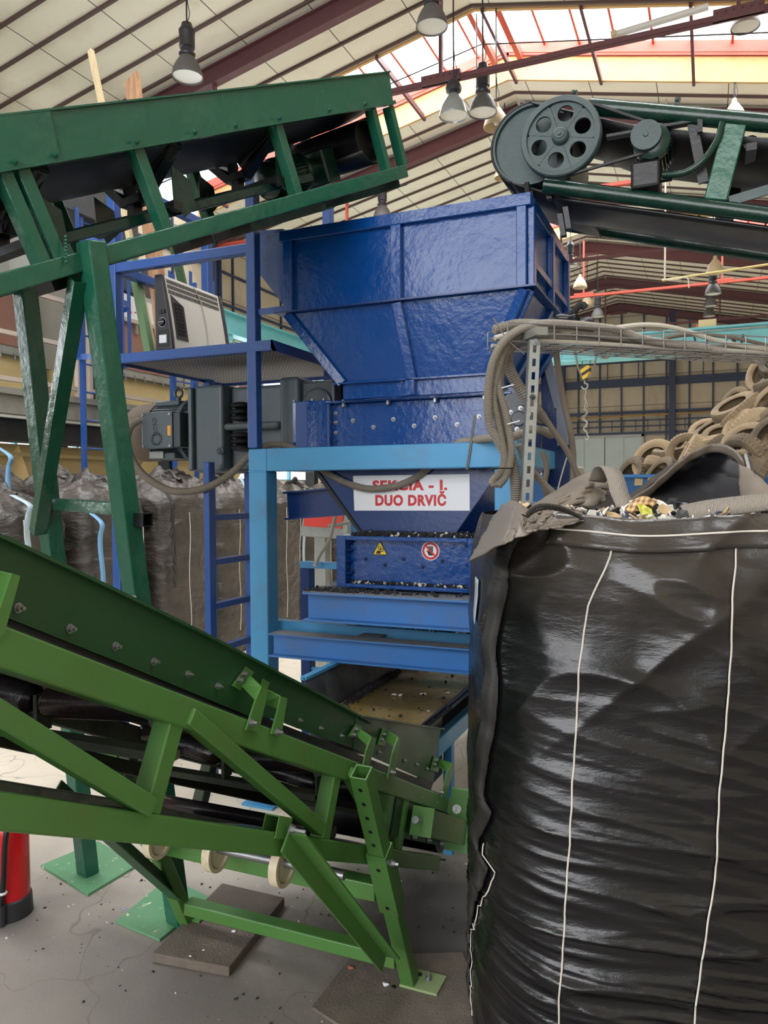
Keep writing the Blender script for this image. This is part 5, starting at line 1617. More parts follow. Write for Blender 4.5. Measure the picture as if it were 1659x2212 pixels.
hose(hY([(560, 968, 3.46), (546, 980, 3.47), (533, 990, 3.47), (500, 1022, 3.46), (462, 1046, 3.45), (420, 1060, 3.45), (370, 1060, 3.45), (322, 1036, 3.46), (290, 1000, 3.47), (276, 955, 3.48), (283, 922, 3.5), (302, 908, 3.55)]), .019, 'long grey corrugated hose looping below the gear motor to its terminal box', grp='long grey hoses of the machine')
hose([(1168, 890, 3.0), (1195, 930, 3.02), (1225, 975, 3.05), (1245, 1020, 3.08), (1262, 1062, 3.1), (1280, 1110, 3.1)], .012, 'smooth grey hose slanting down right from the slotted post', ripple=0, mat=m_darkcable, nm='smooth_hose')
hose([(1199, 735, 3.1), (1206, 800, 3.15), (1218, 870, 3.2), (1232, 930, 3.22), (1238, 980, 3.25), (1237, 1040, 3.25), (1229, 1090, 3.25)], .013, 'smooth brown-grey hose hanging in front of the crane beam', ripple=0, mat=m_darkcable, nm='smooth_hose')
hose([(1120, 960, 2.95), (1135, 1000, 2.98), (1160, 1030, 3.0), (1185, 1055, 3.0), (1212, 1080, 3.0)], .013, 'grey corrugated hose slanting down right behind the slotted post')
hose([(1172, 975, 3.15), (1181, 1010, 3.15), (1176, 1050, 3.15), (1186, 1078, 3.15), (1200, 1100, 3.15)], .012, 'short smooth grey hose below the frame corner at the slotted post', ripple=0, mat=m_darkcable, nm='smooth_hose')
hose([(1230, 970, 3.3), (1212, 1030, 3.3), (1200, 1080, 3.3), (1195, 1110, 3.3)], .003, 'thin pale wire hanging below the frame corner', ripple=0, mat=m_cable, nm='thin_wire', n=6)
# cables lying in the tray
G_C = 'pale cables in the wire tray'
def traycable(seq, r, label, mat=m_cable, ripple=0):
    P = []
    for t, side, h in seq: P.append(q0 + td * (Lt * t) + tn * (TW * side) + V(0, 0, h + r))
    mb = conduit(P, r, mat, 10, .12) if ripple else MB().tube(arc(P, 60), r, 8)
    o = build(mb, 'tray_cable', mat, smooth=not ripple); tag(o, label, 'cable', G_C)
traycable([(-.02, .3, .01), (.1, .35, .06), (.2, .3, .05), (.34, .35, .075), (.45, .3, .095), (.55, .25, .085), (.7, .3, .045), (.85, .2, .02), (1, .2, .02)], .010, 'thick pale cable arching highest above the wire tray')
traycable([(-.01, .6, .02), (.15, .65, .045), (.35, .6, .035), (.5, .6, .05), (.62, .6, .08), (.75, .55, .08), (.9, .5, .05), (1, .5, .03)], .008, 'pinkish cable arching over the right part of the wire tray', m_darkcable)
traycable([(0, .2, .0), (.2, .25, .01), (.5, .2, .005), (.8, .25, .01), (1, .2, .0)], .008, 'pale cable lying flat along the near edge of the wire tray')
traycable([(0, .8, .0), (.3, .75, .01), (.6, .8, .005), (1, .8, .01)], .009, 'pale cable lying along the far edge of the wire tray')
traycable([(.03, .5, .02), (.2, .5, .03), (.4, .5, .02), (.7, .45, .015), (1, .5, .01)], .016, 'grey corrugated hose lying along the middle of the wire tray', m_conduit, 1)
traycable([(.0, .7, .05), (.08, .7, .08), (.2, .7, .075), (.33, .75, .03), (.5, .7, .02)], .018, 'grey corrugated hose humping over the left end of the wire tray', m_conduit, 1)
gl = thing('black_glove', 'crumpled black rag lying on the hoses in the wire tray', 'rag', at(1245, 690, D=3.0))
c = q0 + td * (Lt * .235) + tn * .1 + V(0, 0, .10)
def rag(u, v):
    th = 2 * math.pi * u; ph = math.pi * v
    d_ = V(math.sin(ph) * math.cos(th) * .055, math.sin(ph) * math.sin(th) * .045, math.cos(ph) * .032)
    return tuple(c + d_ * (1 + .9 * noise.noise(d_ * 30 + V(3, 1, 2))))
build(MB().grid(rag, 28, 18, True), 'rag', m_black, gl, smooth=True)
bd = MB()
bd.tube(arc([c + V(-.03, 0, .02), c + V(0, 0, .05), c + V(.03, 0, .075), c + V(.045, 0, .06)], 10), .014, 8)
build(bd, 'rag_corner', m_black, gl, smooth=True)
# cable ties
for i, (q, l_) in enumerate((((1082, 1012), 'black cable tie round the hanging hose bundle'), ((1108, 916), 'white cable tie sticking out of the hose bundle'), ((1095, 838), 'upper white cable tie on the hose bundle'))):
    p = at(q[0], q[1], D=2.83)
    mb = MB()
    if i == 0: mb.tube([p + face * math.cos(a) * .045 + out * (math.sin(a) * .045 - .02) for a in [2 * math.pi * k / 16 for k in range(16)]], .003, 5, closed=True)
    else: mb.bar(p - face * .02, p + face * .025 + V(0, 0, .012), .004, .004)
    o = build(mb, 'cable_tie', m_black if i == 0 else m_white); tag(o, l_, 'cable tie')
# strap round the frame beam
o = build(MB().box((-1.03, 3.396, 1.735), (-1.018, 3.512, 1.739)).bar(V(-1.024, 3.394, 1.735), V(-.985, 3.394, 1.98), .012, .003, (0, 1, 0)), 'binding_strap', m_greydk)
tag(o, 'dark steel strap tied round the light blue top beam', 'strap')

# ------------------------------------------------------------------ large black bag, front right
def camxy(lat, dep): 
    v = V(_cy, _sy, 0) * lat + V(-_sy, _cy, 0) * dep
    return v
M = Mat('black_woven_plastic')
co = M.coord()
wv = M.n('ShaderNodeTexChecker'); wv.inputs['Scale'].default_value = 330; M.l(co, wv.inputs['Vector'])
nz_ = M.noise(2.6, 6, .65, co)
sz = M.n('ShaderNodeSeparateXYZ'); M.l(co, sz.inputs[0])
dust = M.ramp(M.math('ADD', sz.outputs[2], M.math('MULTIPLY', nz_, .55)), [(1.55, g3(0)), (1.95, g3(.5))])
dust = M.ramp(M.math('MULTIPLY', M.math('ADD', sz.outputs[2], M.math('MULTIPLY', nz_, .55)), .5), [(.78, g3(0)), (.97, g3(.45))])
base = M.mix(dust, srgb(15, 15, 17), srgb(100, 92, 82))
M.set(Base_Color=base, Roughness=M.math('MULTIPLY_ADD', nz_, .20, .13), Specular_IOR_Level=.55)
hgt = M.math('ADD', M.math('MULTIPLY', wv.outputs['Fac'], .03), M.math('MULTIPLY', M.noise(9, 5, .6, M.coord((1, 1, 3.5))), 1.0))
M.bump(hgt, .30, .012)
m_bag = M.m
M = Mat('dusty_woven_plastic'); nn = M.noise(5, 5, .6)
M.set(Base_Color=M.mix(nn, srgb(96, 88, 80), srgb(128, 118, 106)), Roughness=.45); M.bump(M.noise(40, 4, .6), .3, .004); m_bagdust = M.m
m_webbing = None
M = Mat('black_webbing'); w1 = M.n('ShaderNodeTexWave'); w1.inputs['Scale'].default_value = 90; w1.inputs['Distortion'].default_value = .6; M.l(M.coord((1, 1, 1.6)), w1.inputs['Vector'])
M.set(Base_Color=M.mix(w1.outputs['Fac'], srgb(22, 22, 22), srgb(66, 63, 60)), Roughness=.5); M.bump(w1.outputs['Fac'], .6, .004); m_webbing = M.m
M = Mat('pale_webbing'); w1 = M.n('ShaderNodeTexWave'); w1.inputs['Scale'].default_value = 95; w1.inputs['Distortion'].default_value = 3.5; M.l(M.coord(), w1.inputs['Vector'])
M.set(Base_Color=M.mix(w1.outputs['Fac'], srgb(92, 86, 80), srgb(178, 168, 154)), Roughness=.6); M.bump(w1.outputs['Fac'], .6, .004); m_palewebbing = M.m
m_stitch = plain('white_stitching', (214, 208, 198), .7)

BC = camxy(.765, 2.24); brot = math.radians(4)
BA = V(_cy * math.cos(brot) + _sy * math.sin(brot), _sy * math.cos(brot) - _cy * math.sin(brot), 0)   # bag's right
BB = V(-BA.y, BA.x, 0)                                                                                # bag's away
HW, HD, ZTOP = .50, .49, 1.575
def ridged(p, k): 
    n = noise.noise(p); return (1 - min(1, abs(n) * 2.2)) ** k
def bag_pt(u, z, push=0.0):
    """u: angle round the bag (0 = towards the camera, + to the right)"""
    u = ((u + .5) % 1.0) - .5
    a = 2 * math.pi * u
    sx, sy = math.sin(a), -math.cos(a)
    e = 3.6
    r = (abs(sx) ** e + abs(sy) ** e) ** (-1 / e)
    prof = 1.0 + .025 * math.sin(math.pi * min(1, z / 1.4)) - .05 * max(0, 1 - z / .12)
    t = max(0, (z - 1.36) / .22)
    prof -= .13 * t * t * (0.55 + .45 * abs(math.sin(2 * a)))
    X = sx * r * HW * prof; Y = sy * r * HD * prof
    # folds: soft long creases, sloping down to the right, crowding towards the floor
    low = max(0, min(1, (1.25 - z) / .9))
    side = .35 + .65 * max(0, min(1, (u + .16) / .06)) if u < 0 else 1.0
    sl = z + u * .55 + .05 * noise.noise(V(u * 5, z * 2, 5))
    f = .014 * ridged(V(u * 4.0, sl * 6.0, 0), 3) * (.3 + .7 * low)
    f += .012 * ridged(V(u * 6.5, sl * 13.0, 4), 2) * low
    f += .005 * ridged(V(u * 10, sl * 26.0, 9), 2) * low
    f += .006 * noise.noise(V(u * 9, sl * 20, 11)) * (.3 + low)
    f += .013 * ridged(V(u * 3.2, sl * 8.5, 21), 7) * (.25 + .75 * low)
    f += .008 * ridged(V(u * 5.5, sl * 17.0, 31), 6) * low
    f += .026 * noise.noise(V(u * 6, z * 1.8, 2)) * (.5 + .5 * (1 - low))
    f *= side
    up = max(0, min(1, (z - .95) / .5))
    f += .028 * up * ridged(V(u * 8 + z * 3.0, z * 2.2 - u * 4, 7), 3) * side
    f += .020 * up * ridged(V(u * 9 - z * 4.0, z * 2.0, 17), 3) * side
    f += .008 * up * noise.noise(V(u * 40, z * 9, 3))
    # the filled belly sags a little below each stitched line
    k = 1 + f / .5 + push / .5
    return BC + BA * (X * k) + BB * (Y * k) + V(0, 0, z)
bag = thing('bulk_bag', 'large glossy black woven bulk bag filling the front right, open top full of scraps', 'bag', (BC.x, BC.y, 0))
NU, NV = 420, 330
o = build(MB().grid(lambda u, v: tuple(bag_pt(u, v * ZTOP)), NU, NV, True), 'bag_body', m_bag, bag, smooth=False)
o.data.polygons.foreach_set('use_smooth', [True] * len(o.data.polygons))
build(MB().prism([tuple(bag_pt(i / 60, .002)) for i in range(60)], (0, 0, .01)), 'bag_bottom', m_bag, bag)
def proj(p):
    d = p - CAM; z = d.dot(FWD)
    return 829.5 + FPX * d.dot(RGT) / z, 1106 - FPX * d.dot(UPV) / z
def follow(pix, zs, push, ulo=-.24, uhi=.2):
    """points on the bag's skin under a drawn seam: for each height find the angle"""
    out_ = []
    for z in zs:
        def tgt(y):
            if y <= pix[0][1]: return pix[0][0]
            if y >= pix[-1][1]: return pix[-1][0] + (y - pix[-1][1]) * (pix[-1][0] - pix[-2][0]) / (pix[-1][1] - pix[-2][1])
            for (xa, ya), (xb, yb2) in zip(pix, pix[1:]):
                if ya <= y <= yb2: return xa + (xb - xa) * (y - ya) / (yb2 - ya)
        best = None; lo_, hi_, n_s = ulo, uhi, 60
        for _ in range(3):
            for i in range(n_s):
                u = lo_ + (hi_ - lo_) * i / (n_s - 1)
                p = bag_pt(u, z, push); x, y = proj(p)
                e = abs(x - tgt(y))
                if best is None or e < best[0]: best = (e, p, u)
            st_ = (hi_ - lo_) / n_s; lo_, hi_, n_s = best[2] - st_, best[2] + st_, 14
        out_.append(best[1:])
    return out_
zs = [1.53 - i * .012 for i in range(126)]
for pix in (((1318, 1165), (1322, 1190), (1270, 1310), (1250, 1450), (1243, 1600), (1232, 1780), (1222, 1950), (1205, 2212)),
            ((1592, 1155), (1583, 1280), (1580, 1400), (1565, 1600), (1552, 1750), (1545, 1900), (1512, 2100), (1500, 2212))):
    P = [p for p, u in follow(pix, zs, .005, -.16, .24)]
    build(MB().tube([p + V(0, 0, 0) + RGT * (.0035 * noise.noise(V(p.z * 14, 0, 1))) for p in P], .0022, 5), 'stitched_seam', m_stitch, bag, smooth=True)
pix = ((1138, 1105), (1118, 1140), (1086, 1200), (1070, 1300), (1056, 1400), (1060, 1465), (1052, 1560), (1034, 1700), (1046, 1745), (1022, 1815), (1042, 1850), (1018, 1950), (1008, 2090), (1004, 2212))
pix = [tuple(q[:2]) for q in arc([V(a, b, 0) for a, b in pix], 60)]
F_ = follow(pix, [1.56 - i * .015 for i in range(104)], .007, -.24, .02)
mb = MB(); P = []
for i, (p, u) in enumerate(F_):
    a = bag_pt(u - .010, p.z, .008 + .004 * math.sin(i * .7)); b = bag_pt(u + .010, p.z, .008)
    P += [a, b]
mb.add(P, [(2 * i, 2 * i + 1, 2 * i + 3, 2 * i + 2) for i in range(len(F_) - 1)])
build(mb, 'corner_webbing', m_webbing, bag, smooth=True, solid=.005)
P = [bag_pt(u + .017, p.z, .004) for p, u in F_ if p.z < .75]
build(MB().tube(P, .0018, 5), 'stitched_seam', m_stitch, bag, smooth=True)
# front hem band
def hem(u, v):
    uu = -.105 + .36 * u
    z = 1.505 + .075 * v + .006 * math.sin(uu * 40) + .012 * max(0, -uu - .05) * 10
    return tuple(bag_pt(uu, z, .010 + .006 * noise.noise(V(uu * 30, v * 2, 3))))
build(MB().grid(hem, 120, 8), 'front_hem', m_bag, bag, smooth=True, solid=.004)
P = [Vector(hem(i / 119, .50)) - BB * .004 for i in range(120)]
build(MB().tube(P, .0022, 5), 'hem_stitching', m_stitch, bag, smooth=True)
# loose cloth standing up from the rim: surfaces hung between a lower and an upper line
def cloth(low, high, nm, mat, bulge=0.0, seed=0, amp=.012, nu=60, nv=30, solid=.003):
    Lw = arc([at(a, b, D=d) for a, b, d in low], nu); Hg = arc([at(a, b, D=d) for a, b, d in high], nu)
    def S(L_, t):
        k = t * (len(L_) - 1); i = min(int(k), len(L_) - 2); return L_[i].lerp(L_[i + 1], k - i)
    def f(u, v):
        p = S(Lw, u).lerp(S(Hg, u), v)
        b_ = bulge * math.sin(math.pi * v) * math.sin(math.pi * u)
        n_ = amp * (noise.noise(V(u * 6 + seed, v * 3, seed)) * 1.6 + .9 * ridged(V(u * 5 + v * 3, v * 4 - u * 2, seed + 3.0), 3))
        return tuple(p + V(FWD.x, FWD.y, 0) * (b_ + n_))
    return build(MB().grid(f, nu, nv), nm, mat, bag, smooth=True, solid=solid)
m_baginner = plain('bag_inside_black', (20, 20, 24), .42)
cloth([(1290, 1130, 1.95), (1400, 1092, 2.25), (1480, 1092, 2.35), (1560, 1092, 2.35), (1700, 1090, 2.1)], [(1292, 1118, 1.97), (1392, 1060, 2.35), (1480, 988, 2.6), (1545, 958, 2.65), (1610, 992, 2.55), (1720, 1140, 2.15)], 'open_flap', m_baginner, .22, 1, .02)
hemp = arc([at(a, b, D=d) for a, b, d in ((1292, 1118, 1.96), (1392, 1060, 2.34), (1440, 1020, 2.5), (1490, 980, 2.6), (1545, 958, 2.64), (1590, 975, 2.58), (1640, 1042, 2.42), (1720, 1140, 2.14))], 60)
def hemf(u, v):
    k = u * (len(hemp) - 1); i = min(int(k), len(hemp) - 2); p = hemp[i].lerp(hemp[i + 1], k - i)
    return tuple(p + V(0, 0, -.03 * v) + V(FWD.x, FWD.y, 0) * (.012 * v + .004 * math.sin(u * 60)))
build(MB().grid(hemf, 80, 4), 'flap_hem', m_bagdust, bag, smooth=True, solid=.004)
cloth([(1600, 1090, 2.2), (1640, 1095, 2.0), (1730, 1110, 1.8)], [(1596, 1000, 2.5), (1640, 1030, 2.3), (1730, 1130, 1.85)], 'open_flap', m_bagdust, -.02, 5, .008, 30, 20)
build(MB().tube(arc([at(a, b, D=d) for a, b, d in ((1612, 985, 2.5), (1622, 1030, 2.42), (1618, 1060, 2.35), (1616, 1092, 2.3))], 20), .012, 8), 'folded_seam', m_bag, bag, smooth=True)
cloth([(1120, 1150, 1.82), (1150, 1125, 1.9), (1200, 1108, 2.0), (1260, 1098, 2.15), (1330, 1095, 2.3)], [(1130, 1112, 1.95), (1165, 1082, 2.2), (1215, 1052, 2.4), (1272, 1020, 2.5), (1325, 1022, 2.5)], 'open_flap', m_bagdust, -.05, 11, .020)
cloth([(1240, 1098, 2.1), (1290, 1100, 2.15), (1340, 1100, 2.15)], [(1262, 1066, 2.32), (1290, 1058, 2.36), (1330, 1068, 2.36)], 'flap_lining', m_baginner, .05, 12, .008, 30, 20)
cloth([(1012, 1215, 1.95), (1060, 1190, 1.72), (1100, 1170, 1.66), (1150, 1150, 1.70)], [(1060, 1130, 2.1), (1085, 1092, 2.1), (1115, 1084, 2.0), (1150, 1108, 1.85)], 'corner_fold', m_bagdust, -.07, 21, .022)
cloth([(1140, 1150, 1.68), (1200, 1140, 1.72), (1262, 1126, 1.78)], [(1148, 1100, 1.85), (1205, 1092, 1.95), (1262, 1105, 1.95)], 'corner_fold', m_bagdust, .03, 31, .02)
# lifting loop of pale webbing and a dark one
def ribbon(pts, width_dir, w_, nm, mat, parent=bag, solid=.004):
    P_ = arc(pts, 40)
    mb = MB(); Q = []
    wd_ = Vector(width_dir).normalized() * w_ / 2
    for p in P_: Q += [p - wd_, p + wd_]
    mb.add(Q, [(2 * i, 2 * i + 1, 2 * i + 3, 2 * i + 2) for i in range(len(P_) - 1)])
    return build(mb, nm, mat, parent, smooth=True, solid=solid)
ribbon([at(1290, 1040, D=2.35), at(1302, 1012, D=2.3), at(1318, 1012, D=2.25), at(1330, 1035, D=2.2), at(1338, 1065, D=2.15), at(1352, 1098, D=2.1)], RGT + V(0, 0, -.1), .052, 'lifting_loop', m_palewebbing)
ribbon([at(1480, 1110, D=1.92), at(1540, 1098, D=1.95), at(1620, 1088, D=1.95), at(1720, 1078, D=1.95)], FWD * .8 + V(0, 0, .5), .075, 'lifting_loop', m_palewebbing)
build(MB().tube(arc([at(a, b, D=d) for a, b, d in ((1138, 1112, 1.72), (1155, 1096, 1.72), (1180, 1092, 1.73), (1215, 1098, 1.76), (1255, 1118, 1.8))], 30), .005, 7).tube(arc([at(a, b, D=d) for a, b, d in ((1138, 1116, 1.72), (1160, 1102, 1.74), (1190, 1098, 1.75), (1225, 1106, 1.78), (1262, 1122, 1.8))], 30), .004, 7), 'drawstring', m_webbing, bag, smooth=True)
# data sheet pocket on the left side
pp_ = [(1012, 1245), (1022, 1262), (1024, 1300), (1018, 1350), (1010, 1320), (1008, 1280)]
F2_ = []
for (x, y) in ((1010, 1245), (1010, 1355)):
    pass
mbp = MB()
def pocket(u, v):
    return tuple(bag_pt(-.215 + .025 * u, 1.28 + .12 * v, .006))
build(MB().grid(pocket, 6, 10), 'document_pocket', plain('pale_pocket_film', (176, 186, 196), .4), bag, smooth=True, solid=.002)
# contents
def fillf(u, v):
    a = 2 * math.pi * u
    p = BC + BA * (math.sin(a) * .43 * v) + BB * (-math.cos(a) * .42 * v)
    z = 1.545 + .045 * noise.noise(V(p.x * 8, p.y * 8, 1)) + .02 * (1 - v)
    return (p.x, p.y, z)
build(MB().grid(fillf, 60, 20, True), 'packed_filling', plain('grey_filling', (120, 112, 100), .9), bag, smooth=True)
def flakes(n, size, mat, nm, seed, label):
    r = random.Random(seed); mb = MB()
    for i in range(n):
        a = r.uniform(0, 2 * math.pi); v = math.sqrt(r.random())
        p = BC + BA * (math.sin(a) * .42 * v) + BB * (-math.cos(a) * .42 * v)
        z = 1.56 + .045 * noise.noise(V(p.x * 8, p.y * 8, 1)) + r.uniform(0, .022)
        p = V(p.x, p.y, z)
        s = size * r.uniform(.5, 1.4)
        ax = V(r.uniform(-1, 1), r.uniform(-1, 1), r.uniform(-.8, .8)).normalized(); ay = ax.orthogonal().normalized()
        ay.rotate(Matrix.Rotation(r.uniform(0, 6.28), 3, ax)); az = ax.cross(ay)
        Q = [p + ax * s * .6 * math.cos(t) + ay * s * .45 * math.sin(t) * r.uniform(.5, 1.2) + az * s * r.uniform(-.18, .22) for t in [2 * math.pi * k / 6 for k in range(6)]]
        k0 = len(mb.v); cpt = p + az * s * .15
        mb.add(Q + [cpt], [(k, (k + 1) % 6, 6) for k in range(6)])
    o = build(mb, nm, mat, solid=.003); tag(o, label, 'scraps', kind='stuff')
flakes(420, .030, plain('white_foam_flake', (222, 218, 208), .8), 'foam_flakes', 1, 'white foam flakes heaped in the open top of the large black bag')
flakes(200, .034, plain('tan_flake', (196, 168, 128), .8), 'tan_flakes', 2, 'tan foam scraps heaped in the open top of the large black bag')
flakes(190, .032, plain('blue_grey_flake', (96, 104, 122), .8), 'blue_grey_flakes', 3, 'blue-grey cloth scraps heaped in the open top of the large black bag')
flakes(160, .030, plain('black_flake', (34, 34, 36), .6), 'black_flakes', 4, 'black scraps heaped in the open top of the large black bag')
flakes(50, .034, plain('yellow_green_flake', (206, 204, 92), .8), 'yellow_green_flakes', 5, 'yellow-green scraps heaped in the open top of the large black bag')
M = Mat('checked_cloth'); w1 = M.n('ShaderNodeTexWave'); w1.inputs['Scale'].default_value = 22; M.l(M.coord(), w1.inputs['Vector'])
w2 = M.n('ShaderNodeTexWave', bands_direction='Z'); w2.inputs['Scale'].default_value = 22; M.l(M.coord(), w2.inputs['Vector'])
M.set(Base_Color=M.mix(M.math('MULTIPLY', M.math('ADD', w1.outputs['Fac'], w2.outputs['Fac']), .5), srgb(92, 64, 46), srgb(232, 190, 132)), Roughness=.8)
A_ = arc([at(a, b, D=d) for a, b, d in ((1350, 1100, 2.0), (1372, 1080, 2.05), (1395, 1074, 2.05), (1418, 1086, 2.0))], 20)
B_ = arc([at(a, b, D=d) for a, b, d in ((1362, 1108, 1.94), (1382, 1092, 1.96), (1400, 1088, 1.96), (1412, 1094, 1.96))], 20)
mb = MB(); n_ = len(A_); mb.add(A_ + B_, [(i, i + 1, n_ + i + 1, n_ + i) for i in range(n_ - 1)])
o = build(mb, 'checked_cloth_scrap', M.m, smooth=True, solid=.006); tag(o, 'brown and cream checked cloth scrap on top of the large black bag', 'cloth scrap')

# ------------------------------------------------------------------ filled bags standing in the background
M = Mat('dusty_black_bag')
co = M.coord(); nn = M.noise(3, 6, .65, co)
M.set(Base_Color=M.mix(M.ramp(nn, [(.3, g3(0)), (.75, g3(1))]), srgb(40, 38, 37), srgb(92, 84, 76)), Specular_IOR_Level=.7, Roughness=M.math('MULTIPLY_ADD', nn, .2, .2))
M.bump(M.noise(12, 5, .6, M.coord((1, 1, 3))), .5, .03)
m_bgbag = M.m
m_bluestrap = plain('light_blue_strap', (120, 172, 214), .5)
m_palestrap = plain('pale_strap', (178, 200, 210), .5)
def bgbag(X, Y, h, seed, label, straps=(), rot=0.0, w_=.76):
    t = thing('filled_bulk_bag', label, 'bag', (X, Y, 0), 'filled black bags standing behind the machine')
    c = V(X, Y, 0)
    def f(u, v):
        a = 2 * math.pi * u + rot
        ca, sa = math.cos(a), math.sin(a)
        e = 3.2; r = (abs(math.cos(a - rot)) ** e + abs(math.sin(a - rot)) ** e) ** (-1 / e)
        if v < .78:
            z = v / .78 * (h - .22); k = 1 + .05 * math.sin(math.pi * v / .78) - .06 * max(0, 1 - z / .1)
        else:
            t_ = (v - .78) / .22
            z = h - .22 + .22 * math.sin(t_ * math.pi / 2); k = 1 - .95 * t_ ** 1.7
        q = V(ca * 1.3 + seed, sa * 1.3, z)
        fo = .035 * ridged(V(q.x * 1.4, q.y * 1.4 + z * .4, z * 5.5 + seed), 4) + .02 * ridged(V(q.x * 3, q.y * 3, z * 10 + seed), 3) + .05 * noise.noise(V(q.x, q.y, z * 1.2 + seed))
        z += (.09 * noise.noise(V(ca * k * 2.5 + seed, sa * k * 2.5, 3)) + .05 * ridged(V(ca * k * 2.2, sa * k * 2.2, seed), 2)) * max(0, (v - .7) / .3)
        rr = (w_ / 2 * r) * k * (1 + fo)
        return (X + ca * rr, Y + sa * rr, z)
    o = build(MB().grid(f, 110, 110, True), 'bag_body', m_bgbag, t, smooth=False)
    o.data.polygons.foreach_set('use_smooth', [True] * len(o.data.polygons))
    # tied neck / flap
    build(MB().grid(lambda u, v: (X + (u - .5) * .42 + .05 * noise.noise(V(u * 5, v * 4, seed)), Y + .12 * math.sin(u * 5 + seed) * (1 - v), h - .06 + .20 * v * (1 - abs(u - .5) * 1.4) + .05 * noise.noise(V(u * 6, v * 2, seed + 5))), 26, 12), 'top_flap', m_bgbag, t, smooth=True, solid=.01)
    for (kind, yo, z0, z1) in straps:
        ms = {'b': m_bluestrap, 'p': m_palestrap, 'w': m_webbing}[kind]
        pts = [V(X + w_ / 2 + .045 + .006 * math.sin(i * 1.3 + seed), Y + yo + .012 * math.sin(i * .9 + seed), z1 + (z0 - z1) * i / 6) for i in range(7)]
        pts[0] = V(X + w_ / 2 - .1, Y + yo, z1)
        ribbon(pts, (0.1, 1, 0), .045, 'lifting_strap', ms, t, .004)
    for yo in (-.14, .16):
        P = [V(X + w_ / 2 * 1.07 + .02, Y + yo + .012 * math.sin(i), 1.45 - i * .12) for i in range(11)]
        build(MB().tube(P, .0035, 5), 'stitched_seam', m_stitch, t, smooth=True)
    return t
bgbag(-4.75, 4.02, 1.62, 1, 'black filled bag at the left picture edge behind the green legs', (('p', -.1, 1.2, 1.62),))
bgbag(-4.72, 4.88, 1.70, 2, 'black filled bag with a pale blue hanging strap seen between the two green legs', (('b', -.30, .9, 1.5), ('w', .0, 1.3, 1.72)))
bgbag(-4.68, 5.75, 1.74, 3, 'dusty grey-lit filled bag standing just right of the green leg', (('w', -.36, .8, 1.7),))
bgbag(-4.72, 6.60, 1.70, 4, 'filled bag with long pale blue strap left of the ladder', (('p', .1, .35, 1.78),))
bgbag(-4.68, 7.45, 1.68, 5, 'filled bag seen through the ladder rungs', (('p', .25, .8, 1.6),))
bgbag(-4.72, 8.3, 1.66, 6, 'filled bag with grey strap just right of the light blue leg', (('w', .1, 1.1, 1.6),))
bgbag(-4.70, 9.15, 1.66, 7, 'filled bag behind the small dark blue rear post')
bgbag(-4.72, 10.0, 1.64, 8, 'filled bag farthest right, behind the red box')
for i, (x, y) in enumerate(((-5.7, 4.6), (-5.68, 5.5), (-5.72, 6.4), (-5.7, 7.3), (-5.72, 8.2), (-5.7, 9.1))):
    lab = ['second-row filled bag with a peaked flap and upright light blue strap, behind the strap bag', 'second-row filled bag behind the green near leg', 'second-row filled bag below the motor fan cowl', 'second-row filled bag with crumpled top below the gearbox', 'second-row filled bag between gearbox and light blue leg', 'second-row filled bag behind the light blue leg'][i]
    t = bgbag(x, y, 1.86 if i == 0 else 1.78, 20 + i, lab, (('b', .0, 1.5, 2.02),) if i == 0 else ())
# orange tag
p = at(420, 1170, X=-4.30)
o = build(MB().grid(lambda u, v: (p.x + .01 * math.sin(v * 3), p.y + (u - .5) * .09 + (.5 - v) * .06, p.z + (v - .5) * .22), 4, 8), 'orange_tag', plain('orange_paper', (226, 120, 58), .6), solid=.003)
tag(o, 'orange paper tag on the filled bag left of the ladder', 'tag')

# ------------------------------------------------------------------ tyre pile behind a blue barrier
M = Mat('dusty_tyre')
co = M.coord(); oi = M.n('ShaderNodeObjectInfo')
nn = M.noise(4, 5, .6, co)
mixf = M.math('MULTIPLY_ADD', oi.outputs['Random'], .5, M.math('MULTIPLY', nn, .6))
M.set(Base_Color=M.mix(M.ramp(mixf, [(.2, g3(0)), (.8, g3(1))]), srgb(72, 66, 58), srgb(172, 152, 122)), Roughness=.85)
m_tyre = M.m
def tyre_mesh(R, W, lug, seed):
    n = 72
    prof = [(.62, -.36), (.60, -.42), (.66, -.5), (.80, -.55), (.93, -.5), (.985, -.40), (1.0, -.2), (1.0, .2), (.985, .40), (.93, .5), (.80, .55), (.66, .5), (.60, .42), (.62, .36), (.66, .40), (.80, .46), (.90, .40), (.93, .2), (.93, -.2), (.90, -.40), (.80, -.46), (.66, -.40)]
    P = []; k = len(prof)
    for i in range(n):
        a = 2 * math.pi * i / n
        for j, (r, t) in enumerate(prof):
            rr = r
            if 5 <= j <= 8: rr = r * (1 - (lug if (i + (1 if j > 6 else 0)) % 2 else 0))
            P.append((math.cos(a) * rr * R, math.sin(a) * rr * R, t * W))
    F = []
    for i in range(n):
        j = (i + 1) % n
        for c in range(k):
            d = (c + 1) % k
            F.append((i * k + c, j * k + c, j * k + d, i * k + d))
    me = bpy.data.meshes.new('tyre'); me.from_pydata(P, [], F); me.materials.append(m_tyre); me.update()
    me.polygons.foreach_set('use_smooth', [True] * len(me.polygons)); me.set_sharp_from_angle(angle=math.radians(35))
    return me
tms = [tyre_mesh(.285, .165, .06, 1), tyre_mesh(.31, .18, .055, 2), tyre_mesh(.265, .15, .06, 3), tyre_mesh(.33, .21, .065, 4)]
r = random.Random(12)
rows = 0
def pile_z(x, y):
    zr = 1.55 + .80 * (x + 1.55)
    zr = min(zr, 4.1)
    return zr - .42 * abs(y - 12.0) + .10 * math.sin(x * 3 + y * 2)
pl_n = 0
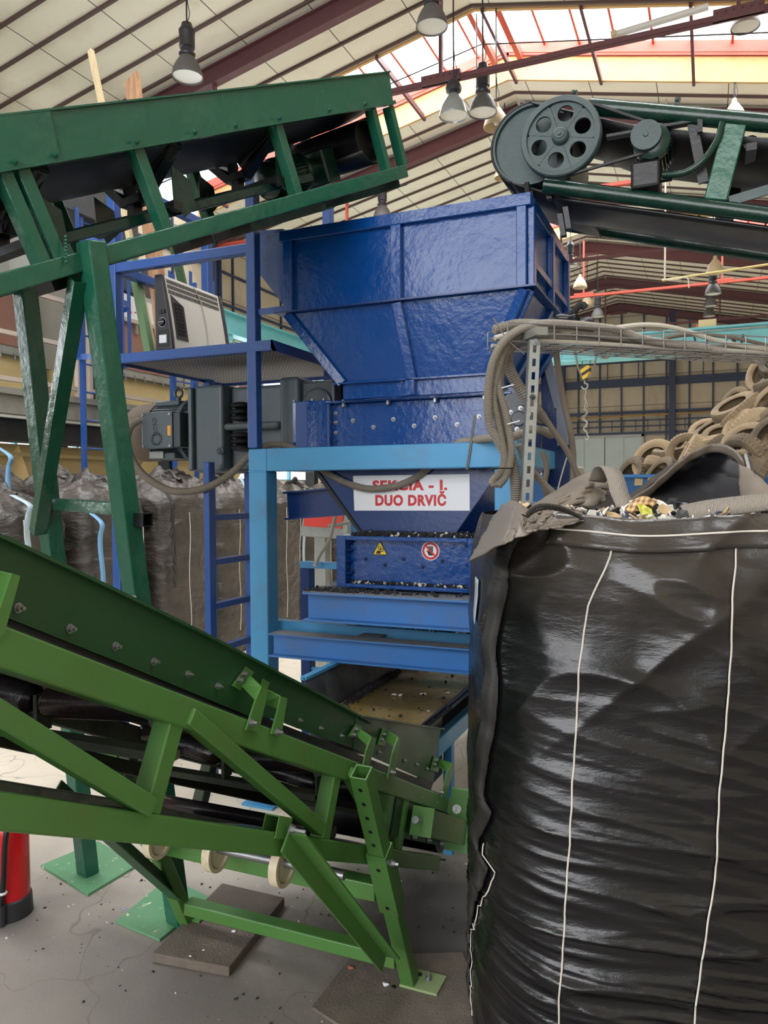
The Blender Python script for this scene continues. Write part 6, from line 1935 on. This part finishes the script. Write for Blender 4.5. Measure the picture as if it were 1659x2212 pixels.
for layer in range(3):
    x = -1.75
    while x < 3.0:
        y = 9.7
        while y < 13.4:
            xx = x + r.uniform(-.12, .12); yy = y + r.uniform(-.12, .12)
            z = pile_z(xx, yy) - .20 - layer * .34
            sc_ = r.uniform(.9, 1.12)
            # skip what can never be seen: beyond the right edge of view or deep below the barrier
            px_, py_ = proj(V(xx, yy, z))
            if z > .35 and px_ < 1750 and z > 1.05 and not (layer == 2 and yy > 12.6):
                o = bpy.data.objects.new('tyre', r.choice(tms)); COL.objects.link(o)
                tilt = r.gauss(.75, .35)
                ang = r.uniform(0, 2 * math.pi) if r.random() < .25 else r.gauss(math.radians(205), .6)
                n_ = V(math.cos(ang) * math.sin(tilt), math.sin(ang) * math.sin(tilt), math.cos(tilt))
                o.rotation_euler = n_.to_track_quat('Z', 'Y').to_euler()
                o.location = (xx, yy, z); o.scale = (sc_, sc_, sc_)
                tag(o, 'dusty worn car tyre heaped in the tyre pile behind the blue barrier', 'tyre', 'tyres in the scrap pile')
                pl_n += 1
            y += .42
        x += .36
print('tyres', pl_n)
bw = thing('blue_barrier', 'blue steel barrier wall with brown tape patches in front of the tyre pile', 'barrier', at(1420, 1200, D=8.3))
b0 = at(1120, 1022, D=7.9); b1 = at(1800, 1052, D=8.6); b0.z = 0; b1.z = 0
zt_ = at(1420, 1028, D=8.2).z
bd = (b1 - b0).normalized(); bn = V(-bd.y, bd.x, 0)
mb = MB().obox((b0 + b1) / 2 + V(0, 0, zt_ / 2), (b1 - b0) / 2, bn * .04, (0, 0, zt_ / 2))
build(mb, 'sheet', paint('barrier_blue', (40, 92, 150), .5, .85), bw)
build(MB().bar(b0 + V(0, 0, zt_), b1 + V(0, 0, zt_), .12, .03), 'top_rail', m_beam, bw)
for (x0, x1, y0, y1) in ((1371, 1388, 1033, 1048), (1399, 1436, 1031, 1046), (1645, 1675, 1050, 1072)):
    # a patch lies on the barrier's near face
    def onb(x, y):
        d_ = ray(x, y); n3 = bn; t = ((b0 - bn * .044) - CAM).dot(n3) / d_.dot(n3); return CAM + d_ * t
    build(MB().prism([onb(x0, y0), onb(x1, y0 + 1), onb(x1 - 1, y1), onb(x0 - 1, y1 + 1)], -bn * .003), 'tape_patch', plain('brown_tape', (176, 156, 122), .6), bw)
o = build(MB().box((-2.35, 8.6, 0), (-1.35, 9.2, at(1300, 1010, D=9.2).z)), 'pale_crate', paint('pale_crate', (210, 204, 186), .6), bevel=.02, seg=2)
tag(o, 'pale cream crate behind the blue barrier left of the tyres', 'crate')

# ------------------------------------------------------------------ overhead crane and hook
cn = thing('overhead_crane', 'turquoise overhead crane beam crossing the hall above the tyre pile', 'crane', (-3.6, 20.6, 5.9))
c0 = at(1180, 785, Y=20.4); ch = at(1180, 741, Y=20.4).z - c0.z
m_turq = paint('turquoise_beam', (128, 204, 212), .45, .92, (90, 120, 120), .2, 3, .1)
zb_ = c0.z
build(MB().box((XL + .3, 20.3, zb_ + .03), (XRW - .1, 20.75, zb_ + ch)), 'box_girder', m_turq, cn, bevel=.01)
build(MB().box((XL + .3, 20.22, zb_ - .02), (XRW - .1, 20.8, zb_ + .03)), 'lower_flange', m_turq, cn)
build(MB().box((XL + .3, 20.18, zb_ + ch), (XRW - .1, 20.8, zb_ + ch + .05)), 'upper_flange', m_turq, cn)
mb = MB()
for k in range(9): mb.box((XL + .9 + k * 1.75, 20.27, zb_ + .03), (XL + .93 + k * 1.75, 20.3, zb_ + ch))
build(mb, 'stiffeners', m_turq, cn)
P = [at(x, y, Y=20.28) for x, y in ((1249, 751), (1268, 750), (1268, 762), (1249, 763))]
pm = build(MB().prism(P, (0, -.01, 0)), 'load_plate', plain('cream_plate', (226, 214, 176), .5), cn)
text_mesh('NOSNOST', P[3] + V(.02, -.015, .085), (1, 0, 0), (0, 0, 1), .05, .20, 'plate_lettering', m_red, pm, .02)
text_mesh('5000 kg', P[3] + V(.02, -.015, .015), (1, 0, 0), (0, 0, 1), .05, .20, 'plate_lettering', m_red, pm, .02)
build(MB().prism([at(x, y, Y=20.28) for x, y in ((1259, 774), (1276, 774), (1276, 779), (1259, 779))], (0, -.01, 0)), 'yellow_sticker', m_yellow, cn)
build(MB().prism([at(x, y, Y=20.28) for x, y in ((1278, 773), (1288, 773), (1288, 778), (1278, 778))], (0, -.01, 0)), 'red_sticker', m_red, cn)
p = at(1528, 704, Y=20.5)
build(MB().box((p.x - .2, 20.3, p.z - .12), (p.x + .2, 20.6, p.z + .12)), 'control_box', plain('cream_box', (222, 208, 160), .5), cn)
build(MB().box((p.x - .25, 20.3, p.z - .12), (p.x - .2, 20.5, p.z + .02)), 'orange_lamp', plain('orange_plastic', (226, 110, 50), .5), cn)
for i, (xa, xb, dp) in enumerate(((1240, 1292, 70), (1292, 1312, 30), (1296, 1322, 32), (1333, 1366, 30), (1382, 1415, 26), (1445, 1478, 24), (1500, 1530, 34), (1567, 1590, 30), (1580, 1606, 26))):
    yt_ = 746 - (xa - 1240) * .07
    pts = [at(xa, yt_, Y=20.12), at(xa + (xb - xa) * .2, yt_ + dp * .75, Y=20.12), at((xa + xb) / 2, yt_ + dp, Y=20.12), at(xa + (xb - xa) * .8, yt_ + dp * .75, Y=20.12), at(xb, yt_, Y=20.12)]
    build(MB().tube(arc(pts, 24), .022, 6), 'festoon_cable', m_darkcable if i < 6 else m_black, cn, smooth=True)
build(MB().tube([at(1150, 744, Y=20.12), at(1700, 702, Y=20.12)], .02, 6), 'festoon_rail', m_galv, cn)
hk = thing('crane_hook', 'yellow and black striped crane hook block hanging below the turquoise beam', 'hook', at(1265, 900, Y=20.2))
hc = at(1265, 805, Y=20.2)
M = Mat('hazard_stripes'); co = M.coord(); sx = M.n('ShaderNodeSeparateXYZ'); M.l(co, sx.inputs[0])
ff = M.math('FRACT', M.math('MULTIPLY', M.math('ADD', M.math('MULTIPLY', sx.outputs[0], -.6), sx.outputs[2]), 5.2))
M.set(Base_Color=M.mix(M.math('GREATER_THAN', ff, .55), srgb(206, 172, 52), srgb(44, 40, 36)), Roughness=.5)
hp_ = [(hc.x - .11, hc.z + .14), (hc.x - .02, hc.z + .17), (hc.x + .12, hc.z + .13), (hc.x + .13, hc.z + .02), (hc.x + .03, hc.z - .17), (hc.x - .05, hc.z - .17), (hc.x - .13, hc.z + .02)]
k_ = 1.0
build(MB().prism([(hc.x + (x - hc.x) * 1.0, 20.1, hc.z + (z - hc.z) * 1.2) for x, z in hp_], (0, .2, 0)), 'hook_block', M.m, hk, bevel=.02, seg=2)
for x in (-.10, .10):
    build(MB().tube([(hc.x + x, 20.2, hc.z + .1), (hc.x + x, 20.3, zb_)], .010, 5), 'wire_rope', m_greydk, hk)
P = [V(hc.x - .02, 20.2, hc.z - .2)] + [V(hc.x - .02 + .075 * math.sin(a), 20.2, hc.z - .34 - .075 * math.cos(a) * -1) for a in [math.radians(t) for t in (0, 40, 80, 120, 160, 200, 240, 275)]]
build(MB().tube(arc(P, 40), .022, 8), 'hook', m_galv, hk, smooth=True)
zz0 = hc.z - .42
pts = []
zend = at(1267, 940, Y=20.2).z
n_ = 26
for i in range(n_):
    t = i / (n_ - 1); pts.append(V(hc.x + .0 + .05 * math.sin(i * 1.1) * (1 if t > .4 else .3) + .05 * t * 0, 20.2, zz0 + (zend - zz0) * t))
ch_ = MB()
for a_, b_ in zip(pts, pts[1:]): ch_.tube([a_, b_], .018, 5)
ch_.tube([p + V(.05 * math.sin(i * .5), 0, 0) for i, p in enumerate(pts[6:22])], .012, 5)
build(ch_, 'hanging_chain', m_galv, hk)
build(MB().tube(arc([pts[-1], pts[-1] + V(.05, 0, -.06), pts[-1] + V(0, 0, -.12), pts[-1] + V(-.05, 0, -.06)], 14), .02, 6), 'chain_hook', m_galv, hk, smooth=True)
o = build(MB().tube([at(1430, 606, Y=15.8), at(1520, 592, Y=15.8), at(1720, 562, Y=15.8)], .022, 8), 'yellow_conduit', paint('yellow_conduit_paint', (214, 190, 120), .5), smooth=True)
tag(o, 'thin yellow conduit under the roof right of the hopper', 'conduit')
o = build(MB().tube([at(1436, 606, Y=15.8), at(1437, 520, Y=15.8), V(at(1437, 520, Y=15.8).x, 15.8, roof_z(at(1437, 520, Y=15.8).x) - .04)], .018, 6).tube(arc([at(1430, 604, Y=15.8), at(1460, 604, Y=15.7), at(1484, 600, Y=15.7), at(1488, 622, Y=15.7)], 16), .012, 5), 'pale_drop_cable', m_cable, smooth=True)
tag(o, 'pale cable dropping from the roof to the yellow conduit', 'cable')

# ------------------------------------------------------------------ screening machine on the left
lm = thing('screening_machine', 'grey and rust panelled sorting machine with cream hoppers on a raised deck at the left', 'machine', (-8, 8, 0))
m_rust = paint('rusty_sheet', (150, 112, 96), .6, .85, (168, 90, 60), .7, 2.2, .2, 20, (150, 150, 146), .0)
m_mgrey = paint('sheet_grey', (158, 160, 152), .5, .88, (120, 100, 80), .3, 2, .1, 20)
m_cream = paint('cream_hopper_paint', (214, 192, 138), .5, .9, (150, 120, 80), .25, 2, .1, 20)
m_railing = paint('pinkish_white_railing', (196, 184, 172), .5, .9)
MX = -7.2
for i, (y0, y1, zt3) in enumerate(((4.0, 5.3, 4.05), (5.35, 6.75, 4.05), (7.5, 9.4, 4.0), (9.45, 11.6, 3.95))):
    bdy = build(MB().box((MX - 1.4, y0, 3.15), (MX, y1, zt3)), 'panel_box', m_mgrey, lm, bevel=.01)
    build(MB().box((MX, y0 + .12, 3.27), (MX + .012, y1 - .22, zt3 - .1)), 'rust_panel', m_rust, bdy)
    fm = MB()
    for z_ in (3.16, zt3 - .04): fm.box((MX, y0, z_), (MX + .05, y1, z_ + .012))
    build(fm, 'flange', m_galv, bdy)
    bm = MB(); y = y0 + .06
    while y < y1:
        bm.cyl((MX + .03, y, 3.12), (MX + .03, y, 3.2), .016, 6).cyl((MX + .03, y, zt3 - .07), (MX + .03, y, zt3 + .0), .016, 6); y += .19
    z_ = 3.25
    while z_ < zt3 - .1: bm.cyl((MX, y1 - .08, z_), (MX + .04, y1 - .08, z_), .016, 6); z_ += .16
    build(bm, 'flange_bolts', m_steel, bdy)
# taller grey boxes behind
build(MB().box((MX - 1.6, 6.0, 4.05), (MX - .5, 7.4, 4.75)), 'upper_box', m_mgrey, lm, bevel=.01)
build(MB().box((MX - 1.0, 6.78, 3.1), (MX - .12, 7.45, 4.5)), 'upper_box', m_mgrey, lm, bevel=.01)
build(MB().box((MX - 1.2, 4.0, 4.05), (MX - .5, 6.0, 4.6)), 'upper_box', paint('cream_top', (222, 214, 190), .5), lm)
build(MB().cyl((MX - .4, 8.5, 4.0), (MX - .4, 8.5, 6.0), .28, 28), 'dust_duct', m_greydk, lm, smooth=True)
build(MB().box((MX - .6, 7.9, 4.35), (MX - .1, 9.0, 4.8)), 'fan_box', m_greydk, lm)
for y0, y1 in ((4.0, 6.75), (7.5, 11.6)):
    build(MB().prism([(MX - .02, y0, 3.15), (MX - .02, y1, 3.15), (MX - .02, y1 - .1, 2.68), (MX - .02, y0 + .1, 2.68)], (-1.3, 0, 0)), 'cream_hopper', m_cream, lm)
build(MB().prism([(MX + .1, 7.0, 3.1), (MX + .1, 7.45, 3.1), (MX + .1, 7.4, 2.68), (MX + .1, 7.06, 2.68)], (-.4, 0, 0)), 'chute', m_cream, lm)
build(MB().box((MX - 1.4, 3.9, 2.60), (MX + .9, 12.0, 2.66)), 'deck', m_galv, lm)
build(MB().ibeam((MX + .9, 3.9, 2.50), (MX + .9, 12, 2.50), .12, .2, .012), 'deck_beam', m_galv, lm)
build(MB().ibeam((MX + .5, 3.9, 2.28), (MX + .5, 12, 2.28), .2, .24, .014), 'deck_beam', m_greydk, lm)
for (y0, y1) in ((3.9, 6.45), (6.62, 9.5), (9.9, 12.0)):
    rl = MB()
    X_ = MX + .86
    for z_ in (2.75, 3.2, 3.66): rl.box((X_ - .02, y0, z_ - .022), (X_ + .02, y1, z_ + .022))
    y = y0
    for y in ((y0, y1) if y1 - y0 < 2 else (y0, (y0 + y1) / 2, y1)): rl.box((X_ - .025, y - .025, 2.6), (X_ + .025, y + .025, 3.68))
    build(rl, 'railing', m_railing, lm)
for y0, y1 in ((4.2, 6.1), (6.1, 8.2), (8.6, 10.6)):
    ym = (y0 + y1) / 2
    build(MB().prism([(MX + .35, y0, 2.15), (MX + .35, y1, 2.15), (MX + .05, ym + .35, 1.05), (MX + .05, ym - .35, 1.05)], (-1.1, 0, 0)), 'lower_funnel', m_cream, lm)
    build(MB().box((MX + .36, y0, 2.02), (MX + .40, y1, 2.06)), 'funnel_rib', m_cream, lm)
for x in (MX + .8, MX - 1.3):
    for y in (4.0, 8.0, 11.9): build(MB().ibeam((x, y, 0), (x, y, 2.2), .16, .16, .012, up=(0, 1, 0)), 'leg', m_greydk, lm)
sgn = thing('lettered_sign', 'white sign with red letters half hidden behind the blue ladder cage', 'sign', at(290, 672, X=MX + .06))
S = [at(x, y, X=MX + .06) for x, y in ((238, 622), (338, 662), (338, 712), (238, 682))]
sb = build(MB().prism(S, (.01, 0, 0)), 'sign_board', m_white, sgn)
p = at(253, 668, X=MX + .075); q = at(316, 683, X=MX + .075)
text_mesh('SEKCIA - III.', V(MX + .075, p.y - .18, p.z + .0), (0, 1, 0), (0, 0, 1), .085, (q - p).length + .18, 'red_lettering', m_red, sb, .02)
build(MB().obox((MX + .03, at(290, 672, X=MX).y, S[0].z - .2), (.02, 0, 0), (0, .02, 0), (0, 0, .3)), 'sign_stay', m_galv, sgn)
# ladder cages
def cage(cx, cy, z0, z1, rad, label):
    t = thing('ladder_cage', label, 'ladder', (cx, cy, 0), 'blue caged ladders at the deck')
    for a in (-80, -40, 0, 40, 80):
        d_ = V(math.cos(math.radians(a)), math.sin(math.radians(a)), 0) * rad
        build(MB().obox(V(cx, cy, (z0 + z1) / 2) + d_, (.005, 0, 0), (0, .025, 0), (0, 0, (z1 - z0) / 2)), 'cage_bar', m_tower, t)
    z = z0
    while z <= z1 + .01:
        P = [V(cx, cy, z) + V(math.cos(math.radians(a)), math.sin(math.radians(a)), 0) * rad for a in range(-95, 96, 10)]
        mb = MB(); Q = []
        for p_ in P: Q += [p_ - V(0, 0, .03), p_ + V(0, 0, .03)]
        mb.add(Q, [(2 * i, 2 * i + 2, 2 * i + 3, 2 * i + 1) for i in range(len(P) - 1)])
        build(mb, 'cage_hoop', m_tower, t, solid=.006); z += .62
    for y in (-.22, .22): build(MB().box((cx - .03, cy + y - .02, 0), (cx + .02, cy + y + .02, z1)), 'rail', m_tower, t)
    z = .3
    while z < z1 - .1: build(MB().cyl((cx, cy - .2, z), (cx, cy + .2, z), .012, 8), 'rung', m_tower, t); z += .3
cage(-6.15, 6.55, 3.05, 4.6, .33, 'cobalt blue caged ladder left of the platform tower post')
cage(-6.1, 8.0, 2.55, 4.3, .36, 'cobalt blue caged ladder seen through the platform tower')
o = build(MB().box((-6.6, 3.0, 4.55), (-6.1, 7.0, 4.95)), 'grey_duct_beam', m_greydk, bevel=.01)
tag(o, 'long dark grey box beam above the sorting machine at the left edge', 'beam')
for y in (3.2, 6.8):
    b_ = build(MB().box((-6.58, y, 2.66), (-6.5, y + .08, 4.55)), 'support', m_greydk, o)

# ------------------------------------------------------------------ things on the platform
ht = thing('convector_heater', 'white convector heater with black end caps and a round knob, on the platform', 'heater', (-2.78, 3.8, 2.41))
hy0, hy1 = 3.50, 4.07
hb, htp = -2.865, -2.775   # back face, front foot
zt_h = at(352, 590, Y=3.5).z; zb_h = 2.43
M = Mat('slotted_white_enamel'); M.set(Base_Color=srgb(214, 210, 198), Roughness=.35); m_hwhite = M.m
m_hblack = plain('heater_black_plastic', (44, 44, 48), .45)
def hprof(z):  # thickness narrows to the top
    t = (z - zb_h) / (zt_h - zb_h); return .105 - .07 * t ** 1.3
N_ = 14
zsn = [zb_h + (zt_h - zb_h) * i / N_ for i in range(N_ + 1)]
def hbody(y0, y1, grow, nm, mat):
    mb = MB()
    pts = [(hb - grow, z) for z in zsn] + [(hb + hprof(z) + grow, z) for z in zsn[::-1]]
    mb.prism([(x, y0, z) for x, z in pts], (0, y1 - y0, 0))
    return build(mb, nm, mat, ht, bevel=.006, seg=2)
hbody(hy0 + .03, hy1 - .02, 0, 'body', m_hwhite)
hbody(hy0, hy0 + .03, .006, 'end_cap', m_hblack)
hbody(hy1 - .02, hy1 + .01, .006, 'end_cap', m_hblack)
sl = MB()
for row in range(3):
    z = zt_h - .03 - row * .030
    for k in range(36):
        y = hy0 + .05 + k * .0135
        x = hb + hprof(z) + .0012
        sl.obox((x, y, z), (.0012, 0, 0), (0, .0035, 0), V(-.002, 0, .011))
build(sl, 'top_slots', m_signblack, ht)
zv0, zv1 = zb_h + .10, zb_h + .30
pvent = [(hb + hprof(z) + .002, y, z) for y, z in ((hy0 + .055, zv1 + .02), (hy0 + .16, zv1 - .03), (hy0 + .16, zv0 - .03), (hy0 + .055, zv0 - .03))]
vp = build(MB().prism(pvent, (.003, 0, 0)), 'fan_vent', m_hblack, ht)
sl = MB()
for row in range(9):
    z = zv0 + row * .021
    for k in range(4): sl.obox((hb + hprof(z) + .0062, hy0 + .078 + k * .02, z), (.001, 0, 0), (0, .007, 0), (0, 0, .007))
build(sl, 'vent_slots', m_signblack, vp)
kz = zb_h + .155
kn = build(MB().lathe([(0, -.014), (.018, -.014), (.020, 0), (.024, 0), (.024, .002)], (hb + .047, hy0, kz), (0, 1, 0), 28), 'knob', m_signblack, ht, smooth=True)
build(MB().lathe([(.024, -.003), (.027, -.003), (.027, 0)], (hb + .047, hy0, kz), (0, 1, 0), 28), 'knob_ring', m_steel, kn, smooth=True)
build(MB().box((hb + .03, hy0 - .0165, kz - .002), (hb + .066, hy0 - .0135, kz + .002)), 'knob_grip', m_steel, kn)
build(MB().box((hb + .03, hy0 - .008, kz + .05), (hb + .048, hy0 - .001, kz + .07)).box((hb + .052, hy0 - .008, kz + .05), (hb + .068, hy0 - .001, kz + .07)), 'switch_block', m_signblack, ht)
lb = build(MB().box((hb + .012, hy0 - .002, zb_h + .02), (hb + .088, hy0 - .0005, zb_h + .115)), 'label_recess', m_signblack, ht)
build(MB().box((hb + .025, hy0 - .0035, zb_h + .04), (hb + .075, hy0 - .002, zb_h + .085)), 'rating_label', m_white, lb)
build(MB().tube(arc([(hb + hprof(zt_h) + .003, hy0 + .30, zt_h - .004), (hb + hprof(zt_h - .1) + .006, hy0 + .34, zt_h - .1), (hb + hprof(zb_h + .15) + .006, hy0 + .355, zb_h + .15), (hb + hprof(zb_h) + .008, hy0 + .33, zb_h)], 30), .003, 6), 'power_cord', m_cable, ht, smooth=True)
build(MB().box((hb - .04, hy0 + .0, zb_h - .045), (hb + .16, hy0 + .06, zb_h)).box((hb - .04, hy1 - .08, zb_h - .045), (hb + .16, hy1 - .02, zb_h)), 'foot', m_hblack, ht, bevel=.008)
dsh = build(MB().lathe([(0, 0), (.13, 0), (.12, .02), (.05, .035), (0, .035)], (-2.80, 3.52, 2.386), (0, 0, 1), 32), 'black_bowl', m_hblack, smooth=True)
tag(dsh, 'flat black round dish under the heater corner', 'dish')
M = Mat('raw_timber'); nw = M.noise(6, 6, .65, M.coord((3, 3, .35)))
M.set(Base_Color=M.mix(M.ramp(nw, [(.3, g3(0)), (.7, g3(1))]), srgb(136, 92, 62), srgb(206, 164, 122)), Roughness=.75); M.bump(nw, .4, .01)
m_wood = M.m
M = Mat('pale_batten'); nw = M.noise(6, 6, .65, M.coord((3, 3, .3))); M.set(Base_Color=M.mix(nw, srgb(176, 152, 110), srgb(222, 206, 168)), Roughness=.7); m_batten = M.m
zpl = 2.386
w0 = at(362, 760, Y=3.74); w0.z = zpl; w1_ = at(285, 168, Y=3.95)
o = build(MB().bar(w0, w1_, .135, .036, (0.35, 1, 0)), 'wide_plank', m_wood, bevel=.003)
tag(o, 'wide reddish rough plank leaning up behind the heater', 'plank', 'boards leaning on the platform')
a = at(336, 765, Y=3.6); a.z = zpl; b = at(196, 110, Y=3.9)
o = build(MB().bar(a, b, .036, .03, (0.2, 1, 0)), 'thin_batten', m_batten, bevel=.002)
tag(o, 'thin pale wooden batten leaning left of the wide plank', 'plank', 'boards leaning on the platform')
a = at(326, 770, Y=3.52); a.z = zpl; b = at(278, 520, Y=3.7)
o = build(MB().bar(a, b, .045, .04, (0, 1, 0)), 'green_bar', paint('faded_green_bar', (96, 128, 88), .6))
tag(o, 'faded green bar leaning left of the pale batten', 'bar', 'boards leaning on the platform')
a = at(440, 770, Y=4.25); a.z = zpl; b = at(375, 528, Y=4.3)
o = build(MB().bar(a, b, .06, .02, (0, 1, 0)), 'green_board', m_panelgreen)
tag(o, 'dark green board with pale edge leaning right of the wide plank', 'plank', 'boards leaning on the platform')

# ------------------------------------------------------------------ fire extinguisher, red box, bits on the floor
fe_ = thing('fire_extinguisher', 'red fire extinguisher with black foot ring and hose at the left edge', 'fire extinguisher', (-2.52, 2.15, 0))
ec = V(-2.515, 2.15, 0)
m_fered = plain('extinguisher_red', (206, 22, 30), .25)
build(MB().lathe([(0, .05), (.076, .05), (.078, .06), (.078, .33), (.07, .375), (.045, .40), (.025, .405), (.025, .415), (0, .415)], ec, (0, 0, 1), 40), 'cylinder', m_fered, fe_, smooth=True)
build(MB().lathe([(.078, .075), (.084, .07), (.088, .0), (0, 0)], ec, (0, 0, 1), 40), 'foot_ring', m_hblack, fe_, smooth=True)
build(MB().cyl(ec + V(0, 0, .41), ec + V(0, 0, .43), .022, 14).obox(ec + V(.0, 0, .435), (.04, 0, 0), (0, .012, 0), (0, 0, .008)), 'valve', m_hblack, fe_)
P = [ec + V(*p_) for p_ in ((.03, -.02, .42), (.07, -.05, .41), (.085, -.075, .37), (.075, -.078, .30), (.065, -.078, .18), (.055, -.080, .10), (.052, -.080, .07))]
build(MB().tube(arc(P, 30), .0105, 10), 'hose', m_black, fe_, smooth=True)
build(MB().cyl(ec + V(.052, -.082, .005), ec + V(.052, -.082, .08), .018, 14), 'nozzle', m_hblack, fe_, smooth=True)
build(MB().tube([ec + V(.060, -.080, .13) + V(math.cos(a) * .014, math.sin(a) * .014, 0) for a in [i * .628 for i in range(10)]], .005, 5, closed=True), 'white_tie', m_white, fe_)
rbx = thing('red_box', 'grey box with a red panel under the dark blue brace, pale hoses across it', 'box', (-2.9, 5.6, 0))
yb9 = 5.6
P = [at(x, y, Y=yb9) for x, y in ((660, 1090), (752, 1086), (752, 1166), (645, 1158))]
bb_ = build(MB().prism(P, (0, .25, 0)), 'case', m_galv, rbx, bevel=.01)
P = [at(x, y, Y=yb9 - .004) for x, y in ((662, 1088), (745, 1086), (738, 1142), (656, 1136))]
build(MB().prism(P, (0, -.006, 0)), 'red_panel', plain('red_panel', (214, 58, 44), .4), bb_)
px0 = at(700, 1160, Y=5.7)
build(MB().box((px0.x - .05, 5.62, 0), (px0.x + .05, 5.72, px0.z + .02)), 'pedestal', m_galv, rbx)
hose([(735, 1092, 5.0), (722, 1125, 4.95), (712, 1165, 4.9), (690, 1200, 4.8), (680, 1222, 4.75)], .012, 'pale hose bending down in front of the red panel', ripple=0, mat=m_cable, nm='pale_hose', grp='pale hoses at the red box')
hose([(708, 1137, 4.96), (730, 1134, 4.95), (760, 1127, 4.95)], .012, 'short pale hose crossing the red panel', ripple=0, mat=m_cable, nm='pale_hose', grp='pale hoses at the red box')
G_B = 'small debris on the floor'
r = random.Random(77)
def bit(px_, py_, s, mat, label, nm='debris_chip', z0=0.0):
    p = at(px_, py_, Z=z0)
    mb = MB().ico(p + V(0, 0, s * .35), s, 7, 5, (1, r.uniform(.5, .9), .38))
    mb.v = [tuple(Vector(v) + noise.noise_vector(Vector(v) * 90) * s * .35) for v in mb.v]
    o = build(mb, nm, mat); tag(o, label, 'debris', G_B)
    return o
bit(905, 2110, .016, m_black, 'black rubber lump right of the conveyor foot plate', z0=.012)
bit(932, 2128, .010, m_black, 'small black rubber lump farther right of the conveyor foot plate', z0=.012)
bit(832, 2128, .012, m_white, 'white chip just left of the conveyor foot', z0=.012)
bit(850, 2133, .008, m_black, 'tiny black lump between the white chip and the conveyor foot', z0=.012)
bit(757, 2092, .011, plain('brown_chip', (150, 84, 56), .7), 'reddish brown chip on the flat mat behind the crossbar', z0=.012)
bit(505, 2013, .008, m_white, 'white chip in the middle of the thick brown mat', z0=.036)
bit(412, 2066, .006, m_white, 'white speck near the front left of the thick brown mat', z0=.036)
bit(440, 2053, .005, m_white, 'smaller white speck in the front half of the thick brown mat', z0=.036)
bit(268, 1965, .009, plain('blue_chip', (130, 160, 200), .6), 'pale blue chip between the two chipped green floor plates')
bit(331, 2100, .006, m_black, 'black speck left of the thick mat corner')
bit(180, 2165, .006, m_black, 'black speck near the bottom left of the floor')
def fg(r_): 
    x = r_.uniform(-2.6, -.6); y = r_.uniform(1.95, 3.2)
    return (x, y, .0)
tag(crumbs(fg, 260, .0035, m_crumb, 'floor_crumb', 55), 'fine black rubber crumb strewn over the near floor', 'crumb', kind='stuff')
tag(crumbs(fg, 120, .0028, m_fluff, 'floor_fluff', 56), 'fine pale specks strewn over the near floor', 'crumb', kind='stuff')
